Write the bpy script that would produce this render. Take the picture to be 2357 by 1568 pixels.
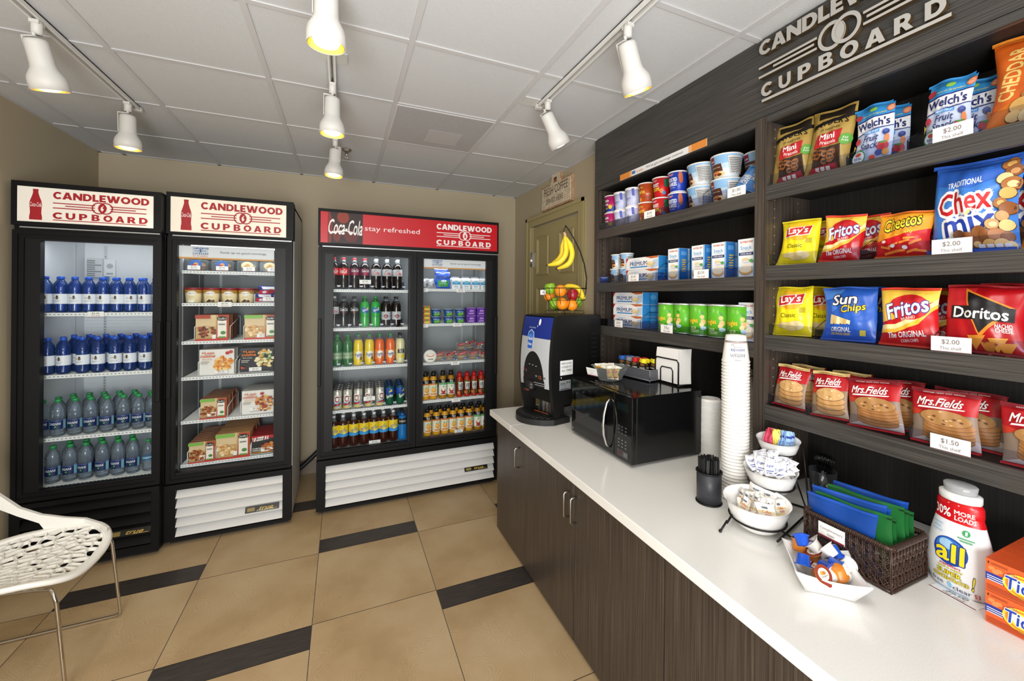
import bpy, math, random, bmesh
from mathutils import Vector, Matrix
from mathutils.geometry import tessellate_polygon
D = bpy.data
for o in list(D.objects): D.objects.remove(o)
SC = bpy.context.scene
COL = SC.collection
PI = math.pi
# ------------------------------------------------------------------ camera, world, light, exposure
cam_d = D.cameras.new('camera'); cam = D.objects.new('camera', cam_d); COL.objects.link(cam)
cam_d.sensor_width = 36.0; cam_d.lens = 945.6/2357*36.0
cam_d.shift_x = (1178.5-1203.6)/2357; cam_d.shift_y = (680.9-784)/2357
cam_d.clip_start = .05
CAM_YAW, CAM_ROLL = math.radians(23.66), .008
cam.matrix_world = Matrix.Translation((0, 0, 1.63)) @ Matrix.Rotation(-CAM_YAW, 4, 'Z') @ Matrix.Rotation(PI/2, 4, 'X') @ Matrix.Rotation(CAM_ROLL, 4, 'Z')
SC.camera = cam
W = D.worlds.new('world'); SC.world = W; W.use_nodes = True
W.node_tree.nodes['Background'].inputs[0].default_value = (.95, .97, 1.0, 1)
W.node_tree.nodes['Background'].inputs[1].default_value = .55
SC.view_settings.view_transform = 'Standard'; SC.view_settings.look = 'None'
SC.view_settings.exposure = -0.1; SC.view_settings.gamma = 1.0; SC.view_settings.use_curve_mapping = False
def area_light(name, loc, target, sx, sy, power, color=(1, 1, 1), spread=PI):
    l = D.lights.new(name, 'AREA'); l.shape = 'RECTANGLE'; l.size = sx; l.size_y = sy; l.energy = power; l.color = color; l.spread = spread
    o = D.objects.new(name, l); COL.objects.link(o); o.location = loc
    o.rotation_euler = (Vector(target)-Vector(loc)).to_track_quat('-Z', 'Y').to_euler(); return o
area_light('front_fill', (-.5, -1.7, 1.5), (.35, 3, 1.35), 2.2, 1.7, 60, (1, 1, 1))  # added soft fill behind the camera; no known lamp stands there
area_light('photographer_flash', (-.45, -.75, 1.5), (-.1, 3, 1.5), .5, .5, 37, (1, 1, 1))
area_light('ceiling_fill', (.1, -.7, .75), (.1, 1.5, 2.7), 1.6, 1.2, 30, (.98, .99, 1), 2.4)  # added low fill, aimed upward to brighten the ceiling
area_light('overhead_fill', (.1, .2, 2.66), (.1, .2, 0), 1.1, .5, 15, (1, .985, .96))  # added overhead fill, out of view; stands for no known fixture
try:
    SC.cycles.transparent_max_bounces = 24; SC.cycles.max_bounces = 8
except Exception: pass

# ------------------------------------------------------------------ materials
def lin(h):
    h = h.lstrip('#'); c = [int(h[i:i+2], 16)/255 for i in (0, 2, 4)]
    return tuple(x/12.92 if x <= .04045 else ((x+.055)/1.055)**2.4 for x in c)+(1,)
MC = {}
def M(hexc, rough=.45, metal=0, spec=.5, emit=0, coat=0):
    k = (hexc, rough, metal, spec, emit, coat)
    if k in MC: return MC[k]
    m = D.materials.new('surface_'+hexc.strip('#')); m.use_nodes = True; b = m.node_tree.nodes['Principled BSDF']
    b.inputs['Base Color'].default_value = lin(hexc); b.inputs['Roughness'].default_value = rough; b.inputs['Metallic'].default_value = metal
    b.inputs['Specular IOR Level'].default_value = spec; b.inputs['Coat Weight'].default_value = coat
    if emit: b.inputs['Emission Color'].default_value = lin(hexc); b.inputs['Emission Strength'].default_value = emit
    MC[k] = m; return m
def nodes(name):
    m = D.materials.new(name); m.use_nodes = True; nt = m.node_tree; b = nt.nodes['Principled BSDF']
    return m, nt, b, nt.nodes.new, nt.links.new
def clear(name, tint, dens, rough=.06, white=None, spec=.5):
    m, nt, b, N, L = nodes(name)
    t = N('ShaderNodeBsdfTransparent'); t.inputs[0].default_value = lin(tint)
    b.inputs['Base Color'].default_value = lin(white or tint); b.inputs['Roughness'].default_value = rough; b.inputs['Specular IOR Level'].default_value = spec
    lw = N('ShaderNodeLayerWeight'); lw.inputs[0].default_value = .25
    ma = N('ShaderNodeMath'); ma.operation = 'MULTIPLY_ADD'; ma.inputs[1].default_value = .6; ma.inputs[2].default_value = dens; ma.use_clamp = True
    L(lw.outputs['Facing'], ma.inputs[0])
    x = N('ShaderNodeMixShader'); L(ma.outputs[0], x.inputs[0]); L(t.outputs[0], x.inputs[1]); L(b.outputs[0], x.inputs[2])
    g = N('ShaderNodeBsdfGlossy'); g.inputs['Roughness'].default_value = max(rough, .06); fr = N('ShaderNodeFresnel'); fr.inputs[0].default_value = 1.45
    y = N('ShaderNodeMixShader'); L(fr.outputs[0], y.inputs[0]); L(x.outputs[0], y.inputs[1]); L(g.outputs[0], y.inputs[2])
    L(y.outputs[0], nt.nodes['Material Output'].inputs[0]); return m
def pane(name, tint='#ffffff', refl=1.0):
    m, nt, b, N, L = nodes(name)
    t = N('ShaderNodeBsdfTransparent'); t.inputs[0].default_value = lin(tint)
    g = N('ShaderNodeBsdfGlossy'); g.inputs['Roughness'].default_value = .01
    fr = N('ShaderNodeFresnel'); fr.inputs[0].default_value = 1.25
    ma = N('ShaderNodeMath'); ma.operation = 'MULTIPLY'; ma.inputs[1].default_value = refl; L(fr.outputs[0], ma.inputs[0])
    x = N('ShaderNodeMixShader'); L(ma.outputs[0], x.inputs[0]); L(t.outputs[0], x.inputs[1]); L(g.outputs[0], x.inputs[2])
    L(x.outputs[0], nt.nodes['Material Output'].inputs[0]); return m
def ramp(N, stops):
    r = N('ShaderNodeValToRGB'); e = r.color_ramp.elements
    while len(e) < len(stops): e.new(.5)
    for x, (p, c) in zip(e, stops): x.position = p; x.color = lin(c)
    return r
def wood(name, scale, stops, rough=.34):
    m, nt, b, N, L = nodes(name)
    g = N('ShaderNodeNewGeometry'); mp = N('ShaderNodeMapping'); mp.inputs['Scale'].default_value = scale; L(g.outputs['Position'], mp.inputs[0])
    n = N('ShaderNodeTexNoise'); n.inputs['Scale'].default_value = 1; n.inputs['Detail'].default_value = 5; n.inputs['Roughness'].default_value = .65; L(mp.outputs[0], n.inputs[0])
    r = ramp(N, stops); L(n.outputs[0], r.inputs[0]); L(r.outputs[0], b.inputs['Base Color'])
    b.inputs['Roughness'].default_value = rough
    bu = N('ShaderNodeBump'); bu.inputs['Strength'].default_value = .12; bu.inputs['Distance'].default_value = .002; L(n.outputs[0], bu.inputs['Height']); L(bu.outputs[0], b.inputs['Normal'])
    return m
WST = [(.3, '#292826'), (.45, '#3a3835'), (.58, '#4a4743'), (.72, '#5f5b55')]
WOOD_H = wood('laminate_horizontal_grain', (60, 2.2, 260), WST)
WOOD_V = wood('laminate_vertical_grain', (190, 190, 2.0), [(.3, '#2a2420'), (.45, '#3d352f'), (.58, '#4c433b'), (.72, '#615649')], .38)
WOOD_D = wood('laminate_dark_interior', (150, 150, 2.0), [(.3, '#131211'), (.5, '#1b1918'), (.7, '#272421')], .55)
def paint(name, h, ns=180, bump=.06, rough=.6, var=None):
    m, nt, b, N, L = nodes(name); b.inputs['Base Color'].default_value = lin(h); b.inputs['Roughness'].default_value = rough
    g = N('ShaderNodeNewGeometry'); n = N('ShaderNodeTexNoise'); n.inputs['Scale'].default_value = ns; n.inputs['Detail'].default_value = 3; L(g.outputs['Position'], n.inputs[0])
    bu = N('ShaderNodeBump'); bu.inputs['Strength'].default_value = bump*4; bu.inputs['Distance'].default_value = .0015; L(n.outputs[0], bu.inputs['Height']); L(bu.outputs[0], b.inputs['Normal'])
    if var:
        r = ramp(N, [(.35, var), (.65, h)]); L(n.outputs[0], r.inputs[0]); L(r.outputs[0], b.inputs['Base Color'])
    return m
WALL = paint('beige_wall_paint', '#bbad92', 260, .05, .62)
CEIL = paint('ceiling_tile', '#d3d5d6', 260, .2, .9, '#cbcdce')
QUARTZ = paint('white_quartz', '#f1f0ec', 420, 0, .18, '#e6e4de')
def floor_wood():
    m, nt, b, N, L = nodes('wood_look_tile')
    uv = N('ShaderNodeUVMap'); uv.uv_map = 'grain'
    nz = N('ShaderNodeTexNoise'); nz.inputs['Scale'].default_value = 3.5; nz.inputs['Detail'].default_value = 3; L(uv.outputs[0], nz.inputs[0])
    mx = N('ShaderNodeVectorMath'); mx.operation = 'MULTIPLY_ADD'; mx.inputs[1].default_value = (.3, .3, 0); L(nz.outputs['Color'], mx.inputs[0]); L(uv.outputs[0], mx.inputs[2])
    wv = N('ShaderNodeTexWave'); wv.wave_type = 'RINGS'; wv.rings_direction = 'SPHERICAL'; wv.inputs['Scale'].default_value = 34; wv.inputs['Distortion'].default_value = 1.4; wv.inputs['Detail'].default_value = 3; wv.inputs['Detail Scale'].default_value = 2
    L(mx.outputs[0], wv.inputs[0])
    n2 = N('ShaderNodeTexNoise'); n2.inputs['Scale'].default_value = 2.2; n2.inputs['Detail'].default_value = 4; L(uv.outputs[0], n2.inputs[0])
    r2 = ramp(N, [(.28, '#a58c66'), (.5, '#bda581'), (.72, '#c9b594')]); L(n2.outputs[0], r2.inputs[0])
    r1 = ramp(N, [(0, '#d6cab4'), (.5, '#e2d8c6'), (1, '#e9e0d0')]); L(wv.outputs['Fac'], r1.inputs[0])
    mc = N('ShaderNodeMix'); mc.data_type = 'RGBA'; mc.blend_type = 'MULTIPLY'; mc.inputs[0].default_value = .55
    L(r2.outputs[0], mc.inputs[6]); L(r1.outputs[0], mc.inputs[7]); L(mc.outputs[2], b.inputs['Base Color'])
    b.inputs['Roughness'].default_value = .38
    bu = N('ShaderNodeBump'); bu.inputs['Strength'].default_value = .15; bu.inputs['Distance'].default_value = .001; L(wv.outputs['Fac'], bu.inputs['Height']); L(bu.outputs[0], b.inputs['Normal'])
    return m
FLOORW = floor_wood()
FLOORD = wood('dark_plank_tile', (8, 120, 40), [(.3, '#2a2523'), (.5, '#37312e'), (.7, '#463f3a')], .42)
BLACK = M('#141414', .38); BLACKM = M('#1b1b1c', .5); CHROME = M('#d8d8d8', .18, 1); STEEL = M('#bdbdb8', .32, 1)
WHITE = M('#f0f0ee', .4); SHELFW = M('#eef0f0', .4); CARD = M('#f6f6f4', .5); GREYP = M('#a9a9a6', .45)
GLASS = pane('door_glass', '#f4f7f6', .35); ACRYL = pane('clear_acrylic', '#eceef6', .8)
MAROON = '#7d1b2c'

# ------------------------------------------------------------------ mesh builder
TXT = {}
def text_tris(s, bold=0.0, shear=0.0):
    k = (s, bold, shear)
    if k not in TXT:
        cu = D.curves.new('lettering', 'FONT'); cu.body = s; cu.offset = bold; cu.shear = shear; cu.resolution_u = 2; cu.dimensions = '2D'; cu.fill_mode = 'FRONT'
        o = D.objects.new('lettering', cu); me = D.meshes.new_from_object(o)
        v = [(p.co.x, p.co.y) for p in me.vertices]
        t = []
        for f in me.polygons:
            q = list(f.vertices)
            for i in range(1, len(q)-1): t.append((v[q[0]], v[q[i]], v[q[i+1]]))
        D.meshes.remove(me); D.objects.remove(o); D.curves.remove(cu)
        xs = [p[0] for x in t for p in x] or [0, 1]; ys = [p[1] for x in t for p in x] or [0, 1]
        TXT[k] = (t, min(xs), max(xs), min(ys), max(ys))
    return TXT[k]
def ell(cu, cv, a, b, n=24, rot=0):
    c, s = math.cos(rot), math.sin(rot)
    return [(cu+a*math.cos(2*PI*i/n)*c-b*math.sin(2*PI*i/n)*s, cv+a*math.cos(2*PI*i/n)*s+b*math.sin(2*PI*i/n)*c) for i in range(n)]
def rc(a, b, c, d): return [(a, b), (c, b), (c, d), (a, d)]

# heavy geometric capitals for the two-line logo: (outer outline, holes) in a unit-high box
def _arc(cx, cy, rx, ry, a0, a1, n=9): return [(cx+rx*math.cos(math.radians(a0+(a1-a0)*k/n)), cy+ry*math.sin(math.radians(a0+(a1-a0)*k/n))) for k in range(n+1)]
GLY = {'C': (_arc(.5, .5, .5, .51, 42, 318, 18)+_arc(.5, .5, .24, .27, 318, 42, 14), []), 'O': (_arc(.54, .5, .54, .51, 0, 345, 23), [_arc(.54, .5, .25, .27, 0, 345, 23)]),
 'D': ([(0, 0), (.42, 0)]+_arc(.42, .5, .52, .5, -85, 85, 12)+[(.42, 1), (0, 1)], [[(.28, .23), (.42, .23)]+_arc(.42, .5, .23, .27, -80, 80, 10)+[(.42, .77), (.28, .77)]]),
 'A': ([(0, 0), (.31, 0), (.37, .17), (.67, .17), (.73, 0), (1.04, 0), (.68, 1), (.36, 1)], [[(.44, .38), (.6, .38), (.52, .68)]]),
 'N': ([(0, 0), (.27, 0), (.27, .52), (.7, 0), (.97, 0), (.97, 1), (.7, 1), (.7, .48), (.27, 1), (0, 1)], []), 'L': ([(0, 0), (.68, 0), (.68, .25), (.29, .25), (.29, 1), (0, 1)], []),
 'E': ([(0, 0), (.7, 0), (.7, .23), (.29, .23), (.29, .39), (.64, .39), (.64, .61), (.29, .61), (.29, .77), (.7, .77), (.7, 1), (0, 1)], []),
 'W': ([(.3, 0), (.63, 0), (.76, .46), (.89, 0), (1.22, 0), (1.52, 1), (1.22, 1), (1.05, .4), (.91, 1), (.61, 1), (.47, .4), (.3, 1), (0, 1)], []),
 'U': ([(0, 1)]+_arc(.48, .42, .48, .43, 180, 360, 14)+[(.96, 1), (.68, 1)]+_arc(.48, .42, .2, .2, 360, 180, 10)+[(.28, 1)], []),
 'P': ([(0, 0), (.29, 0), (.29, .33), (.45, .33)]+_arc(.45, .665, .36, .335, -85, 85, 10)+[(.45, 1), (0, 1)], [[(.29, .54), (.42, .54)]+_arc(.42, .665, .11, .125, -80, 80, 6)+[(.42, .79), (.29, .79)]]),
 'B': ([(0, 0), (.48, 0)]+_arc(.48, .28, .38, .28, -85, 60, 8)+_arc(.46, .74, .34, .26, -50, 85, 8)+[(.46, 1), (0, 1)], [[(.29, .2), (.46, .2)]+_arc(.46, .3, .1, .1, -80, 80, 5)+[(.46, .4), (.29, .4)], [(.29, .6), (.44, .6)]+_arc(.44, .7, .09, .1, -80, 80, 5)+[(.44, .8), (.29, .8)]]),
 'R': ([(0, 0), (.29, 0), (.29, .34), (.38, .34), (.58, 0), (.93, 0), (.66, .4)]+_arc(.45, .69, .36, .31, -40, 85, 9)+[(.45, 1), (0, 1)], [[(.29, .55), (.42, .55)]+_arc(.42, .67, .11, .12, -80, 80, 6)+[(.42, .79), (.29, .79)]])}
GT_ = {}
def gtris(ch):
    if ch not in GT_:
        o, hs = GLY[ch]; P = o+[p for h in hs for p in h]; T = []
        for t in tessellate_polygon([[Vector((*p, 0)) for p in l] for l in [o]+hs]):
            a, b, c = (P[i] for i in t)
            if (b[0]-a[0])*(c[1]-a[1])-(c[0]-a[0])*(b[1]-a[1]) < 0: b, c = c, b
            T.append((a, b, c))
        GT_[ch] = (T, max(p[0] for p in o))
    return GT_[ch]
def heavy(s, u, v, w, h, gap=.07):
    """list of (char, tris) with the word centred on u,v and fitted to w x h"""
    adv = [gtris(c)[1] for c in s]; tot = sum(adv)+gap*(len(s)-1); k = w/tot; x = 0; out = []
    for c, a in zip(s, adv): out.append((c, [tuple((u-w/2+(x+p[0])*k, v-h/2+p[1]*h) for p in t) for t in gtris(c)[0]])); x += a+gap
    return out
class MB:
    def __init__(s): s.v = []; s.f = []; s.m = []; s.mats = []; s.sm = []
    def mi(s, m):
        if isinstance(m, str): m = M(m)
        if m not in s.mats: s.mats.append(m)
        return s.mats.index(m)
    def add(s, vs, fs, m, smooth=False):
        o = len(s.v); i = s.mi(m); s.v += [tuple(x) for x in vs]
        for f in fs: s.f.append(tuple(o+k for k in f)); s.m.append(i); s.sm.append(smooth)
        return s
    def box(s, x0, x1, y0, y1, z0, z1, m, bev=0):
        if bev:
            bm = bmesh.new(); bmesh.ops.create_cube(bm, size=1)
            for v in bm.verts: v.co = (x0+(v.co.x+.5)*(x1-x0), y0+(v.co.y+.5)*(y1-y0), z0+(v.co.z+.5)*(z1-z0))
            bmesh.ops.bevel(bm, geom=bm.edges[:], offset=bev, segments=2, affect='EDGES', profile=.5)
            bm.verts.index_update(); s.add([v.co[:] for v in bm.verts], [[v.index for v in f.verts] for f in bm.faces], m); bm.free(); return s
        V = [(x, y, z) for z in (z0, z1) for y in (y0, y1) for x in (x0, x1)]
        return s.add(V, [(0, 2, 3, 1), (4, 5, 7, 6), (0, 1, 5, 4), (2, 6, 7, 3), (0, 4, 6, 2), (1, 3, 7, 5)], m)
    def lathe(s, prof, m, n=20, cx=0, cy=0, sx=1, sy=1, smooth=True):
        V = []; F = []
        for r, z in prof:
            for i in range(n): a = 2*PI*i/n; V.append((cx+r*sx*math.sin(a), cy-r*sy*math.cos(a), z))
        for j in range(len(prof)-1):
            for i in range(n): k = (i+1) % n; F.append((j*n+i, j*n+k, (j+1)*n+k, (j+1)*n+i))
        if prof[0][0] > 1e-4: F.append(tuple(range(n-1, -1, -1)))
        if prof[-1][0] > 1e-4: F.append(tuple((len(prof)-1)*n+i for i in range(n)))
        return s.add(V, F, m, smooth)
    def tube(s, pts, r, m, n=8, closed=False):
        P = [Vector(p) for p in pts]; V = []; F = []; k = len(P); up = None
        for i, p in enumerate(P):
            t = (P[(i+1) % k]-P[i-1]) if closed else (P[min(i+1, k-1)]-P[max(i-1, 0)])
            t = t.normalized()
            if up is None: up = t.orthogonal().normalized()
            else:
                up = (up-t*up.dot(t)); up = up.normalized() if up.length > 1e-6 else t.orthogonal().normalized()
            w = t.cross(up); rr = r[i] if isinstance(r, (list, tuple)) else r
            for j in range(n): a = 2*PI*j/n; V.append(p+up*math.cos(a)*rr+w*math.sin(a)*rr)
        for i in range(k if closed else k-1):
            for j in range(n): a = i*n+j; b = i*n+(j+1) % n; c = ((i+1) % k)*n+(j+1) % n; d = ((i+1) % k)*n+j; F.append((a, b, c, d))
        if not closed: F.append(tuple(range(n-1, -1, -1))); F.append(tuple((k-1)*n+j for j in range(n)))
        return s.add(V, F, m, True)
    def grid(s, nu, nv, fn, m, smooth=True, flip=False):
        V = [fn(i/nu, j/nv) for j in range(nv+1) for i in range(nu+1)]; F = []
        for j in range(nv):
            for i in range(nu):
                a = j*(nu+1)+i; q = (a, a+1, a+nu+2, a+nu+1); F.append(q[::-1] if flip else q)
        return s.add(V, F, m, smooth)
    def sphere(s, c, r, m, n=16, k=10, sx=1, sy=1, sz=1):
        return s.lathe([(max(r*math.sin(PI*i/k), 1e-5), c[2]-r*sz*math.cos(PI*i/k)) for i in range(k+1)], m, n, c[0], c[1], sx, sy)
    def tris(s, T, mp, m, lift=0, maxe=None):
        V = []; F = []; ix = {}
        def vid(p):
            if p not in ix: ix[p] = len(V); V.append(mp(p[0], p[1], lift))
            return ix[p]
        st = list(T)
        while st:
            a, b, c = st.pop()
            if maxe:
                l = [math.dist(a, b), math.dist(b, c), math.dist(c, a)]; k = l.index(max(l))
                if l[k] > maxe:
                    a, b, c = [(a, b, c), (b, c, a), (c, a, b)][k]; h = ((a[0]+b[0])/2, (a[1]+b[1])/2); st += [(a, h, c), (h, b, c)]; continue
            F.append((vid(a), vid(b), vid(c)))
        return s.add(V, F, m, maxe is not None)
    def poly(s, P, mp, m, lift=0, maxe=None):
        ar = sum(P[i-1][0]*P[i][1]-P[i][0]*P[i-1][1] for i in range(len(P)))
        if ar < 0: P = P[::-1]
        t = tessellate_polygon([[Vector((x, y, 0)) for x, y in P]]); T = []
        for a, b, c in t:
            A, B, Cc = P[a], P[b], P[c]
            if (B[0]-A[0])*(Cc[1]-A[1])-(Cc[0]-A[0])*(B[1]-A[1]) < 0: B, Cc = Cc, B
            T.append((A, B, Cc))
        return s.tris(T, mp, m, lift, maxe)
    def text(s, st, u, v, w, h, mp, m, lift=0, maxe=None, b=.012, sh=0, rot=0, o=0, oc=None, arc=0):
        T, x0, x1, y0, y1 = text_tris(st, 0.0, sh); b = min(b*.55, .03)
        kx = w/max(x1-x0+2*b, 1e-6); ky = h/max(y1-y0+2*b, 1e-6); c, sn = math.cos(math.radians(rot)), math.sin(math.radians(rot))
        def tf(p, dx, dy):
            a = (p[0]+dx-(x0+x1)/2)*kx; q = (p[1]+dy-(y0+y1)/2)*ky
            if arc: q += arc*h*(1-(2*a/w)**2)
            return (u+a*c-q*sn, v+a*sn+q*c)
        dirs = lambda r, n: [(r*math.cos(2*PI*k/n), r*math.sin(2*PI*k/n)) for k in range(n)]
        if o:
            ro = b+o*.75
            for k, (dx, dy) in enumerate(dirs(ro, 10)+dirs(ro*.5, 5)): s.tris([tuple(tf(p, dx, dy) for p in t) for t in T], mp, oc, lift-.0003+.000015*k, maxe)
        for k, (dx, dy) in enumerate([(0, 0)] if b < .008 else dirs(b, 6)): s.tris([tuple(tf(p, dx, dy) for p in t) for t in T], mp, m, lift+.000015*k, maxe)
        return s
    def deco(s, ops, mp, Wd, H, maxe=None, lift=.0006, step=.00035):
        """artwork: u -0.5..0.5 across, v 0..1 up"""
        for k, op in enumerate(ops):
            l = lift+step*k; t = op[0]
            if t == 'r': s.poly(rc(op[1]*Wd, op[2]*H, op[3]*Wd, op[4]*H), mp, op[5], l, maxe)
            elif t == 'e': s.poly(ell(op[1]*Wd, op[2]*H, op[3]*Wd, op[4]*H, op[6] if len(op) > 6 else 20), mp, op[5], l, maxe)
            elif t == 'p': s.poly([(x*Wd, y*H) for x, y in op[1]], mp, op[2], l, maxe)
            elif t == 'h':
                for c, T in heavy(op[1], op[2]*Wd, op[3]*H, op[4]*Wd, op[5]*H, op[7] if len(op) > 7 else .07): s.tris(T, mp, op[6], l, maxe)
            elif t == 't': s.text(op[1], op[2]*Wd, op[3]*H, op[4]*Wd, op[5]*H, mp, op[6], l, maxe, **(op[7] if len(op) > 7 else {}))
        return s
    def xf(s, mat, a=0):
        s.v[a:] = [tuple(mat @ Vector(p)) for p in s.v[a:]]; return s
    def build(s, name, parent=None):
        me = D.meshes.new(name); me.from_pydata(s.v, [], s.f)
        for m in s.mats: me.materials.append(m)
        me.polygons.foreach_set('material_index', s.m); me.polygons.foreach_set('use_smooth', s.sm); me.update()
        o = D.objects.new(name, me); COL.objects.link(o)
        if parent: o.parent = parent
        return o
def flat(d):       # artwork on the front (-Y) face at depth d
    return lambda u, v, l: (u, -d-l, v)
def cyl(rf):       # artwork wrapped round a vertical axis; rf(v) radius
    def f(u, v, l):
        r = rf(v) if callable(rf) else rf
        return ((r+l)*math.sin(u/r), -(r+l)*math.cos(u/r), v)
    return f
# ------------------------------------------------------------------ scene objects
def tag(o, label=None, cat=None, group=None, kind=None):
    if label: o['label'] = label
    if cat: o['category'] = cat
    if group: o['group'] = group
    if kind: o['kind'] = kind
    return o
def empty(name, loc=(0, 0, 0), rz=0):
    o = D.objects.new(name, None); COL.objects.link(o); o.location = loc; o.rotation_euler = (0, 0, rz); o.empty_display_size = .02; return o
def copy_tree(o, parent=None):
    c = o.copy(); COL.objects.link(c)
    if parent: c.parent = parent
    for ch in o.children: copy_tree(ch, c)
    return c
class Kind:
    """a kind of product: built once, later placed as copies with copies of its parts"""
    def __init__(s, cat, build): s.cat, s.b, s.p = cat, build, None
    def put(s, label, loc, rz=0, group=None, rx=0, ry=0):
        if s.p is None: o = s.p = s.b()
        else: o = copy_tree(s.p)
        for k in ('label', 'group'):
            if k in o: del o[k]
        o.location = loc; o.rotation_euler = (rx, ry, rz); return tag(o, label, s.cat, group)
ORD = 'first second third fourth fifth sixth seventh eighth ninth tenth eleventh twelfth'.split()
def nth(i, n): return 'leftmost' if i == 0 else 'rightmost' if i == n-1 else ORD[i]+' from left'
EAST = -PI/2       # things on the right-hand shelves face the aisle (-X)
rnd = random.Random(7)

# ------------------------------------------------------------------ the room
def struct(o): return tag(o, kind='structure')
ZC, XL, XR, YB = 2.712, -1.725, 1.74, 4.2
b = MB(); b.box(-1.9, 2.2, -2.2, 4.35, -.06, -.004, M('#57534d', .8))
fl = b; UV = {}
XS = [-1.962+.6115*i for i in range(7)]
NB = len(fl.f)
for c in range(6):
    ybar = (2.876 if c % 2 else 2.113)
    y = ybar-1.372*4
    while y < 4.2:
        for (a, d, m) in ((0, .149, FLOORD), (.149, .761, FLOORW), (.761, 1.372, FLOORW)):
            g = .0016; r0 = rnd.uniform(0, 6.28); ox, oy = rnd.uniform(-.15, .45), rnd.uniform(-.1, .5)
            x0, x1, y0, y1 = XS[c]+g, XS[c+1]-g, y+a+g, y+d-g
            i0 = len(fl.f); fl.add([(x0, y0, 0), (x1, y0, 0), (x1, y1, 0), (x0, y1, 0)], [(0, 1, 2, 3)], m)
            UV[i0] = [(math.cos(r0)*(px-ox)-math.sin(r0)*(py-oy), math.sin(r0)*(px-ox)+math.cos(r0)*(py-oy)) for px, py in ((0, 0), (x1-x0, 0), (x1-x0, y1-y0), (0, y1-y0))]
        y += 1.372
floor = struct(fl.build('floor'))
uvl = floor.data.uv_layers.new(name='grain')
for p in floor.data.polygons:
    if p.index in UV:
        for li, q in zip(p.loop_indices, UV[p.index]): uvl.data[li].uv = q
struct(MB().box(-1.9, 2.2, -2.2, 4.35, ZC, ZC+.05, CEIL).build('ceiling'))
b = MB(); GR = M('#c9c9c9', .6)
for i in range(-1, 7):
    x = -1.5683+.61*i
    if XL < x < 1.75: b.box(x-.012, x+.012, -2.2, YB, ZC-.006, ZC-.0005, GR)
for j in range(-7, 5):
    y = 1.798+.61*j
    if y > -2.2: b.box(XL, XR, y-.012, y+.012, ZC-.005, ZC-.0005, GR)
b.box(XL, XL+.02, -2.2, YB, ZC-.006, ZC-.0005, GR); b.box(XL, XR, YB-.02, YB, ZC-.006, ZC-.0005, GR); b.box(XR-.02, XR, 2.42, YB, ZC-.006, ZC-.0005, GR)
tag(struct(b.build('trim_1')), 'white suspended ceiling grid bars')
struct(MB().box(XL-.1, XL, -2.2, YB+.1, 0, ZC, WALL).build('wall_left'))
struct(MB().box(XL, XR+.1, YB, YB+.1, 0, ZC, WALL).build('wall_back'))
b = MB()                                          # right wall round the doorway, and the alcove behind the shelving
DY0, DY1, DZ = 2.835, 3.755, 2.315
b.box(XR, XR+.1, 2.42, DY0, 0, ZC, WALL); b.box(XR, XR+.1, DY1, YB, 0, ZC, WALL); b.box(XR, XR+.1, DY0, DY1, DZ, ZC, WALL); b.box(XR+.1, 2.0, 2.42, 2.46, 0, ZC, WALL); b.box(1.93, 2.0, -2.2, 2.42, 0, ZC, WALL)
struct(b.build('wall_right'))
b = MB(); b.box(XL, XL+.012, -2.2, YB, 0, .1, M('#8b8274', .5)); struct(b.build('baseboard_left'))
b = MB(); b.box(XL, XR, YB-.012, YB, 0, .12, M('#8f8373', .5)); struct(b.build('baseboard_back'))
# olive bifold door
OLIVE = M('#aea172', .45)
dr = struct(empty('door_1', (XR, 0, 0))); tag(dr, 'olive green panelled double closet door under coffee plaque')
b = MB()
for y0, y1, z0, z1 in ((DY0-.09, DY0, 0, DZ+.09), (DY1, DY1+.09, 0, DZ+.09), (DY0, DY1, DZ, DZ+.09)):
    b.box(-.022, .004, y0, y1, z0, z1, OLIVE)
for y0, y1, z0, z1 in ((DY0-.09, DY0-.06, 0, DZ+.09), (DY1+.06, DY1+.09, 0, DZ+.09), (DY0-.09, DY1+.09, DZ+.06, DZ+.09)):
    b.box(-.032, -.02, y0, y1, z0, z1, OLIVE)
b.build('casing', dr)
ym = (DY0+DY1)/2
for y0, y1 in ((DY0+.004, ym-.002), (ym+.002, DY1-.004)):
    b = MB(); b.box(.012, .04, y0, y1, .02, DZ-.012, OLIVE)
    for z0, z1 in ((.25, .95), (1.05, 1.72), (1.83, 2.2)):
        a, c = y0+.1, y1-.1
        b.add([(.006, a, z0), (.006, c, z0), (.006, c, z1), (.006, a, z1), (-.004, a+.012, z0+.012), (-.004, c-.012, z0+.012), (-.004, c-.012, z1-.012), (-.004, a+.012, z1-.012), (.0115, a+.035, z0+.035), (.0115, c-.035, z0+.035), (.0115, c-.035, z1-.035), (.0115, a+.035, z1-.035)],
              [(0, 1, 5, 4), (1, 2, 6, 5), (2, 3, 7, 6), (3, 0, 4, 7), (4, 5, 9, 8), (5, 6, 10, 9), (6, 7, 11, 10), (7, 4, 8, 11)], OLIVE)
    o = b.build('door_panel', dr)
for y, z in ((DY0+.005, 2.02), (DY1-.005, 1.99)):
    b = MB(); b.lathe([(.008, z-.07), (.008, z+.07)], CHROME, 10, -.012, y); b.box(-.008, .01, y-.02, y+.02, z-.07, z+.07, CHROME); tag(b.build('hinge', dr), 'chrome hinge')
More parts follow.
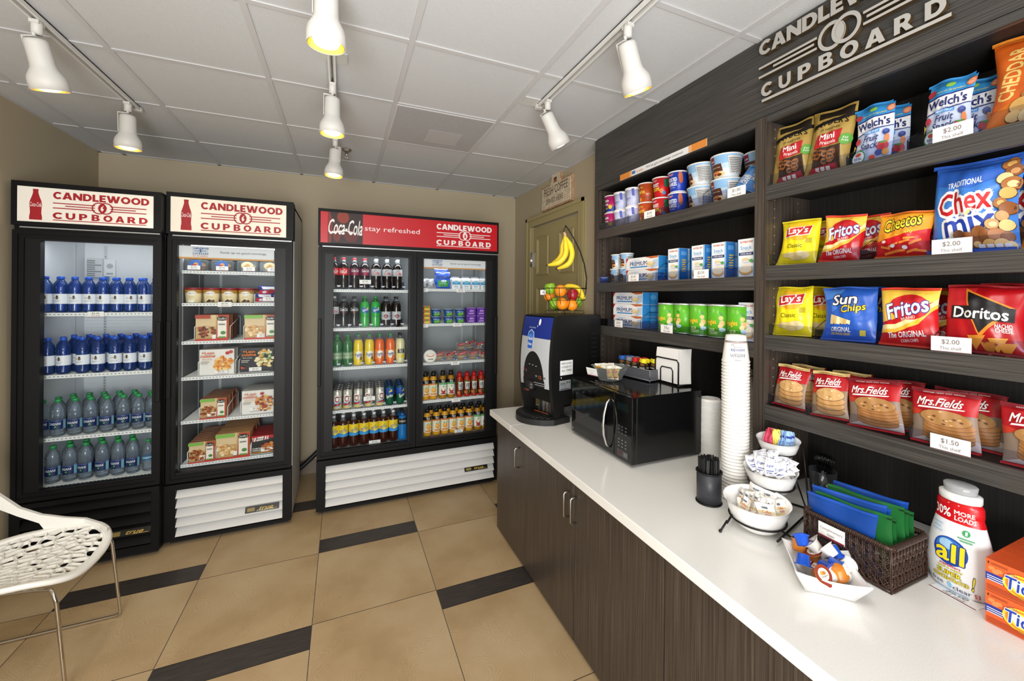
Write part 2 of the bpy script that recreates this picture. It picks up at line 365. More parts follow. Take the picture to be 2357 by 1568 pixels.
# ------------------------------------------------------------------ cupboard logo artwork (flat)
def logo(c, x0, y0, w, h, b=.045):
    """artwork ops for the two-line logo with interlocked rings; x0,y0 lower left in artwork units"""
    X = lambda u: x0+u*w; Y = lambda v: y0+v*h
    ops = [('h', 'CANDLEWOOD', X(.5), Y(.87), w, h*.25, c), ('r', X(0), Y(0), X(.97), Y(.028), c)]
    cw = w/8.6
    for k, ch in enumerate('CUPBOARD'): ops.append(('h', ch, X(.045)+k*w*.1275, Y(.17), cw*(.72 if ch in 'PB' else .82), h*.225, c))
    for a, v in ((0, .60), (.12, .515), (0, .43)):
        ops += [('r', X(a), Y(v-.016), X(.42), Y(v+.016), c), ('r', X(.58), Y(v-.016), X(.97-(.97*.12 if a else 0)), Y(v+.016), c)]
    for s_ in (-1, 1):
        pts = []; cx, cy, a, bb = X(.5+.035*s_), Y(.515), w*.078, h*.21
        n = 28
        for k in range(n): 
            t0, t1 = 2*PI*k/n, 2*PI*(k+1)/n
            ops.append(('p', [(cx+a*math.cos(t0), cy+bb*math.sin(t0)), (cx+a*math.cos(t1), cy+bb*math.sin(t1)), (cx+a*.83*math.cos(t1), cy+bb*.83*math.sin(t1)), (cx+a*.83*math.cos(t0), cy+bb*.83*math.sin(t0))], c))
    ops.append(('p', [(X(.5+.043*math.sin(PI*t)), Y(.33+.37*t)) for t in (0, .15, .3, .5, .7, .85, 1)]+[(X(.5-.043*math.sin(PI*t)), Y(.33+.37*t)) for t in (.85, .7, .5, .3, .15)], c))
    return ops
FLAME = lambda bg, x0, y0, w, h: [('p', [(x0+w*u, y0+h*v) for u, v in ((.5, .4), (.52, .47), (.505, .53), (.52, .62), (.49, .55), (.485, .47))], bg)]
def mini_logo(x0, y0, w, h): return logo('#2f5b9a', x0, y0+h*.2, w, h*.8, .05)+[('t', 'for breakfast', x0+w*.5, y0+h*.06, w*.95, h*.15, '#d8853a', {'b': .01, 'sh': .3})]
COKE_SIL = [(-.5, 0), (.5, 0), (.5, .1), (.44, .22), (.46, .38), (.5, .5), (.44, .62), (.3, .76), (.22, .86), (.2, .93), (.22, .94), (.22, 1), (-.22, 1), (-.22, .94), (-.2, .93), (-.22, .86), (-.3, .76), (-.44, .62), (-.5, .5), (-.46, .38), (-.44, .22), (-.5, .1)]
def price(text, sub='This shelf', w=.055, h=.028, stripe=True, tilt=0):
    def f():
        b = MB(); b.box(-w/2, w/2, -.0008, .0008, 0, h, CARD)
        ops = [('t', text, 0, .66, .45, .34, '#857a74', {'b': .03}), ('t', sub, 0, .28, .55, .2, '#8f8580', {'b': .016})]
        if stripe: ops.append(('r', -.5, 0, .5, .07, MAROON))
        return b.deco(ops, flat(.0009), w, h, None, .0003, .0002).build('price_tag')
    return Kind('price tag', f)
PK = {}
def price_at(text, label, loc, rz=0, w=.055, h=.028, sub='This shelf', rx=0, group=None):
    k = (text, w, h, sub)
    if k not in PK: PK[k] = price(text, sub, w, h)
    return PK[k].put(label, loc, rz, group, rx)

# ------------------------------------------------------------------ display refrigerators
def sign_panel(x0, x1, z0, z1, ops, bg, parent, emit):
    w, h = x1-x0, z1-z0; b = MB(); b.box(-w/2, w/2, 0, .006, 0, h, M(bg, .3, emit=emit))
    mp = lambda u, v, l: (u, -l, v)
    b.deco(ops, mp, w, h, None, .0008, .00012); b.xf(Matrix.Translation(((x0+x1)/2, -.012, z0))); return b.build('sign_panel', parent)
def fridge(name, label, x0, x1, yf, ztop, doors, shelves, side, grille_m, slat_z, badge, sign, header_z, sign_x, liner='#e6e9ec'):
    root = tag(empty(name, ((x0+x1)/2, yf, 0)), label, 'display fridge'); cx = (x0+x1)/2; X = lambda x: x-cx
    a, e, dep = X(x0), X(x1), .66
    LIN = M(liner, .45)
    b = MB()
    b.box(a, a+.03, .06, dep, .03, ztop-.02, side); b.box(e-.03, e, .06, dep, .03, ztop-.02, side); b.box(a, e, dep-.03, dep, .03, ztop-.02, side); b.box(a, e, .06, dep, ztop-.035, ztop-.01, side)
    b.box(a+.02, e-.02, .03, dep, .02, .36, side); b.build('cabinet', root)
    b = MB(); i0, i1 = a+.032, e-.032
    b.box(i0, i0+.01, .1, dep-.035, .44, 1.99, LIN); b.box(i1-.01, i1, .1, dep-.035, .44, 1.99, LIN); b.box(i0, i1, dep-.05, dep-.034, .44, 1.99, LIN); b.box(i0, i1, .1, dep-.035, 1.98, 1.995, LIN); b.box(i0, i1, .06, dep-.035, .42, .44, LIN)
    for x in (i0+.0105, i1-.0105):
        for y in (.15, dep-.16): b.box(x-.001, x+.001, y-.008, y+.008, .46, 1.96, M('#cfd3d6', .5))
    for x in (i0+.12, i1-.12):
        b.box(x-.008, x+.008, dep-.053, dep-.05, .46, 1.96, M('#cfd3d6', .5))
        for k in range(70): b.box(x-.002, x+.002, dep-.0535, dep-.0528, .5+k*.02, .508+k*.02, M('#55585c', .6))
    b.build('inner_liner', root)
    # header with backlit sign
    hz0, hz1 = header_z; sx0, sx1, sz0, sz1 = sign_x; b = MB(); fr = M('#0d0d0e', .48, 0, .22)
    b.box(a, e, .02, .1, hz0, ztop, fr); b.box(a, e, -.014, .02, sz1, ztop, fr); b.box(a, e, -.014, .02, hz0, sz0, fr); b.box(a, X(sx0), -.014, .02, sz0, sz1, fr); b.box(X(sx1), e, -.014, .02, sz0, sz1, fr)
    hd = b.build('header', root)
    sign_panel(X(sx0), X(sx1), sz0, sz1, sign[1], sign[0], hd, sign[2])
    b = MB(); b.box(a+.005, e-.005, .005, .06, hz0-.03, hz0, M('#0c0c0d', .48, 0, .22)); b.box(a+.03, e-.01, -.004, .004, hz0-.012, hz0-.005, M('#b9bbbb', .3, .6)); b.build('hinge_bar', root)
    # doors: frame, pane, handle
    for d in doors:
        dx0, dx1, dz0, dz1, ox0, ox1, oz0, oz1, hs = d
        dx0, dx1, ox0, ox1 = X(dx0), X(dx1), X(ox0), X(ox1); b = MB()
        def fr4(p, q, r, t, P, Q, R, T, y0, y1, m):
            b.box(p, P, y0, y1, r, t, m); b.box(Q, q, y0, y1, r, t, m); b.box(P, Q, y0, y1, r, R, m); b.box(P, Q, y0, y1, T, t, m)
        g = .022; DK = M('#0c0c0d', .48, 0, .22)
        fr4(dx0, dx1, dz0, dz1, dx0+g, dx1-g, dz0+g, dz1-g, -.004, .05, DK)
        fr4(dx0+g, dx1-g, dz0+g, dz1-g, dx0+2*g, dx1-2*g, dz0+2*g, dz1-2*g, .004, .05, M('#0d0d0e', .48, 0, .22))
        fr4(dx0+2*g, dx1-2*g, dz0+2*g, dz1-2*g, ox0, ox1, oz0, oz1, .012, .05, M('#0f0f10', .46, 0, .32))
        df = b.build('door', root)
        b = MB(); b.add([(ox0-.004, .03, oz0-.004), (ox1+.004, .03, oz0-.004), (ox1+.004, .03, oz1+.004), (ox0-.004, .03, oz1+.004)], [(0, 1, 2, 3)], GLASS); tag(b.build('glass_pane', df), 'clear glass door pane')
        b = MB(); hx = dx1-.012 if hs > 0 else dx0+.012
        b.box(hx-.012, hx+.012, -.016, -.004, .95, 1.45, M('#0d0d0e', .48, 0, .22), .004); b.build('handle', df)
    # wire shelves with white price rail
    for z, s0, s1 in shelves:
        s0, s1 = X(s0), X(s1); b = MB()
        b.box(s0, s1, .095, .101, z-.022, z-.001, SHELFW)
        n = int((s1-s0)/.018)
        for k in range(n): xx = s0+.006+k*(s1-s0)/n; b.box(xx, xx+.009, .0945, .0952, z-.013, z-.009, M('#6b7075', .6))
        for k in range(26): yy = .11+k*.0185; b.box(s0, s1, yy, yy+.004, z-.008, z-.003, SHELFW)
        for xx in (s0, (s0+s1)/2, s1-.006): b.box(xx, xx+.006, .1, .6, z-.016, z-.008, SHELFW)
        b.build('wire_shelf', root)
    # kick frame and louvres
    b = MB(); gz0, gz1, gx0, gx1 = slat_z; gx0, gx1 = X(gx0), X(gx1); KF = M('#0d0d0e', .48, 0, .22)
    top = min(d[2] for d in doors)-.008
    b.box(gx0, gx1, .04, .044, gz0, gz1, M('#0a0a0a', .9)); b.box(a, gx0, -.012, .05, .03, top, KF); b.box(gx1, e, -.012, .05, .03, top, KF); b.box(gx0, gx1, -.012, .05, gz1, top, KF); b.box(gx0, gx1, -.012, .05, .03, gz0, KF); b.box(gx0, gx1, .045, .05, gz0, gz1, M('#151515', .7)); b.box(a+.02, e-.02, .03, dep-.05, 0, .03, M('#111111', .6))
    gr = b.build('kick_frame', root); h = (gz1-gz0)/5
    b = MB()
    for k in range(5):
        z = gz0+k*h; b.add([(gx0, -.018, z+.011), (gx1, -.018, z+.011), (gx1, .026, z+h*.99), (gx0, .026, z+h*.99), (gx0, .029, z+h*.99), (gx1, .029, z+h*.99), (gx1, -.01, z+.006), (gx0, -.01, z+.006)], [(0, 1, 2, 3), (3, 2, 5, 4), (0, 3, 4, 7), (1, 6, 5, 2), (0, 7, 6, 1)], grille_m)
    b.build('louvre_grille', root)
    bx, bz, bw, bh, t2 = badge; b = MB(); b.box(-bw/2, bw/2, -.02, -.012, 0, bh, M('#17130b', .35))
    b.deco([('t', 'true', .12, .5, .42, .5, '#c9a94f', {'b': .03, 'sh': .4}), ('r', .05, .2, .45, .26, '#c9a94f'), ('r', -.44, .2, -.22, .8, '#8c7a3c')]+([('t', 'FREEZER', .1, .18, .5, .22, '#d8cfa8')] if t2 else []), flat(.0205), bw, bh)
    b.xf(Matrix.Translation((X(bx), 0, bz)) @ Matrix.Rotation(-.5, 4, 'X')); b.build('badge', root)
    b = MB(); b.lathe([(.012, i0+.06), (.012, i1-.06)], M('#ffffff', emit=1.2), 10, 0, 0); b.xf(Matrix.Translation((0, .13, 1.955)) @ Matrix.Rotation(PI/2, 4, 'Y')); b.build('light_tube', root)
    l = area_light('cooler_light', (cx, yf+.11, 1.93), (cx, yf+.3, .9), (x1-x0)*.8, .05, 1.1*(x1-x0)/.66, (.93, .96, 1)); l.parent = root; l.matrix_parent_inverse = Matrix.Translation(root.location).inverted()
    return root
BLK = M('#0d0d0e', .48, 0, .22); LGREY = M('#c4c2bb', .45); WLOUV = M('#d9d9d6', .42)
RED = '#a81420'
def one_door_ops(): return [('p', [(-.375+.088*x, .06+.88*y) for x, y in COKE_SIL], RED), ('t', 'Coca-Cola', -.375, .5, .08, .13, '#f2e4e0', {'sh': .35, 'b': .02})]+logo(RED, -.255, .07, .72, .84)+FLAME('#f4efe2', -.255, .07, .72, .84)
fridge('display_fridge', 'black single-door glass fridge full of bottled water beside left wall', -1.70, -1.0385, 3.26, 2.255,
       [(-1.70, -1.04, .435, 1.98, -1.592, -1.083, .487, 1.926, 1)], [(1.507, -1.655, -1.08), (1.136, -1.655, -1.08), (.762, -1.655, -1.08), (.484, -1.655, -1.08)],
       BLK, M('#0c0c0d', .48, 0, .22), (.075, .4, -1.657, -1.078), (-1.18, .14, .2, .04, False), ('#e9e3d6', one_door_ops(), .18), (2.005, 2.255), (-1.676, -1.077, 2.028, 2.226))
fridge('display_fridge', 'single-door glass freezer of boxed meals with white louvred base', -1.037, -.326, 3.33, 2.278,
       [(-1.033, -.33, .4, 1.996, -.987, -.44, .459, 1.95, -1)], [(1.783, -.985, -.43), (1.564, -.985, -.43), (1.306, -.985, -.43), (1.065, -.985, -.43), (.772, -.985, -.43), (.482, -.985, -.43)],
       LGREY, WLOUV, (.048, .356, -.978, -.379), (-.50, .122, .2, .038, True), ('#ece2cf', one_door_ops(), .22), (2.01, 2.278), (-1.015, -.369, 2.025, 2.25), '#85898c')
dbl = [('r', -.465, 0, -.29, 1, '#2a0d08'), ('p', [(-.462, .0), (-.45, .0), (-.44, .7), (-.455, 1), (-.465, 1)], '#7d1710'), ('e', -.39, .85, .03, .2, '#8a2c0c'), ('e', -.35, .25, .035, .2, '#5c1409'), ('e', -.42, .3, .02, .25, '#6d1a0b'), ('t', 'Coca-Cola', -.377, .53, .17, .5, '#f4f0ee', {'sh': .35, 'b': .02}), ('p', [(-.45, .3), (-.38, .4), (-.30, .32), (-.38, .44), (-.44, .37)], '#f4f0ee'),
       ('t', 'stay refreshed', -.13, .52, .3, .22, '#f6eeee', {'b': .012})]+logo('#f6efee', .118, .09, .345, .8)+FLAME('#b3121c', .118, .09, .345, .8)
fridge('display_fridge', 'wide double-door glass fridge with red lit sign and white louvres', -.170, 1.236, 3.37, 2.262,
       [(-.168, .541, .408, 1.977, -.066, .482, .457, 1.926, -1), (.545, 1.234, .408, 1.977, .6, 1.136, .457, 1.927, 1)],
       [(1.669, -.115, .52), (1.368, -.115, .52), (1.067, -.115, .52), (.735, -.115, .52), (.44, -.115, .52), (1.684, .56, 1.185), (1.390, .56, 1.185), (1.065, .56, 1.185), (.747, .56, 1.185), (.441, .56, 1.185)],
       M('#d9d8d4', .45), WLOUV, (.047, .357, -.108, 1.209), (1.05, .135, .2, .034, False), ('#b3121c', dbl, .25), (1.993, 2.262), (-.154, 1.223, 2.011, 2.24), '#a9adb0')
# header strip cards inside two doors
def strip_card(x0, x1, y, z0, z1, label):
    w, h = x1-x0, z1-z0; b = MB(); b.box(-w/2, w/2, -.001, .001, 0, h, M('#e9ebef', .5))
    b.deco([('r', -.5, 0, .5, .13, '#d99a4a')]+mini_logo(-.36, .2, .16, .7)+[('t', 'Stock up on good mornings.', .17, .55, .5, .22, '#6d7178', {'b': .012})], flat(.001), w, h, None, .0004, .0001)
    o = b.build('header_card'); o.location = ((x0+x1)/2, y, z0); tag(o, label, 'card')
strip_card(-.99, -.448, 3.375, 1.857, 1.943, 'white breakfast header card at top of the freezer door')
strip_card(.597, 1.139, 3.415, 1.85, 1.928, 'white breakfast header card at top of right fridge door')
# spec stickers in the water fridge
b = MB(); b.box(0, .085, 0, .001, 0, .15, M('#d4d6d8', .5))
b.deco([('r', .02, .05+.1*k, .02+(.5 if k % 3 else .9), .1+.1*k, '#8b8f94') for k in range(9)], lambda u, v, l: (u, -l, v), .085, .15); o = b.build('spec_sticker'); o.location = (-1.645, 3.8615, 1.72); tag(o, 'grey printed spec sticker on water fridge back wall', 'sticker')
b = MB(); b.box(0, .06, 0, .001, 0, .12, M('#eceeef', .5)); b.deco([('e', .5, .6, .3, .15, '#b9bdc2'), ('r', .2, .1, .8, .2, '#aab0b8'), ('r', .05, -.35, .45, -.02, '#3d86c8')], lambda u, v, l: (u, -l, v), .06, .12)
o = b.build('diagram_sticker'); o.location = (-1.552, 3.8615, 1.745); tag(o, 'white diagram sticker with blue tab in water fridge', 'sticker')

# ------------------------------------------------------------------ bottles, cans
BLUEPET = clear('blue_bottle_plastic', '#a3c0ee', .13, .06, '#3a68bc', .8); CLEARPET = clear('clear_bottle_plastic', '#eef3f8', .1, .04, '#c3d3e4', .7)
GREENPET = clear('green_bottle_plastic', '#2fae4a', .5, .1, '#0d8a2c')
def water_bottle(body, cap, label_bg, ops, z0, z1, r=.032, h=.22, name='water_bottle'):
    def f():
        root = empty(name); b = MB(); s = h/.22; q = r/.032
        P = [(.024, 0), (.030, .004), (.032, .013), (.0293, .021), (.032, .031), (.0293, .041), (.032, .051), (.031, .06), (.031, .12), (.032, .127), (.0293, .135), (.032, .144), (.0315, .152), (.028, .172), (.018, .19), (.0125, .198), (.0125, .206)]
        b.lathe([(a*q, c*s) for a, c in P], body, 18); b.build('body', root)
        b = MB(); b.lathe([(.0145*q, .2*s), (.0145*q, .216*s), (.0135*q, .2175*s), (.0, .2175*s)], M(cap, .4), 14); b.build('cap', root)
        b = MB(); R = .0324*q; b.lathe([(R, z0), (R, z1)], M(label_bg, .45), 24); b.f.pop(); b.f.pop(); b.m = b.m[:-2]; b.sm = b.sm[:-2]
        b.deco(ops, (lambda m: lambda u, v, l: m(u, v+z0, l))(cyl(R)), .06, z1-z0, .012); b.build('label', root); return root
    return Kind('water bottle', f)
KW = water_bottle(BLUEPET, '#2f62d6', '#e9eef6', [('t', 'invivo', -.05, .62, .5, .2, '#7a7f88'), ('e', .05, .72, .08, .13, '#4a3a2a'), ('e', .05, .55, .09, .1, '#7b5b33'), ('r', -.3, .3, .3, .33, '#aab2c0'), ('r', -.3, .22, .2, .25, '#aab2c0')], .052, .112)
KD = water_bottle(CLEARPET, '#2f9b56', '#16295c', [('t', 'DASANI', 0, .6, .85, .26, '#e8eef8', {'b': .03, 'sh': .1}), ('p', [(-.05, .2), (.12, .2), (.1, .42), (.0, .36)], '#5fae3a'), ('r', .6, 0, .85, 1, '#7fb6c8'), ('r', -.8, .9, .8, .96, '#5c6fb0')], .045, .1, .034, .222)
KDs = water_bottle(CLEARPET, '#2f9b56', '#1d6f9c', [('t', 'DASANI', 0, .55, .85, .4, '#e8eef8', {'b': .03})], .07, .1, .03, .2)
def rows(kind, xs, z, y0, dy, n, lab, grp, dz=0, stagger=0, skip=None, rz0=.35):
    for j in range(n):
        XX = xs[j] if isinstance(xs[0], (list, tuple)) else xs
        for i, x in enumerate(XX):
            k = kind[i] if isinstance(kind, (list, tuple)) else kind
            kk, nm = k if isinstance(k, tuple) else (k, lab)
            rw = 'front row' if j == 0 else ORD[j]+' row'
            kk.put(nm.format(n=nth(i, len(XX)), r=rw), (x+(stagger if j % 2 else 0)+rnd.uniform(-.002, .002), y0+dy*j, z), rnd.uniform(-rz0, rz0), grp)
T1 = 'blue water bottle with blank white label, {n}, {r}, {s} of water fridge'
w1 = [-1.631, -1.563, -1.5, -1.433, -1.37, -1.304, -1.24, -1.171, -1.108]; w2 = [-1.621, -1.548, -1.464, -1.39, -1.312, -1.238, -1.165]
w3 = [-1.639, -1.571, -1.496, -1.423, -1.349, -1.269, -1.194, -1.125]; w4 = [-1.592, -1.515, -1.445, -1.365, -1.291, -1.218]
f = lambda s: 'blue-capped water bottle, {n}, {r}, '+s+' of water fridge'
rows(KW, [w1[:-1], [x+.028 for x in w1[:-1]]], 1.507, 3.40, .075, 2, f('top shelf'), 'blue water bottles on the top shelf')
rows(KW, [w2, [x+.035 for x in w2], [x-.02 for x in w2[1:]], [x+.02 for x in w2]], 1.136, 3.40, .075, 4, f('second shelf'), 'blue water bottles on the second shelf')
g = lambda s: 'green-capped clear water bottle, {n}, {r}, '+s+' of water fridge'
rows(KD, [w3, [x+.036 for x in w3[:-1]], [x+.0 for x in w3[1:6]]], .762, 3.40, .076, 3, g('third shelf'), 'green-capped water bottles on the third shelf')
rows(KD, [w4, [x+.04 for x in w4[:-1]]], .484, 3.40, .078, 2, g('bottom shelf'), 'green-capped water bottles on the bottom shelf')
KDs.put('smaller clear water bottle with high blue band at right end of bottom shelf', (-1.148, 3.41, .484), .1)
price_at('$2.40', 'white price tag hanging on top shelf rail of water fridge', (-1.385, 3.352, 1.478), 0, .075, .034)
def soda(name, body, cap, z0, z1, bg, ops, liquid=None, r=.036, h=.247, cat='soda bottle', n=18, capr=.0135):
    def f():
        root = empty(name); b = MB(); s = h/.247; q = r/.036
        P = [(.02, 0), (.031, .003), (.036, .016), (.0345, .03), (.036, .05), (.034, .075), (.0335, .09), (.036, .105), (.036, .165), (.033, .185), (.024, .206), (.0145, .222), (.013, .232)]
        P = [(a*q, c*s) for a, c in P]
        if liquid:
            k = [i for i, p in enumerate(P) if p[1] <= .21*s]; b.lathe(P[:len(k)], M(liquid, .12, spec=.6), n); b.lathe(P[len(k)-1:], body, n)
        else: b.lathe(P, body, n)
        b.build('body', root)
        b = MB(); b.lathe([(capr, .23*s), (capr, .245*s), (capr*.9, .247*s), (0, .247*s)], M(cap, .4), 12); b.build('cap', root)
        R = max(a for a, c in P if z0 <= c <= z1)+.0005; b = MB(); b.lathe([(R, z0), (R, z1)], M(bg, .35), 24); b.f = b.f[:-2]; b.m = b.m[:-2]; b.sm = b.sm[:-2]
        b.deco(ops, (lambda m: lambda u, v, l: m(u, v+z0, l))(cyl(R)), .066, z1-z0, .012); b.build('label', root); return root
    return Kind(cat, f)
COLA = M('#160b08', .1, spec=.6); DARKCAP = clear('empty_neck', '#d9dde0', .3, .05, '#8f979e'); PETN = DARKCAP
script = {'sh': .35, 'b': .022}
wave = [('p', [(-.42, .18), (-.1, .3), (.2, .2), (.42, .3), (.2, .26), (-.1, .36)], '#f4f4f4')]
K_coke = soda('cola_bottle', PETN, '#c8202a', .11, .165, '#d01822', [('t', 'Coca-Cola', 0, .58, .86, .5, '#ffffff', script)]+wave, '#160b08')
K_cherry = soda('cherry_cola_bottle', PETN, '#c8202a', .11, .165, '#6d1242', [('t', 'Coca-Cola', 0, .68, .84, .42, '#ffffff', script), ('e', .12, .25, .12, .22, '#c22a4a'), ('e', -.1, .2, .1, .2, '#a01a3a')], '#160b08')
K_diet = soda('diet_cola_bottle', PETN, '#e8e8ea', .11, .165, '#c9cbd0', [('t', 'Diet', -.1, .8, .3, .22, '#333338', script), ('t', 'Coke', 0, .42, .74, .5, '#c0182a', {'sh': .1, 'b': .03}), ('r', -1.0, .05, 1.0, .12, '#8a8d94')], '#160b08')
K_zero = soda('black_label_cola_bottle', PETN, '#3a3a3c', .11, .165, '#141416', [('t', 'Coca-Cola', 0, .62, .86, .45, '#ffffff', script), ('t', 'zero', 0, .22, .3, .2, '#d02028')], '#120a08')
K_sprite = soda('lemon_lime_bottle', GREENPET, '#2f9a48', .11, .165, '#169a50', [('p', [(-.5, .2), (.4, .1), (.5, .8), (-.4, .9)], '#2a64b0'), ('t', 'Sprite', 0, .5, .7, .42, '#ffffff', {'sh': .2, 'b': .03, 'rot': 14}), ('e', .28, .78, .1, .14, '#f2d83a')], '#2fae46')
K_dp = soda('diet_pepper_soda_bottle', PETN, '#2a2a2c', .06, .125, '#c6cad0', [('e', 0, .42, .24, .28, '#8f1424'), ('t', 'Dr', 0, .52, .2, .16, '#ffffff', script), ('t', 'Diet', 0, .85, .3, .14, '#5a5f68'), ('t', 'Pepper', 0, .34, .36, .14, '#ffffff', script)], '#170c0a')
K_ginger = soda('ginger_ale_bottle', GREENPET, '#3f9a58', .055, .12, '#8fae86', [('r', -1, .85, 1, 1, '#1f6b3a'), ('t', 'Ginger', 0, .6, .6, .2, '#e8e6c8', {'b': .02}), ('t', 'ALE', 0, .34, .4, .18, '#e8e6c8', {'b': .02}), ('r', -1, .0, 1, .1, '#1f6b3a')], '#1d6a30')
fanta = lambda bg, fr: [('e', .02, .55, .42, .42, '#f6f2e6'), ('t', 'Fanta', 0, .58, .74, .44, '#1c2f86', {'b': .03, 'rot': 12, 'o': .02, 'oc': '#ffffff'}), ('e', .28, .2, .16, .2, fr)]
K_pine = soda('pineapple_soda_bottle', PETN, '#3f9a58', .045, .12, '#f3d62a', fanta('', '#8a5a1a'), '#efd11c')
K_orange = soda('orange_soda_bottle', PETN, '#3f9a58', .045, .12, '#f08a24', fanta('', '#e06a10'), '#ec6a14')
K_lemon = soda('lemonade_bottle', PETN, '#2c2c2c', .045, .125, '#e8e2a2', [('r', -.42, .55, .42, .95, '#161616'), ('t', 'Minute', 0, .84, .5, .15, '#ffffff', {'b': .02}), ('t', 'Maid', 0, .66, .4, .15, '#ffffff', {'b': .02}), ('e', .2, .2, .18, .2, '#f3cf2c'), ('e', -.2, .25, .16, .18, '#f3dc5c')], '#e6e0b0')
K_tea = soda('iced_tea_bottle', PETN, '#e9ebee', .085, .175, '#2a7fd0', [('p', [(-.9, .35), (.9, .25), (.9, 1), (-.9, 1)], '#f0d22e'), ('e', .1, .4, .22, .18, '#f6e05a'), ('p', [(-.6, .0), (.6, .0), (.6, .28), (0, .2), (-.6, .34)], '#3a9ae0'), ('t', 'NESTEA', 0, .5, .78, .22, '#1b2f7a', {'b': .03, 'sh': .15, 'rot': 8, 'o': .02, 'oc': '#ffffff'}), ('p', [(-.02, .62), (.25, .9), (.12, .66)], '#3f9a3a')], '#3a1208')
K_sport = soda('sports_drink_bottle', clear('sports_blue', '#2f8fe0', .6, .1, '#1470c8'), '#1c1c1e', .13, .18, '#1a1a1c', [('t', 'POWERADE', 0, .5, .8, .3, '#e8e8e8', {'b': .02})], '#1c78c4', h=.235, cat='drink bottle', capr=.015)
d1 = [-.063, .004, .082, .159, .244, .328, .410]
c2 = lambda nm, k: (k, nm)
s1 = 'top shelf of left door'
def prow(kinds, xs, z, y, shelf, back=1, dy=.078):
    for j in range(1+back):
        for i, (x, (k, nm)) in enumerate(zip(xs, kinds)):
            k.put('{} {}, {} {}, double fridge'.format(nm, nth(i, len(xs)), 'front row' if j == 0 else 'second row', shelf), (x+rnd.uniform(-.002, .002), y+dy*j, z), rnd.uniform(-.12, .12), ('front row on the ' if j == 0 else 'back row on the ')+shelf)
A_, B_, C_, D_, E_ = 'red-label cola bottle', 'purple-label cherry cola bottle', 'silver-label diet cola bottle', 'black-label cola bottle', 'green lemon-lime bottle'
prow([(K_coke, A_)]*2+[(K_cherry, B_)]*2+[(K_diet, C_)]*3, d1, 1.669, 3.503, 'top left shelf')
prow([(K_diet, C_)]+[(K_zero, D_)]*2+[(K_sprite, E_)]*2+[(K_dp, 'silver low-label dark soda bottle')]*2, [-.061, .008, .083, .161, .243, .323, .404], 1.368, 3.503, 'second left shelf')
prow([(K_ginger, 'dark green ginger ale bottle')]*2+[(K_pine, 'yellow pineapple soda bottle')]*2+[(K_orange, 'orange soda bottle')]*2+[(K_lemon, 'pale yellow lemonade bottle')], [-.036, .04, .116, .197, .276, .358, .437], 1.067, 3.503, 'third left shelf')
prow([(K_tea, 'iced tea bottle with yellow-blue label')]*7+[(K_sport, 'bright blue sports drink bottle')], [-.058, .010, .086, .161, .235, .311, .384, .457], .44, 3.503, 'bottom left shelf')
def can(bg, ops, top='#c9cbce'):
    def f():
        root = empty('drink_can'); b = MB(); R = .0325
        b.lathe([(.022, 0), (.027, .003), (R, .012), (R, .138), (.028, .15)], M(bg, .25, .35), 20); b.deco(ops, cyl(R), .062, .14, .014); b.build('body', root)
        b = MB(); b.lathe([(.0275, .149), (.0275, .1545), (.026, .155), (.0245, .151), (0, .151)], M(top, .25, .9), 18); b.box(-.006, .006, -.012, .006, .1515, .1525, M(top, .3, .9)); b.build('lid', root); return root
    return Kind('drink can', f)
K_dcan = can('#d7d3c8', [('r', -1.2, .05, 1.2, .2, '#d9c77a'), ('p', [(-.4, .22), (.3, .28), (.42, .4), (-.35, .34)], '#b01826'), ('e', 0, .6, .4, .26, '#f2f0ea'), ('t', 'Cl', 0, .6, .5, .34, '#b01826', {'b': .04}), ('p', [(-.5, .3), (.5, .42), (.5, .46), (-.5, .36)], '#7fb4d8')])
K_scan = can('#1d6a4c', [('r', -1.6, .62, 1.6, 1.0, '#1f4ea8'), ('p', [(-.1, .75), (.3, .95), (.4, .8)], '#e8d23a'), ('t', 'Sprite', 0, .52, .9, .24, '#ffffff', {'b': .03, 'sh': .2, 'rot': 12})], '#3f63b0')
cx_ = [-.033, .04, .117, .197, .279, .356, .437]
for j in range(4):
    for i, x in enumerate(cx_):
        k = K_scan if i > 4 else K_dcan; nm = 'blue-green soda can' if i > 4 else 'silver red-letter diet soda can'
        k.put('{} {}, {}, can shelf of double fridge'.format(nm, nth(i, 7), 'front row' if j == 0 else ORD[j]+' row'), (x+.004*j, 3.50+.072*j, .735), rnd.uniform(-.5, .5), 'soda cans on the fourth left shelf')
# clear plastic glides in front of the soda rows
def glide(x0, x1, z, zs, label):
    b = MB(); 
    b.tube([(x0, 3.462, z+zs), (x1, 3.462, z+zs)], .0022, ACRYL, 6); b.box(x0, x1, 3.461, 3.463, z+.001, z+.012, ACRYL)
    n = 7
    for k in range(n+1): x = x0+(x1-x0)*k/n; b.box(x-.001, x+.001, 3.462, 3.8, z+.001, z+zs*.75, ACRYL); b.add([(x-.015, 3.46, z+.03), (x+.015, 3.46, z+.03), (x+.008, 3.46, z+.018), (x-.008, 3.46, z+.018)], [(0, 1, 2, 3)], M('#b9bfc9', .3))
    tag(b.build('bottle_glide'), label, 'shelf divider')
glide(-.11, .455, 1.669, .085, 'clear plastic bottle glide on top left shelf of double fridge')
glide(-.11, .445, 1.368, .09, 'clear plastic bottle glide on second left shelf of double fridge')
glide(-.11, .475, 1.067, .09, 'clear plastic bottle glide on third left shelf of double fridge')
glide(-.11, .475, .735, .1, 'clear plastic glide before the cans in double fridge')
price_at('$2.00', 'white price tag in front of the cherry cola bottles', (.16, 3.455, 1.71), 0, .085, .035)
price_at('$1.80', 'white price tag in front of the diet soda cans', (.197, 3.455, .79), 0, .085, .035)
price_at('$2.50', 'white price tag below the iced tea bottles', (.24, 3.455, .444), 0, .085, .03)
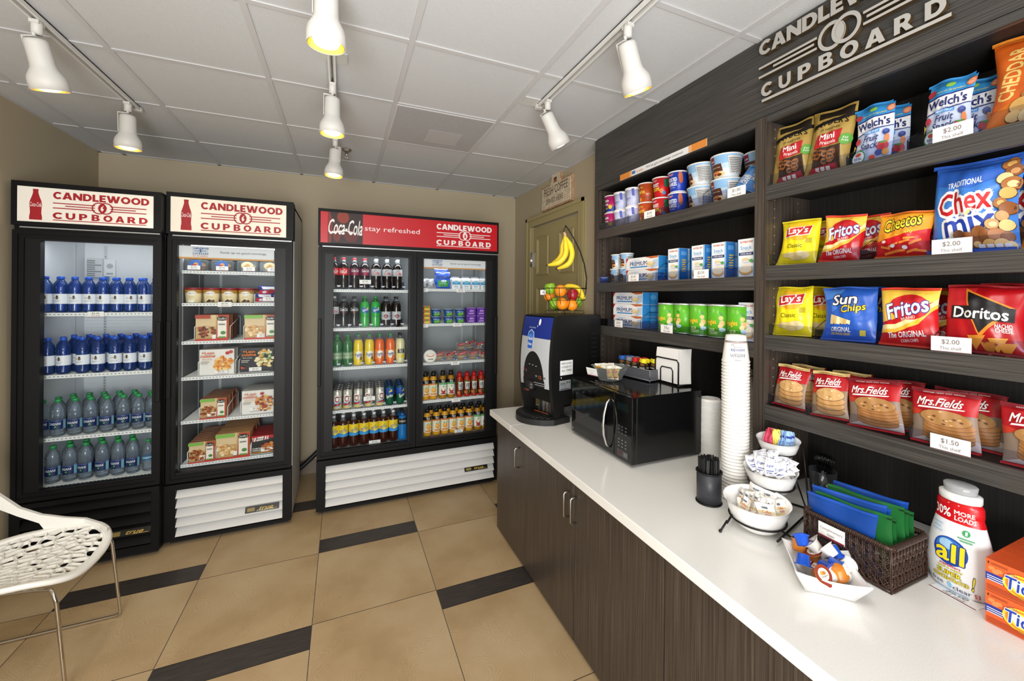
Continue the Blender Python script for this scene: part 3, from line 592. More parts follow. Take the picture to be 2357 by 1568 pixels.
# ------------------------------------------------------------------ boxes (front face art on -Y)
def boxkind(name, cat, w, h, d, front, base='#f2f2f0', side=None, topc=None, side_ops=None, rough=.4):
    def f():
        b = MB(); b.box(-w/2, w/2, 0, d, 0, h, M(base, rough))
        if side: 
            for sx in (-1, 1): b.poly(rc(.0005, .0005, d-.0005, h-.0005), (lambda sx: lambda u, v, l: (sx*(w/2+l), u if sx > 0 else d-u, v))(sx), M(side, rough), .0003)
        if topc: b.poly(rc(-w/2, 0, w/2, d), lambda u, v, l: (u, v, h+l), M(topc, rough), .0003)
        b.deco(front, flat(0), w, h)
        if side_ops: b.deco(side_ops, lambda u, v, l: (w/2+l, u+d/2, v), d, h, None, .0008)
        return b.build(name)
    return Kind(cat, f)
def food(cx, cy, rx, ry, cols, n, seed, s=.06):
    r = random.Random(seed); out = []
    for k in range(n):
        a = r.uniform(0, 6.28); q = math.sqrt(r.random()); out.append(('e', cx+rx*q*math.cos(a), cy+ry*q*math.sin(a), s*r.uniform(.6, 1.3), s*r.uniform(.5, 1.1), r.choice(cols), 8))
    return out
stf = lambda food_, band: [('r', -.5, 0, .5, 1, '#c9a46a'), ('r', -.5, .55, .1, 1, '#e2c79a')]+food_+([('r', -.5, .86, .05, 1, '#7fb84a')] if band else [('r', -.5, .86, -.05, 1, '#b0402a')])+[('p', [(.12, .05), (.18, 1), (.5, 1), (.5, 0), (.12, 0)], '#b8401e'), ('r', .17, .12, .44, .78, '#f4efe4'), ('e', .31, .86, .16, .09, '#15110f'), ('t', "Stouffer's", .31, .86, .26, .09, '#f4f0e8', {'sh': .3}), ('r', .2, .6, .4, .66, '#8a8580'), ('e', .34, .3, .08, .07, '#4f8a3a'), ('r', -.5, 0, .5, .07, '#c8372a'), ('r', .2, .1, .42, .16, '#6fa04a')]
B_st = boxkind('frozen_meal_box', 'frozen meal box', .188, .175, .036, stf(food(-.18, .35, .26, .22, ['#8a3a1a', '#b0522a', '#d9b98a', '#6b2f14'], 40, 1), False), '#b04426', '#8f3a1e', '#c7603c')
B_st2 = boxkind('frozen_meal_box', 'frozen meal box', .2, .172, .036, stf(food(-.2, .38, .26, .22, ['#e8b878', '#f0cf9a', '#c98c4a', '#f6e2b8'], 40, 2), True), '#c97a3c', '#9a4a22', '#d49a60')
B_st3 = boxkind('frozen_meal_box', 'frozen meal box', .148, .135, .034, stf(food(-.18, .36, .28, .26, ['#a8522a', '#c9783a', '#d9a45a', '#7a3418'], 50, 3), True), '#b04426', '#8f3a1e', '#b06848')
lc = lambda f_, dk: [('r', -.5, 0, .5, 1, '#1a1b20' if dk else '#ebe9e4')]+f_+[('t', '+Lean', -.24 if not dk else -.22, .88, .36, .1, '#d9622a' if not dk else '#f08020', {'b': .035}), ('t', 'cuisine', -.24 if not dk else -.22, .76, .42, .11, '#d9622a' if not dk else '#f08020', {'b': .035}), ('t', 'favorites', -.26, .64, .28, .07, '#e8a888' if not dk else '#c8c4bc'), ('r', -.44, .52, -.2, .55, '#b8b4ac'), ('r', -.44, .46, -.24, .49, '#b8b4ac')]
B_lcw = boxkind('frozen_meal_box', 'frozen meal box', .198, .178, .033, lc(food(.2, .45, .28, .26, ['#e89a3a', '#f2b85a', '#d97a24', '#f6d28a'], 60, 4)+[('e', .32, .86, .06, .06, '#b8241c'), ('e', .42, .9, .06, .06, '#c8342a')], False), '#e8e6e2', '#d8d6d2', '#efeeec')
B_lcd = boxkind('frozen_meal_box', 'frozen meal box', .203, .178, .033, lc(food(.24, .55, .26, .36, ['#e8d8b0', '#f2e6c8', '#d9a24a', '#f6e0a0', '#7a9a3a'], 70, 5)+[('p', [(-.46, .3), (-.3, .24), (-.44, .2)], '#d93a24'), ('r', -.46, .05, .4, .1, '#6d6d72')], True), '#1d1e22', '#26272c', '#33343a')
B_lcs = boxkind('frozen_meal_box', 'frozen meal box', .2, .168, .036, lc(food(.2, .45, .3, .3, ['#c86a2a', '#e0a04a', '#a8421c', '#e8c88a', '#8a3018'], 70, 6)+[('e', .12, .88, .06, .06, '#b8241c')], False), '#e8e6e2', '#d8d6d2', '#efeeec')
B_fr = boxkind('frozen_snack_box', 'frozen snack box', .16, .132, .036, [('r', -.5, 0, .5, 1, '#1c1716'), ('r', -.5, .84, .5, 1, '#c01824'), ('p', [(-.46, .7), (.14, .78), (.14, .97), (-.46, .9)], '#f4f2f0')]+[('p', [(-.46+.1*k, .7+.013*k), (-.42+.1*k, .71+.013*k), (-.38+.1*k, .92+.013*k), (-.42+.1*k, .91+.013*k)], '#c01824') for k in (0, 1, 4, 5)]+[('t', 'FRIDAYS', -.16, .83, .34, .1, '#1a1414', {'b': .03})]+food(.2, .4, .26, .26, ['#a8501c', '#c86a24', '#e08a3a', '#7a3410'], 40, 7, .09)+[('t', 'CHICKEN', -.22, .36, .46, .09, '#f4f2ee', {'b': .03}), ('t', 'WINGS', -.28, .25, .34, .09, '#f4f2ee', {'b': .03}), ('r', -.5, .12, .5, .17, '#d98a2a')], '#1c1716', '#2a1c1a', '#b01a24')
FY = 3.44
def stack(kind, x, z, n, dy, what, grp, y=FY, rz=0):
    for k in range(n):
        pos = 'frontmost' if k == 0 else 'last' if k == n-1 else ORD[k]+' from the front'
        kind.put('{} {}'.format(what.format(p=pos), 'in freezer'), (x+rnd.uniform(-.002, .002), y+k*dy, z), rnd.uniform(-.01, .01), grp)
stack(B_st, -.817, 1.306, 6, .04, 'red meatloaf meal box, {p} of its row on third shelf', 'red meal boxes on the third freezer shelf')
stack(B_st2, -.532, 1.306, 6, .04, 'chicken meal box with green corner, {p} of third shelf row', 'chicken meal boxes on the third freezer shelf')
stack(B_lcw, -.79, 1.065, 5, .037, 'white pasta meal box, {p} of left row on fourth shelf', 'white pasta meal boxes')
stack(B_lcd, -.556, 1.065, 5, .037, 'black noodle meal box, {p} of right row on fourth shelf', 'black noodle meal boxes')
stack(B_st3, -.807, .772, 8, .04, 'small red pasta meal box, {p} of fifth shelf row', 'small red meal boxes on the fifth shelf')
stack(B_lcs, -.547, .772, 6, .04, 'white spaghetti meal box, {p} of fifth shelf row', 'white spaghetti meal boxes')
stack(B_st3, -.87, .482, 9, .042, 'small red pasta meal box, {p} of bottom shelf row', 'small red meal boxes on the bottom shelf')
stack(B_st2, -.692, .482, 9, .042, 'chicken meal box with green corner, {p} of bottom shelf row', 'chicken meal boxes on the bottom shelf')
stack(B_fr, -.508, .482, 6, .045, 'black and red chicken wings box, {p} of bottom shelf', 'chicken wing boxes')
def rack(x, z, w, h, label, y=FY):
    b = MB(); r = .0025
    for s in (-1, 1): X = x+s*(w/2+.005); b.tube([(X, y-.006, z+h*.55), (X, y-.006, z+.004), (X, y+.3, z+.004), (X, y+.3, z+h*.9), (X, y-.006, z+h*.55)], r, SHELFW, 6)
    b.tube([(x-w/2-.005, y-.006, z+.005), (x+w/2+.005, y-.006, z+.005)], r, SHELFW, 6); b.tube([(x-w/2-.005, y+.3, z+h*.9), (x+w/2+.005, y+.3, z+h*.9)], r, SHELFW, 6)
    tag(b.build('wire_rack'), label, 'wire rack')
for x, z, w, h, n in ((-.817, 1.306, .19, .17, 'red meatloaf meal boxes on third shelf'), (-.532, 1.306, .2, .17, 'chicken meal boxes on third shelf'), (-.79, 1.065, .2, .17, 'white pasta meal boxes'), (-.556, 1.065, .205, .17, 'black noodle meal boxes'), (-.807, .772, .15, .13, 'small red meal boxes on fifth shelf'), (-.547, .772, .2, .16, 'white spaghetti meal boxes'), (-.87, .482, .15, .13, 'small red meal boxes on bottom shelf'), (-.692, .482, .2, .16, 'chicken meal boxes on bottom shelf'), (-.508, .482, .16, .13, 'chicken wings boxes')):
    rack(x, z, w, h, 'white wire rack holding the '+n)
for x, z, p, n in ((-.78, 1.316, '$5.00', 'red meatloaf meal box'), (-.52, 1.316, '$5.00', 'chicken meal box of the third shelf'), (-.765, 1.073, '$5.00', 'white pasta meal box'), (-.565, 1.078, '$5.00', 'black noodle meal box'), (-.805, .785, '$5.00', 'small red box on fifth shelf'), (-.56, .795, '$5.00', 'white spaghetti meal box'), (-.85, .498, '$5.00', 'small red box on bottom shelf'), (-.655, .5, '$5.00', 'chicken meal box of bottom shelf'), (-.49, .5, '$5.50', 'chicken wings box')):
    price_at(p, 'white price tag clipped before the '+n, (x, FY-.012, z), 0, .075, .03)
price_at('$6.00', 'white price tag hanging below the ice cream tubs', (-.745, 3.415, 1.535), 0, .08, .036)
# ice cream tubs
def tub(flav):
    def f():
        root = empty('ice_cream_tub'); b = MB(); rf = lambda v: .041+.008*v/.09
        b.lathe([(.040, 0), (.041, .001), (.049, .09)], '#eeddb0', 22)
        b.deco([('r', -.9, .72, .9, 1, '#b98a3c'), ('e', 0, .72, .34, .16, '#f6f2ea'), ('t', 'Haagen-Dazs', 0, .72, .56, .09, '#6a1a2a', {'sh': .2}), ('t', flav, 0, .45, .4, .07, '#a08458')]+([('e', -.12, .12, .12, .08, '#f6f6ee'), ('e', .08, .13, .14, .09, '#f2f2e6'), ('e', .2, .08, .08, .05, '#b9c98a')] if flav == 'vanilla' else [('p', [(-.3, .05), (-.05, .28), (.12, .18), (.28, .05)], '#3a1f12'), ('p', [(.02, .06), (.2, .26), (.34, .08)], '#5a3420')]), cyl(rf), .085, .09, .014); b.build('carton', root)
        b = MB(); b.lathe([(.0495, .088), (.0515, .089), (.0515, .101), (.05, .103), (0, .103)], '#8c1c2c', 22); b.build('lid', root); return root
    return Kind('ice cream tub', f)
KV, KC = tub('vanilla'), tub('chocolate')
for i, x in enumerate((-.938, -.836, -.732, -.632)):
    (KV if i == 0 else KC).put('{} ice cream tub with dark red lid, {} on second freezer shelf'.format('vanilla' if i == 0 else 'chocolate', nth(i, 4)), (x, 3.49, 1.564), 0, 'ice cream tubs on the second shelf')
    (KV if i == 0 else KC).put('ice cream tub behind the {} front tub on second freezer shelf'.format(nth(i, 4).replace(' from left', '')), (x+.01, 3.6, 1.564), 0, 'ice cream tubs on the second shelf')
# frozen snack wrappers
def pouchkind(name, cat, w, h, d, base, ops, back=None, rough=.3, seed=1, top=None, nu=26, nv=30, puff=.6):
    r = random.Random(seed); ph = [r.uniform(0, 6.28) for _ in range(8)]
    def bul(u, v):
        a = max(0, 1-(2*u/w)**2)**puff; t = min(max(v/h, 0), 1); c = max(0, math.sin(PI*min(max((t-.035)/.93, 0), 1)))**.55
        wr = .06*math.sin(14*u/w+9*t+ph[0])+.05*math.sin(25*t-8*u/w+ph[1])+.05*math.sin(30*u/w+ph[2]+5*t)
        return d/2*a*c*(1+wr)
    def warp(u, v):
        t = v/h; s = 1-.07*math.sin(PI*min(max(t, 0), 1))+.0
        return u*s+.004*math.sin(5*t+ph[3]), v-(.012*h*math.cos(2*PI*u/w+ph[4]) if t > .9 else 0)
    def front(u, v, l):
        x, z = warp(u, v); return (x, -bul(u, v)-l+.004*math.sin(9*u/w+ph[5])*(v/h), z)
    def f():
        b = MB()
        b.grid(nu, nv, lambda i, j: front((i-.5)*w, j*h, 0), M(base, rough))
        def bk(i, j): x, z = warp((i-.5)*w, j*h); return (x, bul((i-.5)*w, j*h)*.85+.0006+.004*math.sin(9*(i-.5)+ph[5])*j, z)
        b.grid(nu, nv, bk, M(back or base, rough), True, True)
        b.deco(ops, front, w, h, .0065 if nu > 8 else .009, .0008, .0004)
        return b.build(name)
    k = Kind(cat, f); k.d = d; return k
CR = lambda c: [('r', -.5, .955, .5, 1, c), ('r', -.5, 0, .5, .04, c)]
P_ic = pouchkind('frozen_snack_wrapper', 'frozen snack wrapper', .115, .065, .04, '#2b3a8a', [('r', -.5, .1, .1, .5, '#c8203a'), ('r', -.3, .6, .4, .9, '#e8e8f0'), ('e', .2, .4, .2, .25, '#a01830'), ('e', -.2, .3, .12, .14, '#d8d8e8')], seed=5)
for i, (x, z) in enumerate(((-.52, 1.566), (-.50, 1.622))):
    P_ic.put('red and blue frozen snack wrapper, '+('lower' if i == 0 else 'upper')+' of pair beside ice cream tubs', (x, 3.47, z), .1*i, 'frozen snack wrappers')
P_ic.put('red and blue frozen snack wrapper behind the pair beside ice cream tubs', (-.5, 3.54, 1.566), -.1, 'frozen snack wrappers')
rack(-.5, 1.564, .14, .1, 'white wire rack around the frozen snack wrappers')
price_at('$2.50', 'white price tag on the frozen snack wrappers', (-.487, 3.42, 1.575), 0, .07, .03)
# clear sandwich clamshells on the top freezer shelf
CLAM = clear('clear_clamshell', '#eef2f4', .15, .05, '#b5bcc2')
def clam(kind):
    def f():
        root = empty('sandwich_pack'); w, h, d = .128, .075, .12
        b = MB(); b.box(-w/2, w/2, 0, d, 0, h, CLAM, .008); b.build('clear_box', root)
        b = MB(); b.sphere((0, .06, .033), .045, '#c48a4a' if kind else '#d9b070', 14, 8, 1, 1, .7); b.lathe([(.046, .026), (.047, .034)], '#7a3a1c', 14, 0, .06); b.build('sandwich', root)
        b = MB(); b.poly(ell(0, .045, .036, .028, 22), flat(0), M('#2f5fa8' if kind else '#d8c8a0'), .001); b.deco([('e', .02, .6, .2, .22, '#c8905a'), ('r', -.3, .4, .1, .62, '#b0202a' if kind else '#b89a58'), ('e', .1, .45, .14, .1, '#e8d8b0')], flat(0), .07, .07, None, .0015); b.build('front_label', root); return root
    return Kind('packed sandwich', f)
KA, KB = clam(1), clam(0)
for i, x in enumerate((-.92, -.772, -.624, -.487)):
    (KA if i < 2 else KB).put('clear sandwich pack with {} label, {} on top freezer shelf'.format('blue' if i < 2 else 'cream', nth(i, 4)), (x, 3.46, 1.783), 0, 'sandwich packs on the top freezer shelf')
    if i < 4: price_at('$2.50', 'white price tag before the {} sandwich pack in freezer'.format(nth(i, 4).replace(' from left', '')), (x-.005+.01*i, 3.44, 1.787), 0, .07, .03)

# ------------------------------------------------------------------ right half of the wide fridge
def carton():
    root = empty('milk_carton'); b = MB(); w = .07; h = .075
    b.box(-w/2, w/2, 0, w, 0, h, M('#f2f4f6', .35)); b.deco([('r', -.5, .5, .5, .82, '#3a9ad0'), ('e', 0, .78, .3, .16, '#7fc0e0'), ('t', 'MILK', 0, .3, .5, .14, '#4a7aa8', {'b': .03}), ('r', -.3, .1, .3, .14, '#a8b8c8')], flat(0), w, h); b.build('carton_body', root)
    b = MB(); z = h; b.add([(-w/2, 0, z), (w/2, 0, z), (w/2, w, z), (-w/2, w, z), (-w/2, w/2, z+.022), (w/2, w/2, z+.022), (-w/2, w/2, z+.034), (w/2, w/2, z+.034)], [(0, 1, 5, 4), (2, 3, 4, 5), (1, 2, 5), (3, 0, 4), (4, 5, 7, 6), (5, 4, 6, 7)], M('#f4f6f8', .35))
    b.deco([('r', -.5, .1, .5, .5, '#e2e8ee')], lambda u, v, l: (u, v/.022*.5*w*.5-l, z+v*.63), w, .022); b.build('gable_top', root); return root
K_milk = Kind('milk carton', carton)
for i, x in enumerate((.895, .985, 1.07, 1.15)):
    for j in range(2): K_milk.put('white and blue milk carton, {}, {} row, double fridge'.format(nth(i, 4), ('front', 'second')[j]), (x, 3.475+.08*j, 1.684), 0, 'milk cartons on the top right shelf')
P_ch = pouchkind('cheese_bag', 'cheese bag', .125, .15, .03, '#1d4fb8', [('r', -.5, .55, .5, .75, '#12357e'), ('p', [(-.35, .1), (.35, .1), (.42, .45), (-.42, .45)], '#2f8a3c'), ('e', 0, .42, .2, .07, '#d8e0f0'), ('t', 'Kraft', 0, .42, .26, .07, '#1d3f9a', {'b': .03}), ('t', 'String Cheese', 0, .26, .5, .07, '#f4f4f4'), ('r', -.5, .9, .5, .95, '#e8ecf4')]+CR('#123a94'), seed=8)
P_ch.put('blue and green cheese bag leaning on top right shelf of double fridge', (.79, 3.50, 1.686), 0, None, -.25)
P_ch.put('blue cheese bag behind the front cheese bag in double fridge', (.785, 3.56, 1.72), .05, None, -.2)
P_gr = pouchkind('grey_wrapped_roll', 'wrapped roll', .075, .085, .05, '#a8aab0', [('e', -.1, .5, .2, .3, '#c8cad0'), ('e', .2, .3, .16, .2, '#7d8088')], rough=.2, seed=12)
for i, x in enumerate((.628, .682)): P_gr.put('grey foil wrapped roll, {} of two on top right shelf'.format(('left', 'right')[i]), (x, 3.49, 1.686), .2*i, 'foil wrapped rolls', -.2)
def cupk(name, cat, rb, rt, h, body, ops, rim, lid=None, label=None, wd=None, rough=.35):
    def f():
        root = empty(name); b = MB(); rf = lambda v: rb+(rt-rb)*max(0, min(v, h))/h
        b.lathe([(rb-.002, 0), (rb, .001), (rt, h)], M(body, rough), 22); W_ = wd or rt*1.7
        b.deco(ops, cyl(rf), W_, h, .016); b.build('cup', root)
        b = MB(); b.lathe([(rt, h-.003), (rt+.003, h-.002), (rt+.003, h+.003), (rt, h+.0045), (0, h+.0045)], M(rim, rough), 22); b.build('lid', root)
        return root
    return Kind(cat, f)
K_fc = cupk('fruit_cup', 'fruit cup', .034, .044, .056, '#1f5a9a', [('r', -1.4, .8, 1.4, 1, '#2a4a8a'), ('e', -.1, .25, .25, .2, '#5fae3a'), ('e', .2, .3, .2, .2, '#8ad04a'), ('t', 'Fruit Cup', 0, .6, .7, .22, '#e8eef8', {'b': .03}), ('e', 0, .05, .2, .1, '#3a8a3a')], '#8a9aac')
for i, x in enumerate((.728, .835, .935)):
    for j in range(2): K_fc.put('blue and green fruit cup, {} column, {} of pair'.format(nth(i, 3), ('lower', 'upper')[j]), (x, 3.51, 1.39+.062*j), 0, 'fruit cups on the second right shelf')
K_pc = boxkind('purple_snack_cup', 'snack cup', .082, .066, .075, [('r', -.5, .84, .5, 1, '#8a5ab8'), ('e', .05, .5, .3, .28, '#8a4ac0'), ('t', 'Snack', .05, .58, .4, .18, '#f0e8f8', {'sh': .3, 'b': .03}), ('r', -.3, .14, .3, .26, '#c8a8e0')], '#5a2a9a', '#4a2088', '#c8c0d8')
for i, x in enumerate((1.03, 1.122)):
    for j in range(2): K_pc.put('purple snack cup, {} {} of four beside fruit cups'.format(('lower', 'upper')[j], ('left', 'right')[i]), (x, 3.475, 1.39+.067*j), 0, 'purple snack cups')
K_lp = boxkind('lunch_pack', 'lunch pack', .1, .036, .1, [('r', -.5, .5, .5, 1, '#e0762a'), ('e', -.1, .4, .2, .3, '#c8242a'), ('r', 0, .2, .4, .5, '#f0d84a'), ('e', .25, .7, .15, .2, '#5a9a3a')], '#e8b83a', '#d89a2a', '#d8c8a0')
for k in range(4): K_lp.put('yellow and red lunch pack, {} from bottom of its stack'.format(ORD[k]), (.622, 3.475, 1.39+.037*k), .04*k, 'lunch packs stacked beside fruit cups')
# sandwiches, burrito
def sandwich(bread, fill, red):
    def f():
        root = empty('wrapped_sandwich'); b = MB()
        b.sphere((0, .045, .04), .047, bread, 14, 8, 1, .8, .5); b.sphere((0, .045, .022), .046, bread, 14, 6, 1, .8, .35); b.lathe([(.046, .026), (.05, .031), (.046, .036)], fill, 14, 0, .045, 1, .8); b.build('sandwich', root)
        r = random.Random(3); b = MB(); Wp = clear('crinkled_wrap', '#f4f6f8', .12, .04, '#d0d4da')
        b.grid(12, 8, lambda i, j: ((i-.5)*.118+.003*math.sin(j*20), -.006*math.sin(PI*i)*1.5+.004*math.sin(i*25+j*9)-.002, .004+.076*j+.003*math.sin(i*19)), Wp, False); b.build('clear_wrap', root)
        b = MB(); b.deco([('p', [(-.45, .55), (.3, .75), (.45, .95), (-.4, .85)], red), ('t', 'Sandwich', -.05, .77, .5, .09, '#f2e8e4', {'sh': .3, 'rot': 12}), ('r', .1, .15, .42, .3, '#2f4fa0'), ('r', .12, .18, .3, .22, '#e8e8f0')], lambda u, v, l: (u, -.014-l, v), .1, .078); b.build('printed_label', root); return root
    return Kind('wrapped sandwich', f)
KS1, KS2 = sandwich('#c99a58', '#e8d8a0', '#b01a28'), sandwich('#d8b480', '#b87a4a', '#a81424')
for i, x in enumerate((.755, .852, .955, 1.06, 1.158)): (KS1 if i % 2 == 0 else KS2).put('wrapped sandwich, {} of lower row on third right shelf'.format(nth(i, 5)), (x, 3.47, 1.066), rnd.uniform(-.2, .2), 'wrapped sandwiches', -.12)
for i, x in enumerate((.985, 1.075, 1.15)): (KS2 if i else KS1).put('wrapped sandwich, {} of upper row piled behind others'.format(nth(i, 3)), (x, 3.58, 1.13+.015*(i % 2)), rnd.uniform(-.4, .4), 'wrapped sandwiches', -.3)
for i, x in enumerate((.8, .9, 1.0, 1.1)): KS2.put('wrapped sandwich, {} of rear row on third right shelf'.format(nth(i, 4)), (x, 3.58, 1.066), rnd.uniform(-.3, .3), 'wrapped sandwiches', -.1)
b = MB(); b.lathe([(.052, 0), (.055, .006), (.053, .026), (.04, .03), (0, .031)], '#f2efe6', 24); 
b.deco([('e', 0, .55, .3, .12, '#d87a3a'), ('e', 0, .57, .24, .08, '#f2efe6'), ('r', -.2, .2, .2, .28, '#8a8478')], lambda u, v, l: (u, v-.055, .031+l), .11, .11); b.xf(Matrix.Rotation(1.25, 4, 'X'))
o = b.build('round_sandwich_pack'); o.location = (.668, 3.455, 1.115); tag(o, 'round white sandwich pack standing at left of third right shelf', 'packed sandwich')
# juice bottles
def juice(name, body, cap, h, r, ops, bg, z0=.15, z1=.74, sh='plain'):
    def f():
        root = empty(name); b = MB(); s = h/.215; q = r/.031
        P = [(.024, 0), (.030, .004), (.031, .012), (.031, .145), (.029, .16), (.022, .178), (.0165, .19), (.0165, .196)] if sh == 'plain' else [(.024, 0), (.03, .004), (.031, .015), (.028, .06), (.0275, .1), (.031, .14), (.03, .16), (.02, .182), (.0165, .196)]
        P = [(a*q, c*s) for a, c in P]; b.lathe(P, M(body, .15, spec=.6), 18); b.build('body', root)
        b = MB(); b.lathe([(.0185*q, .188*s), (.0185*q, .212*s), (.0165*q, .215*s), (0, .215*s)], M(cap, .35), 14); b.build('cap', root)
        b = MB(); 
        def rf(v):
            for (a, c), (a2, c2) in zip(P, P[1:]):
                if c <= v <= c2: return a+(a2-a)*(v-c)/max(c2-c, 1e-9)+.0006
            return P[-1][0]
        ZZ = [z0*h+(z1-z0)*h*k/8 for k in range(9)]
        b.lathe([(rf(z), z) for z in ZZ], M(bg, .3), 22); b.f = b.f[:-2]; b.m = b.m[:-2]; b.sm = b.sm[:-2]
        m = cyl(rf); b.deco(ops, lambda u, v, l: m(u, v+z0*h, l), .056, (z1-z0)*h, .012); b.build('label', root); return root
    return Kind('juice bottle', f)
mm = [('r', -1.8, .78, 1.8, 1, '#17130f'), ('t', 'Minute', 0, .93, .55, .07, '#f4f0e6', {'b': .03}), ('t', 'Maid', 0, .84, .42, .07, '#f4f0e6', {'b': .03}), ('r', -1.8, .7, 1.8, .78, '#e07a1e')]
K_oj = juice('orange_juice_bottle', '#e0a02a', '#171412', .222, .0335, mm+[('e', .02, .36, .34, .16, '#f0a02a'), ('e', .02, .4, .22, .09, '#f6c05a'), ('p', [(-.3, .5), (.0, .68), (-.05, .52)], '#8ab84a'), ('p', [(.1, .54), (.36, .68), (.3, .5)], '#9ac85a'), ('r', -.4, .06, .4, .16, '#e88a2a')], '#f2ecd8')
K_aj = juice('apple_juice_bottle', '#b07a1e', '#171412', .222, .0335, mm[:3]+[('r', -1.8, .66, 1.8, .78, '#6fb07a'), ('e', .0, .3, .32, .2, '#b8202a'), ('e', .02, .4, .24, .14, '#f4ecd8'), ('p', [(-.2, .52), (.1, .64), (.05, .5)], '#7ab84a'), ('r', -.35, .05, .35, .12, '#a81a24')], '#eef0e4')
K_v8 = juice('vegetable_juice_bottle', '#b8301c', '#d01420', .2, .031, [('e', -.3, .85, .2, .1, '#3f8a2a'), ('e', .3, .9, .2, .08, '#c83a1c'), ('e', .4, .2, .2, .12, '#3f8a2a'), ('e', -.35, .15, .2, .1, '#d8762a'), ('p', [(-.3, .35), (.3, .35), (.36, .85), (-.36, .85)], '#f2f0ea'), ('t', 'V8', 0, .62, .5, .34, '#171412', {'b': .05, 'sh': .15}), ('r', -.25, .38, .25, .44, '#8a8a86')], '#7a2a1a', .1, .74, 'waist')
def jrow(kinds, xs, z, y, shelf, lab, back, y2, dx):
    n = len(xs)
    for i, (x, (k, nm)) in enumerate(zip(xs, kinds)): k.put('{}, {}, front row, {} right shelf'.format(nm, nth(i, n), shelf), (x, y, z), rnd.uniform(-.15, .15), 'juice bottles on the '+shelf+' right shelf')
    for i, (k, nm) in enumerate(back): k.put('{}, {}, second row, {} right shelf'.format(nm, nth(i, len(back)), shelf), (xs[i]+dx, y2, z), rnd.uniform(-.2, .2), 'juice bottles on the '+shelf+' right shelf')
J1, J2, J3 = (K_oj, 'orange juice bottle with black cap'), (K_aj, 'apple juice bottle with green-banded label'), (K_v8, 'red-capped vegetable juice bottle')
jrow([J1, J1, J2, J2, J3, J3, J3, J3], [.644, .71, .79, .862, .938, 1.005, 1.069, 1.135], .747, 3.505, 'fourth', '', [J1, J2, J1, J2, J3, J3, J3, J3], 3.58, .018)
jrow([J1]*6+[J2]*2, [.661, .738, .81, .882, .952, 1.025, 1.103, 1.17], .441, 3.505, 'bottom', '', [J1]*5+[J2]*3, 3.585, .04)
for x, z, p, n in ((.612, 1.652, '$2.00', 'foil wrapped rolls'), (.93, 1.652, '$1.00', 'milk cartons'), (.615, 1.356, '$4.75', 'lunch packs'), (.90, 1.358, '$1.00', 'fruit cups'), (.885, 1.03, '$3.00', 'wrapped sandwiches'), (.895, .712, '$2.50', 'fourth shelf juice bottles'), (.92, .442, '$2.50', 'bottom shelf juice bottles')):
    price_at(p, 'white price tag on shelf rail below the '+n, (x, 3.455, z), 0, .075, .034)
# ------------------------------------------------------------------ shelving units over the counter
CT = .838                                     # counter top height
FX, BX = 1.60, 1.885                          # shelf front plane and back panel
def shelving(label, y0, y1, tops, jl, jr, bottom=CT+.001):
    root = tag(empty('shelving_unit', (FX, (y0+y1)/2, bottom)), label, 'shelving unit'); ym = (y0+y1)/2
    def bx(name, *a): b = MB(); x0, x1, a0, a1, z0, z1, m = a; b.box(x0-FX, x1-FX, a0-ym, a1-ym, z0-bottom, z1-bottom, m, .0012); return b.build(name, root)
    b = MB(); b.box(0, BX-FX, y0-ym, y0+jl-ym, 0, 2.383-bottom, WOOD_V); 
    for k in range(40): 
        for xx in (.05, .2): b.box(xx, xx+.005, y0+jl-ym, y0+jl-ym+.0004, .05+k*.037, .055+k*.037, M('#b8a488', .4, .5))
    b.build('side_panel', root)
    b = MB(); b.box(0, BX-FX, y1-jr-ym, y1-ym, 0, 2.383-bottom, WOOD_V)
    for k in range(40):
        for xx in (.05, .2): b.box(xx, xx+.005, y1-jr-ym-.0004, y1-jr-ym, .05+k*.037, .055+k*.037, M('#b8a488', .4, .5))
    b.build('side_panel', root)
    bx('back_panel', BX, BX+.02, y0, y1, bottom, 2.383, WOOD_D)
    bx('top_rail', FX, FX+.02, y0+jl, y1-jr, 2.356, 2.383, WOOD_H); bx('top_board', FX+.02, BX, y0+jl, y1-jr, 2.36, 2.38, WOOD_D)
    for t in tops:
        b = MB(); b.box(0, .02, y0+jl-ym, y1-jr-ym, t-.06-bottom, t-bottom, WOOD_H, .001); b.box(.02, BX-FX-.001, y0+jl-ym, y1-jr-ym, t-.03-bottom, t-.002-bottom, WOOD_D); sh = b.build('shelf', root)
        b = MB(); b.box(.012, .0145, y0+jl-ym+.004, y1-jr-ym-.004, t-bottom-.001, t+.045-bottom, ACRYL); tag(b.build('clear_lip', sh), 'clear acrylic lip')
    return root
shelving('left dark wood shelving unit holding cereal cups, cracker boxes and green tubes', 1.163, 2.42, (2.081, 1.721, 1.434), .042, .034)
shelving('right dark wood shelving unit holding chip bags and cookie packs', -.45, 1.160, (2.092, 1.761, 1.477, 1.188), .034, .006)
hp = tag(empty('overhead_fascia', (FX, 1.2, 2.383)), 'dark wood header panel running up to the ceiling above both shelving units', 'wall panel')
b = MB(); b.box(0, .02, -1.65, 1.22, .002, ZC-2.383-.001, WOOD_H, .001); b.box(.02, .28, 1.2, 1.22, 0, ZC-2.383-.001, WOOD_V); b.build('panel', hp)
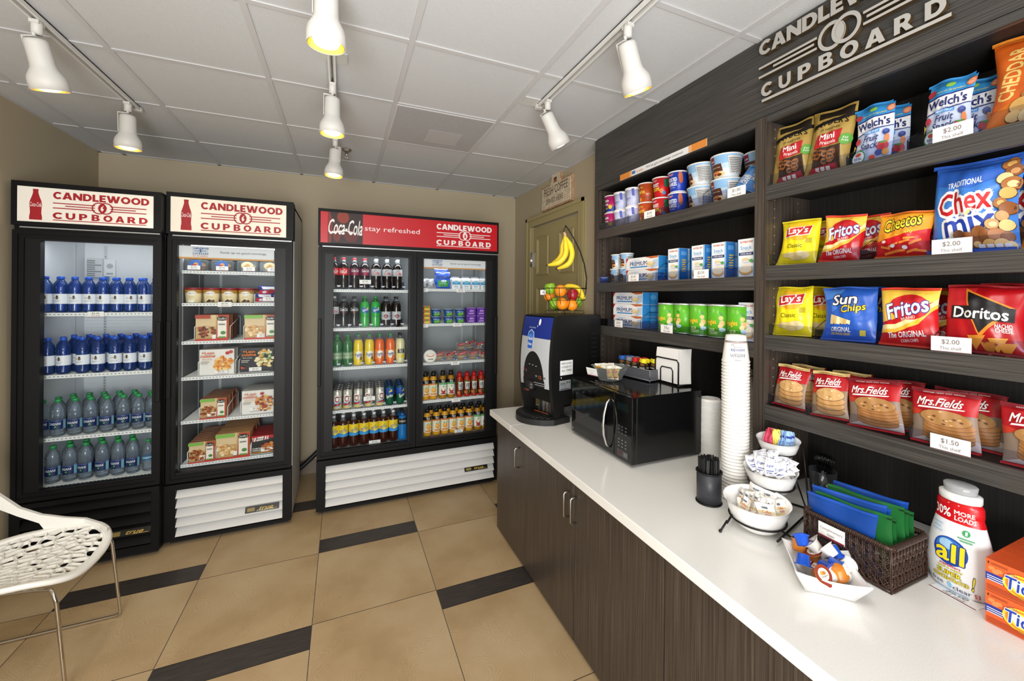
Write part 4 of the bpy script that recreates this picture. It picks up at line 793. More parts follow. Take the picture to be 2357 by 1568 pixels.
# metal lettering on the header panel: face art built with real thickness, in (u along -Y, v up)
sg = tag(empty('wall_sign', (FX, .88, 2.56)), 'raised brushed-metal two-line sign with interlocked rings on dark header panel', 'sign')
SIL = M('#d3d0ca', .38, .55); BRZ = M('#6d5637', .4, .6)
def solid(name, P, th=.016, holes=None):
    b = MB(); z0 = -.003-th
    f1 = lambda u, v, l: (z0-l, -u, v)
    if isinstance(P, tuple):
        T = P[0]
    else: T = None
    if T is None:
        b.poly(P, f1, SIL, 0); ar = sum(P[i-1][0]*P[i][1]-P[i][0]*P[i-1][1] for i in range(len(P)))
        if ar < 0: P = P[::-1]
        edges = [(P[i-1], P[i]) for i in range(len(P))]
    else:
        b.tris(T, f1, SIL, 0); cnt = {}
        for t in T:
            for i in range(3): cnt[(t[i-1], t[i])] = 1
        edges = [e for e in cnt if (e[1], e[0]) not in cnt]
    for p, q in edges: b.add([(z0, -p[0], p[1]), (z0, -q[0], q[1]), (-.003, -q[0], q[1]), (-.003, -p[0], p[1])], [(0, 3, 2, 1)], BRZ)
    return b.build(name, sg)
for ch, T in heavy('CANDLEWOOD', 0, .1, .593, .057, .045): tag(solid('letter', ([tuple((round(x, 6), round(y, 6)) for x, y in t) for t in T],)), 'metal letter '+ch)
for k, c in enumerate('CUPBOARD'):
    for ch, T in heavy(c, -.262+k*.0747, -.077, .056 if c in 'OA' else .048, .054): tag(solid('letter', ([tuple((round(x, 6), round(y, 6)) for x, y in t) for t in T],)), 'metal letter '+ch)
solid('bar', rc(-.283, -.123, .296, -.112))
for a, v in ((-.297, .022), (-.235, .004), (-.297, -.016)):
    e = -.078 if v == .004 else -.068
    solid('bar', rc(a, v-.0045, e, v+.0045)); solid('bar', rc(-e+.01, v-.0045, .29-(.06 if v == .004 else 0), v+.0045))
for s_ in (-1, 1):
    n = 36; T = []; cx, cy, a, bb = .004+.024*s_, .004, .046, .05
    O_ = [(round(cx+a*math.cos(2*PI*k/n), 6), round(cy+bb*math.sin(2*PI*k/n), 6)) for k in range(n)]; I_ = [(round(cx+a*.74*math.cos(2*PI*k/n), 6), round(cy+bb*.74*math.sin(2*PI*k/n), 6)) for k in range(n)]
    for k in range(n): T += [(O_[k-1], O_[k], I_[k]), (O_[k-1], I_[k], I_[k-1])]
    solid('ring', (T,), .016+.002*s_)
solid('flame', [(.004+.02*math.sin(PI*t), -.038+.084*t) for t in (0, .2, .4, .6, .8, 1)]+[(.004-.02*math.sin(PI*t), -.038+.084*t) for t in (.8, .6, .4, .2)], .017)
# long breakfast strip stuck over the left unit
w, h = .676, .036; b = MB(); b.box(-w/2, w/2, -.001, 0, 0, h, M('#f4f4f4', .5))
b.deco([('r', -.5, 0, -.36, 1, '#e8913a'), ('r', .36, 0, .5, 1, '#e8913a'), ('r', -.36, 0, -.33, 1, '#efb880'), ('r', .33, 0, .36, 1, '#efb880'), ('t', "We've got mornings covered.", .07, .46, .42, .5, '#55565a', {'b': .012}), ('t', 'for breakfast', -.22, .45, .09, .4, '#d8853a', {'b': .01, 'sh': .3}), ('r', -.325, .25, -.28, .75, '#4a7ab8')], flat(.001), w, h, None, .0004, .0002)
o = b.build('breakfast_strip'); o.location = (FX-.0015, 1.794, 2.359); o.rotation_euler = (0, 0, EAST); tag(o, 'white and orange breakfast slogan strip above the cereal cups', 'sign strip')

# ------------------------------------------------------------------ goods on the left unit
SX = 1.624
def cupstack(kind, lab, y, r, n, z, grp, where, x=None, rz=0):
    for k in range(n): kind.put('{}, {} {}'.format(lab, ('lower' if k == 0 else 'upper') if n > 1 else 'single', where), ((x or SX)+r, y, z+k*cupstack.h), EAST+rz, grp)
cupstack.h = .116
CH = .108
kl = lambda n, body, ops: cupk(n, 'cereal cup', .040, .052, CH, body, ops, '#f0efec', wd=.085)
K_rb = kl('cereal_cup', '#b8186a', [('r', -1.6, 0, 1.6, .35, '#1f3a9a'), ('t', 'Raisin', -.05, .72, .55, .17, '#ffffff', {'b': .04, 'o': .03, 'oc': '#2a1020'}), ('t', 'Bran', -.05, .5, .42, .17, '#ffffff', {'b': .04, 'o': .03, 'oc': '#2a1020'}), ('e', .3, .32, .16, .14, '#f0c83a', 8), ('t', 'Crunch', -.1, .26, .36, .13, '#f0d83a', {'b': .03}), ('r', -1.6, .0, 1.6, .04, '#e8e8e8')])
K_og = kl('oat_cup', '#c9cfee', [('r', -1.6, .9, 1.6, 1, '#f2f2f4'), ('t', 'Original', -.04, .42, .6, .17, '#3a4cb0', {'sh': .1}), ('r', -.2, .3, .2, .32, '#8a94d0'), ('p', [(-.5, .55), (-.42, .9), (-.38, .9), (-.46, .5)], '#7a2030'), ('r', .38, .55, .56, .95, '#4a50b8'), ('r', -1.6, 0, 1.6, .03, '#f2f2f4')])
K_hn = kl('cereal_cup', '#b8481a', [('t', 'Honey Nut', -.1, .78, .6, .13, '#f2c83a', {'b': .03}), ('t', 'Cheerios', -.08, .56, .78, .22, '#f6d23a', {'b': .03}), ('e', -.1, .14, .14, .12, '#f09a2a'), ('t', 'Gluten Free', .5, .42, .3, .09, '#f4e8d0'), ('r', .2, .12, .62, .3, '#98380f')])
K_fl = kl('cereal_cup', '#c8161e', [('t', "Kellogg's", -.1, .85, .5, .12, '#f2b8b8', script), ('t', 'FROOT', -.05, .62, .62, .18, '#ffffff', {'b': .05, 'o': .03, 'oc': '#1a5a2a'}), ('t', 'LOOPS', -.02, .4, .6, .18, '#f2d83a', {'b': .05, 'o': .03, 'oc': '#1a5a2a'}), ('e', .4, .3, .12, .12, '#e87a2a'), ('e', .55, .2, .1, .1, '#3a8ac8'), ('e', -.4, .2, .1, .1, '#5aae3a'), ('r', .6, .5, .9, .9, '#1a5a3a')])
K_ff = kl('cereal_cup', '#1a3fb0', [('t', "Kellogg's", -.1, .87, .5, .12, '#e83a3a', {'sh': .35, 'b': .03, 'o': .03, 'oc': '#ffffff'}), ('t', 'FROSTED', -.0, .62, .74, .19, '#ffffff', {'b': .05, 'sh': .1}), ('t', 'FLAKES', .02, .4, .62, .19, '#ffffff', {'b': .05, 'sh': .1}), ('e', .6, .7, .14, .3, '#b8582a'), ('r', -1.6, 0, 1.6, .05, '#e8e8ee'), ('t', 'OF CORN', .05, .22, .3, .06, '#e8e8f8')])
def oat(w): return [('r', -1.7, .62, 1.7, 1, '#8ab8e0'), ('r', -1.7, .4, 1.7, .62, '#b8d4ea'), ('p', [(-.36, .3), (.26, .3), (.22, .62), (-.34, .62)], '#5a2e1a'), ('e', -.02, .18, .36, .13, '#e8c890'), ('e', -.1, .2, .1, .06, '#b83a1c'), ('e', .1, .16, .1, .06, '#5a2a14'), ('e', .02, .24, .1, .05, '#d87a2a'), ('t', 'Baked Brown Sugar', -.05, .47, .46, .06, '#f4ece0'), ('r', -.3, .66, -.06, .94, '#8a1c24'), ('t', 'QUAKER', -.18, .75, .2, .07, '#f6f2ec', {'b': .03}), ('r', .5, .15, 1.1, .9, '#c8c8c6'), ]+[('r', .54, .2+.07*k, 1.05, .225+.07*k, '#4a4a4a') for k in range(9)]
K_qb = cupk('oatmeal_cup', 'oatmeal cup', .052, .07, CH, '#dfe8ee', oat(1), '#eeeae2', wd=.115)
K_qs = cupk('oatmeal_cup', 'oatmeal cup', .034, .043, .09, '#dfe8ee', oat(1), '#eeeae2', wd=.072)
Z1 = 2.0815
for kind, lab, y, r in ((K_rb, 'magenta and blue cereal cup', 2.318, .052), (K_og, 'pale lilac oat cup with Original lettering, outer', 2.215, .052), (K_og, 'pale lilac oat cup with Original lettering, inner', 2.095, .052), (K_hn, 'orange honey cereal cup', 1.975, .056), (K_fl, 'red fruity cereal cup', 1.845, .052), (K_ff, 'royal blue frosted cereal cup', 1.722, .054)):
    cupstack(kind, lab, y, r, 2, Z1, 'cereal cups on the top left shelf', 'of pair on top shelf')
cupstack(K_qb, 'wide blue oatmeal cup showing nutrition panel', 1.575, .07, 2, Z1, 'wide oatmeal cups', 'on top shelf', rz=-.55)
cupstack(K_qb, 'wide blue oatmeal cup facing front', 1.425, .07, 2, Z1, 'wide oatmeal cups', 'on top shelf', rz=-.1)
K_qb.put('wide blue oatmeal cup standing behind the snack bars on top shelf', (1.80, 1.33, Z1), EAST, 'wide oatmeal cups'); K_qb.put('wide blue oatmeal cup stacked high behind the snack bars', (1.80, 1.33, Z1+.116), EAST, 'wide oatmeal cups')
P_ng = pouchkind('cereal_bar', 'cereal bar', .065, .135, .024, '#3f82c8', [('r', -.5, .05, .5, .3, '#5f9ad8'), ('t', 'NUTRI', -.12, .5, .62, .2, '#f0f2f6', {'b': .03, 'rot': 90, 'o': .03, 'oc': '#1a2440'}), ('t', 'GRAIN', .16, .5, .62, .2, '#f0f2f6', {'b': .03, 'rot': 90, 'o': .03, 'oc': '#1a2440'}), ('e', .3, .2, .1, .06, '#d8c8a0')]+CR('#7aa8d8'), seed=21)
for i, (y, x, q) in enumerate(((1.335, 1.66, .5), (1.285, 1.67, .5), (1.31, 1.70, .45), (1.265, 1.71, .4))):
    P_ng.put('blue cereal bar leaning beside oatmeal cups, {} of four'.format(('front left', 'front right', 'rear left', 'rear right')[i]), (x, y, Z1+.026), EAST, 'blue cereal bars', -.25, q)
# crackers and tuna snack boxes
prem = [('r', -.5, 0, .5, 1, '#f2f3f5'), ('p', [(-.5, .6), (-.5, 1), (-.42, 1)], '#c8242a'), ('t', 'PREMIUM', -.1, .5, .54, .36, '#1f4a8a', {'b': .035}), ('r', -.36, .16, .18, .26, '#3a8ac8'), ('t', 'original', -.2, .8, .24, .13, '#7fb4dc'), ('p', [(.12, 1), (.5, 1), (.5, .86), (.3, .82)], '#c86a3a'), ('p', [(.3, .0), (.5, .2), (.5, .75), (.36, .7)], '#b8d0ea')]+food(.28, .4, .09, .22, ['#e8d4a0', '#d8bc80', '#f0e0b8'], 16, 9, .07)
K_pr = boxkind('cracker_box', 'cracker box', .285, .073, .12, prem, '#f2f3f5', '#2f8ad0', '#e8ecf0', [('t', 'PREMIUM', 0, .5, .6, .24, '#1f4a8a', {'rot': 90}), ('e', .2, .6, .2, .2, '#58a8e0')])
GP = 'cracker boxes'
K_pr.put('white and blue cracker box, lower of two on middle left shelf', (1.66, 2.0, 1.722), EAST, GP); K_pr.put('white and blue cracker box, upper of two on middle left shelf', (1.66, 1.997, 1.796), EAST+.02, GP)
for k in range(3): K_pr.put('white and blue cracker box, {} of front three-box stack'.format(('lowest', 'middle', 'topmost')[k]), (1.655, 2.125, 1.435+.074*k), EAST+.01*k, GP)
for k in range(2): K_pr.put('cracker box behind the front three-box stack, {}'.format(('lower', 'upper')[k]), (1.78, 2.10, 1.435+.074*k), EAST, GP)
tuna = [('r', -.5, 0, .5, 1, '#f2f4f6'), ('p', [(-.5, 0), (-.42, 0), (-.47, 1), (-.5, 1)], '#7ab4e0'), ('p', [(.42, 0), (.5, 0), (.5, 1), (.44, 1)], '#7ab4e0'), ('t', 'BUMBLE BEE', .02, .92, .74, .05, '#c85a3a', {'b': .02}), ('t', 'Snack', 0, .77, .66, .1, '#3a9ad8', {'b': .012}), ('t', 'ON THE RUN!', 0, .69, .5, .03, '#8ab0c8'), ('r', -.42, .57, .42, .645, '#1a2f6a'), ('t', 'TUNA SALAD', 0, .607, .66, .04, '#f2f4f6', {'b': .03}), ('e', .0, .43, .2, .05, '#3a5a9a'), ('r', -.2, .38, .2, .43, '#e8e8f0'), ('e', 0, .46, .2, .04, '#e8d8a8'), ('e', .0, .17, .4, .11, '#d8a85a'), ('e', 0, .2, .36, .09, '#f0e4c4'), ('e', .1, .27, .26, .06, '#f2e8d0'), ('e', .34, .42, .12, .04, '#5aae5a')]
K_tu = boxkind('tuna_snack_box', 'snack box', .085, .172, .062, tuna, '#f2f4f6', '#2f78c0', '#dfe8f0', [('r', -.3, .78, .3, .9, '#5a9ad8'), ]+[('e', .02, .28+.07*k, .26, .02, '#d8b45a') for k in range(6)])
GT = 'tuna snack boxes'
for i, y in enumerate((1.732, 1.563, 1.437, 1.288)):
    nm = ('leftmost', 'second from left', 'third from left', 'rightmost')[i]
    K_tu.put('tall white and blue tuna snack box, {} in front on middle shelf'.format(nm), (1.658, y, 1.722), EAST-(.04 if i != 3 else 0), GT)
    K_tu.put('tuna snack box standing behind the {} front one on middle shelf'.format(nm), (1.728, y-.004, 1.722), EAST-.04, GT)
K_tu.put('tall white and blue tuna snack box beside the green tubes', (1.658, 1.283, 1.435), EAST, GT)
for i, y in enumerate((2.298, 2.2)):
    for k in range(2): K_qs.put('small blue oatmeal cup, {} {} on middle left shelf'.format(('lower', 'upper')[k], ('left', 'right')[i]), (1.70, y-.01*k, 1.722+.096*k), EAST, 'small oatmeal cups')
def tube():
    root = empty('crisp_tube'); b = MB(); R = .0555; h = .16
    b.lathe([(R, .004), (R, h-.006)], M('#5fb82a', .3), 26)
    b.deco([('p', [(-.36, .08), (.5, .02), (.5, .2), (-.36, .26)], '#4a9a20'), ('t', 'Pringles', -.1, .46, .64, .2, '#f4d83a', {'b': .05, 'rot': 4, 'o': .03, 'oc': '#2a1a10'}), ('t', 'SOUR', .0, .25, .3, .09, '#d8f0a8', {'b': .04}), ('t', 'CREAM', .06, .15, .42, .09, '#d8f0a8', {'b': .04}), ('e', .42, .6, .1, .06, '#e8c070'), ('e', .47, .44, .12, .09, '#e0b870'), ('e', .4, .36, .1, .07, '#efd090'), ('p', [(.34, .8), (.52, .72), (.42, .68)], '#2f7a2a'), ('e', .48, .26, .14, .06, '#b8d8e8')], cyl(R), .1, h, .014); b.build('tube_body', root)
    b = MB(); b.lathe([(R+.001, h-.008), (R+.0025, h-.006), (R+.0025, h), (R-.002, h+.001), (R-.004, h-.001), (0, h-.001)], M('#d8dad8', .3, .5), 26); b.build('lid', root)
    b = MB(); b.lathe([(R+.0015, 0), (R+.0015, .006)], M('#c9cbc9', .3, .7), 26); b.build('rim', root); return root
K_pg = Kind('crisp tube', tube)
for i, (y, rz) in enumerate(((1.79, .1), (1.675, -.65), (1.56, 0.05), (1.445, 0), (1.333, .05))):
    K_pg.put('short green crisp tube, {} on lower left shelf'.format(nth(i, 5)), (1.682+.006*(i == 1), y, 1.435), EAST+rz, 'green crisp tubes')
for i, y in enumerate((1.72, 1.60, 1.48, 1.37)): K_pg.put('green crisp tube in back row, {}'.format(nth(i, 4)), (1.825, y, 1.435), EAST, 'green crisp tubes')
TX = 1.607
for z, y, p, n, w in ((2.079, 1.868, '$2.00', 'cereal cups on the top left shelf', .09), (2.079, 1.3, '$1.00', 'cereal bars', .092), (1.719, 2.006, '$1.50', 'two cracker boxes on middle shelf', .095), (1.719, 1.494, '$2.50', 'tuna snack boxes on middle shelf', .09), (1.432, 2.149, '$3.00', 'three-box cracker stack', .08), (1.432, 1.725, '75c', 'green crisp tubes', .088)):
    price_at(p, 'white price tag on the shelf lip before the '+n, (TX, y, z), EAST, w, .046)
def divider(y, z, h=.1):
    b = MB(); b.tube([(0, 0, 0), (0, 0, h*.55), (.06, 0, h), (.2, 0, h)], .0012, M('#141414', .4), 6); b.box(-.004, .2, -.0008, .0008, 0, h*.5, ACRYL); o = b.build('shelf_divider'); o.location = (1.625, y, z); return o
GD = 'thin dark wire dividers on the left shelving unit'
for y, z, n in ((2.085, 2.081, 'between oat cups'), (1.905, 2.081, 'beside honey cereal'), (1.79, 2.081, 'beside red cereal'), (1.50, 2.081, 'between oatmeal cups'), (2.17, 1.721, 'left of cracker boxes'), (1.83, 1.721, 'right of cracker boxes'), (1.645, 1.721, 'after first tuna box'), (1.50, 1.721, 'after second tuna box'), (1.372, 1.721, 'before last tuna box'), (1.96, 1.434, 'right of cracker stack')):
    tag(divider(y, z), 'thin black wire shelf divider {} on {} shelf'.format(n, {2.081: 'top', 1.721: 'middle', 1.434: 'lower'}[z]), 'shelf divider', GD)

# ------------------------------------------------------------------ bags on the right unit
tO = lambda s, u, v, w, h, c, oc, o=.05, **k: ('t', s, u, v, w, h, c, dict(b=.035, o=o, oc=oc, **k))
lays = [('e', 0, .72, .33, .21, '#f7c52a'), ('e', .03, .68, .26, .17, '#f4a81e'), ('p', [(-.36, .58), (.3, .64), (.36, .86), (.3, .84), (-.3, .8), (-.34, .74)], '#f4f0e4'), ('p', [(-.34, .6), (.28, .655), (.335, .84), (-.3, .78)], '#c8201c'), ('t', "Lay's", 0, .72, .52, .2, '#f8f4ee', {'b': .045, 'sh': .15, 'rot': 5}), ('t', 'Classic', -.04, .4, .4, .09, '#3a4a1a', {'rot': 2}), ('e', .16, .2, .2, .09, '#ecd9a0'), ('e', -.12, .2, .2, .06, '#e2cc88'), ('e', .05, .14, .16, .05, '#d8c078'), ('r', .24, .46, .38, .56, '#b8a81c')]+CR('#e8d42a')
fritos = [('p', [(-.5, .38), (0, .5), (.5, .8), (.5, 1), (-.5, 1)], '#f6c648'), ('p', [(-.5, .26), (-.2, .28), (.2, .42), (.5, .72), (.5, .82), (.2, .52), (-.2, .36), (-.5, .34)], '#f8e2a0'), ('p', [(-.5, .2), (-.2, .22), (.22, .38), (.5, .66), (.5, .72), (.2, .45), (-.2, .28), (-.5, .26)], '#f2b93a'), ('e', .05, .66, .36, .22, '#c4181c'), tO('Fritos', 0, .64, .8, .27, '#fbf8f2', '#1f2f8a', .05, sh=.25, rot=16), ('t', 'BRAND', .05, .47, .26, .045, '#f6e8d8', {'rot': 16}), ('t', 'The ORIGINAL', .0, .2, .66, .1, '#fbf4ec', {'b': .03, 'rot': 8}), ('t', 'CORN CHIPS', .06, .1, .3, .05, '#f4e4d8', {'rot': 8})]+CR('#d83a24')
cheetos = [('p', [(-.5, .36), (0, .46), (.5, .6), (.5, 1), (-.5, 1)], '#f29a1c'), ('p', [(-.5, .52), (.1, .62), (.5, .86), (.5, 1), (-.5, 1)], '#f4a528'), tO('Cheetos', -.02, .76, .68, .3, '#f8d82a', '#1c120c', .08, rot=13), tO('Crunchy', .1, .52, .32, .11, '#f8d040', '#b83a14', .05, rot=13, sh=.2)]+[('p', [(u, v), (u+.2, v+a), (u+.2, v+a+.045), (u, v+.05)], '#f0862a') for u, v, a in ((-.3, .06, .04), (-.1, .1, .03), (.12, .08, .06), (.2, .24, .1), (-.2, .2, .08), (.02, .28, .05), (.26, .12, -.03), (-.36, .22, -.06), (.1, .36, .02))]+[('e', -.1, .24, .05, .04, '#f4ece0'), ('e', .12, .2, .05, .04, '#f4ece0'), ('e', -.28, .34, .05, .03, '#f4ece0')]+CR('#d8681c')
snk = ['#c8925a', '#a86a34', '#e2bc78', '#8a5228', '#d8a85c', '#5a321a', '#e8cc92']
def snacks(pts, seed, s=.075):
    r = random.Random(seed); out = []
    for u, v in pts:
        c = r.choice(snk); a = s*r.uniform(.8, 1.25); out += [('e', u, v, a*1.06, a*.86, '#4a2a14', 14), ('e', u, v+.004, a, a*.8, c, 14)]
        if r.random() < .5: out += [('e', u+.01, v, a*.55, a*.4, r.choice(snk), 10)]
    return out
chex = [('p', [(-.5, .8), (0, .7), (.5, .84), (.5, 1), (-.5, 1)], '#2f62c0'), ('t', 'TRADITIONAL', -.08, .77, .42, .07, '#f0f4fa', {'b': .03, 'rot': 6}), tO('Chex', -.06, .56, .64, .26, '#c0181e', '#f8f8f8', .13, rot=8, sh=.1), tO('mix', -.0, .32, .62, .24, '#1f3fa0', '#f8f8f8', .13, rot=8, sh=.1), ('t', 'SNACK MIX', -.14, .17, .22, .035, '#e8ecf4', {'rot': 6})]+snacks([(.36, .92), (.42, .84), (.36, .76), (.44, .7), (.42, .6), (.36, .5), (.44, .44), (.38, .36), (.28, .28), (.42, .26), (.14, .2), (.22, .16), (.32, .16), (.42, .14), (0, .14), (.1, .08), (.24, .06), (.36, .06), (.44, .04), (-.08, .18)], 3)+[('p', [(.04, .42), (.1, .46), (.08, .4), (.02, .37)], '#e8c878')]+[('r', .12+.09*k, .03, .19+.09*k, .075, '#e8e8ea') for k in range(4)]+CR('#2a58b4')
ched = [('p', [(-.5, .2), (-.2, .3), (.1, .9), (-.5, 1)], '#d8641c'), ('t', 'CHEDDAR', -.33, .58, .62, .15, '#f6d27a', {'b': .045, 'rot': 80}), ('p', [(-.2, .4), (-.12, .38), (.06, .92), (-.02, .92)], '#c8521a'), tO('Chex', .18, .62, .5, .28, '#c0181e', '#f8f8f8', .12, sh=.1), tO('mix', .2, .38, .44, .2, '#1f3fa0', '#f8f8f8', .12, sh=.1)]+snacks([(-.16, .3), (-.05, .26), (-.22, .2), (-.1, .16), (.05, .2), (-.26, .1), (-.14, .08), (0, .1), (.14, .12), (.26, .2), (.3, .1), (.4, .16)], 4)+[('p', [(-.14, .42), (-.02, .36), (-.14, .32)], '#f2cc4a')]+CR('#e88a2a')
sun = [('p', [(-.5, .75), (-.2, .8), (0, 1), (-.5, 1)], '#4f86d8'), ('p', [(-.32, .5), (-.2, .6), (-.34, .74)], '#3f74c8'), tO('Sun', -.06, .76, .5, .2, '#f8f8f8', '#14142a', .07, sh=.2, rot=5), tO('Chips', .12, .58, .46, .17, '#f2cc2a', '#14142a', .06, sh=.2, rot=10)]+[('p', [(-.34+.07*k, .3+.01*(k % 2)), (-.27+.07*k, .29), (-.26+.07*k, .46-.02*k), (-.33+.07*k, .48-.02*k)], ['#e2cc92', '#c8a868', '#efdcae'][k % 3]) for k in range(6)]+[('t', 'ORIGINAL', -.1, .2, .38, .085, '#f4f4f0', {'b': .025}), ('t', '100% WHOLE GRAIN', -.1, .12, .36, .045, '#e8c42a', {'b': .02}), ('r', .26, .1, .36, .2, '#c8b83a')]+CR('#2f5cb8')
dor = [('p', [(-.5, .5), (-.2, .5), (-.1, .95), (-.5, .95)], '#c8242a'), ('p', [(-.26, .94), (.42, .66), (.0, .22)], '#e8872a'), ('p', [(-.22, .9), (.36, .66), (.0, .28)], '#171314'), ('p', [(-.4, .48), (.42, .46), (.42, .66), (-.4, .68)], '#171314'), tO('Doritos', 0, .57, .72, .17, '#fbfaf8', '#171314', .04, rot=-2), ('t', 'NACHO', .3, .4, .2, .06, '#f2eee8', {'b': .03}), ('t', 'CHEESE', .3, .34, .2, .06, '#f2eee8', {'b': .03})]+[('p', [(u, v), (u+.24, v+.02), (u+.1, v-.2)], c) for u, v, c in ((-.16, .24, '#d88a2a'), (.1, .22, '#e09a34'), (.0, .16, '#c8782a'), (.2, .16, '#d88a2a'))]+[('e', .06, .16, .02, .015, '#8a3a14'), ('e', .2, .14, .02, .015, '#8a3a14')]+CR('#8a1018')
def fields(kind):
    ck = '#c2935a' if kind else '#a06c3a'; n = 3 if kind else 5
    o = [('r', -.5, .04, .5, .62, '#94785c' if kind else '#8a7666'), ('p', [(-.5, .04), (.5, .04), (.5, .2), (.1, .3), (-.3, .12)], '#bfa682' if kind else '#b8aa9e'), ('p', [(-.5, .55), (.5, .62), (.5, .955), (-.5, .955)], '#b8141e'), ('p', [(-.5, .48), (-.2, .56), (-.5, .62)], '#c83a24')]
    for k in range(n): v = .18+k*(.3/n); o += [('e', .06+.012*k, v-.012, .38, .1, '#7a5028', 24), ('e', .06+.012*k, v, .38, .1, ck, 24)]
    o += [('e', .06, .5, .39, .14, '#8a5a30', 26), ('e', .06, .51, .385, .135, '#cda268' if kind else '#a87a46', 26)]
    r = random.Random(5+kind)
    for k in range(12): a = r.uniform(0, 6.28); q = r.random()**.5; o.append(('e', .06+.32*q*math.cos(a), .51+.11*q*math.sin(a), .03, .014, ('#efd0a0', '#c89858')[k % 2] if kind else ('#5a3018', '#d0a06a')[k % 2], 8))
    o += [('t', 'Mrs.Fields', -.03, .78, .7, .15, '#f8f6f2', {'b': .03, 'sh': .4, 'rot': 3}), ('p', [(-.36, .64), (.34, .69), (.36, .71), (-.2, .68), (-.34, .67)], '#f8f6f2')]
    tc = '#d8bc7a' if kind else '#7d1a24'
    return o+[('r', -.5, .93, .5, 1, tc), ('t', 'white chunk macadamia' if kind else 'oatmeal raisin with walnuts', 0, .955, .6, .03, '#3a2a14' if kind else '#e8d8d0'), ('r', -.5, 0, .5, .04, '#b8141e')]
welch = [('r', -.5, 0, .5, .68, '#c3cfe8'), ('p', [(-.5, .52), (.5, .58), (.5, .78), (-.5, .74)], '#f4f5f8'), ('p', [(-.5, .74), (.5, .78), (.5, .8), (-.5, .765)], '#23307a'), ('p', [(-.5, .5), (.5, .565), (.5, .58), (-.5, .52)], '#23307a'), ('e', -.42, .86, .1, .06, '#b83a44'), ('e', .42, .9, .1, .07, '#e0764a'), ('e', .42, .9, .07, .05, '#f2a880'), ('e', .0, .92, .1, .035, '#8ac04a'), ('t', 'Fruit is our 1st ingredient!', .02, .83, .62, .035, '#f0d83a', {'sh': .2, 'b': .02}), ('t', "Welch's", 0, .655, .86, .15, '#1c2468', {'b': .04, 'rot': 3}), ('t', 'FAMILY FARMER OWNED', 0, .555, .62, .022, '#4a5078', {'rot': 3}), ('r', -.22, .48, .2, .53, '#3a92d8'), ('t', 'MIXED FRUIT', -.01, .505, .38, .03, '#f4f6fa', {'b': .03}), ('t', 'Fruit', -.02, .4, .42, .11, '#1c2468', {'b': .02, 'sh': .3}), ('t', 'Snacks', -.02, .28, .58, .11, '#1c2468', {'b': .02, 'sh': .3}), ('e', .36, .46, .08, .05, '#2c3a80'), ('e', .36, .48, .05, .03, '#4a5ca8'), ('e', -.4, .4, .09, .055, '#c83a4c'), ('e', .4, .34, .05, .08, '#e0844a'), ('e', .32, .22, .14, .08, '#c42a34'), ('p', [(.2, .3), (.44, .3), (.32, .26)], '#4a8a3a'), ('e', .24, .13, .09, .05, '#38468c'), ('e', .4, .12, .08, .05, '#e09a3a'), ('e', .08, .07, .08, .04, '#d8543a'), ('e', -.3, .12, .2, .11, '#3f9a48'), ('e', -.3, .12, .17, .09, '#f0f2ee'), ('t', 'REAL', -.3, .1, .22, .04, '#3a3a6a', {'b': .03}), ('t', 'Fruit', -.3, .055, .16, .03, '#3a3a6a'), ('e', -.3, .16, .09, .03, '#d8543a'), ('p', [(-.5, .2), (-.42, .3), (-.5, .36)], '#f0d040')]+CR('#2f86c8')
snyd = [('p', [(-.5, .7), (.5, .8), (.5, .86), (.3, .84), (-.5, .76)], '#1c1712'), ('r', -.32, .84, .46, .96, '#241c14'), ('t', "SNYDER'S", -.02, .73, .8, .09, '#17120e', {'b': .04, 'rot': 5, 'arc': .4}), ('t', 'OF HANOVER', 0, .66, .44, .035, '#17120e', {'rot': 5}), ('p', [(-.3, .04), (.36, .04), (.32, .4), (-.26, .38)], '#3a2212'), ('p', [(-.3, .38), (.26, .42), (.3, .62), (-.26, .58)], '#b3161e'), ('t', 'Mini', -.02, .54, .34, .09, '#fbf6ee', {'b': .035, 'rot': 4}), ('t', 'Pretzels', .02, .45, .34, .05, '#fbf6ee', {'rot': 4}), ('e', .4, .46, .13, .08, '#5fa040'), ('t', 'Fat', .4, .48, .1, .035, '#f4f6ec'), ('t', 'Free', .4, .44, .12, .035, '#f4f6ec')]
r_ = random.Random(6)
for k in range(14):
    u, v = r_.uniform(-.22, .26), r_.uniform(.12, .34); snyd += [('e', u, v, .075, .045, '#8a5226', 12), ('e', u-.02, v, .028, .022, '#3a2212', 8), ('e', u+.03, v, .028, .022, '#3a2212', 8)]
snyd += [('p', [(-.34, .0), (.36, .0), (.32, .12), (-.24, .08)], '#9a1420')]+[('r', -.14+.12*k, .03, -.05+.12*k, .08, '#d8d0c0') for k in range(3)]
LEAN = -.16
def bagk(name, w, h, d, base, ops, seed, cat='snack bag', back=None, rough=.28): return pouchkind(name, cat, w, h, d, base, ops, back, rough, seed)
B_sny = bagk('pretzel_bag', .148, .258, .06, '#b0924a', snyd, 31); B_wel = bagk('fruit_snack_bag', .112, .205, .035, '#3a94d4', welch, 32); B_wel2 = bagk('fruit_snack_bag', .107, .2, .035, '#3a94d4', welch, 33)
B_che = bagk('cheddar_mix_bag', .24, .255, .08, '#e57a24', ched, 34); B_lay = bagk('potato_chip_bag', .148, .185, .06, '#f2de1e', lays, 35); B_lay2 = bagk('potato_chip_bag', .153, .2, .06, '#f2de1e', lays, 36)
B_fri = bagk('corn_chip_bag', .126, .175, .05, '#c4161c', fritos, 37); B_fri2 = bagk('corn_chip_bag', .15, .19, .05, '#c4161c', fritos, 38); B_chs = bagk('cheese_puff_bag', .145, .15, .055, '#c8141c', cheetos, 39)
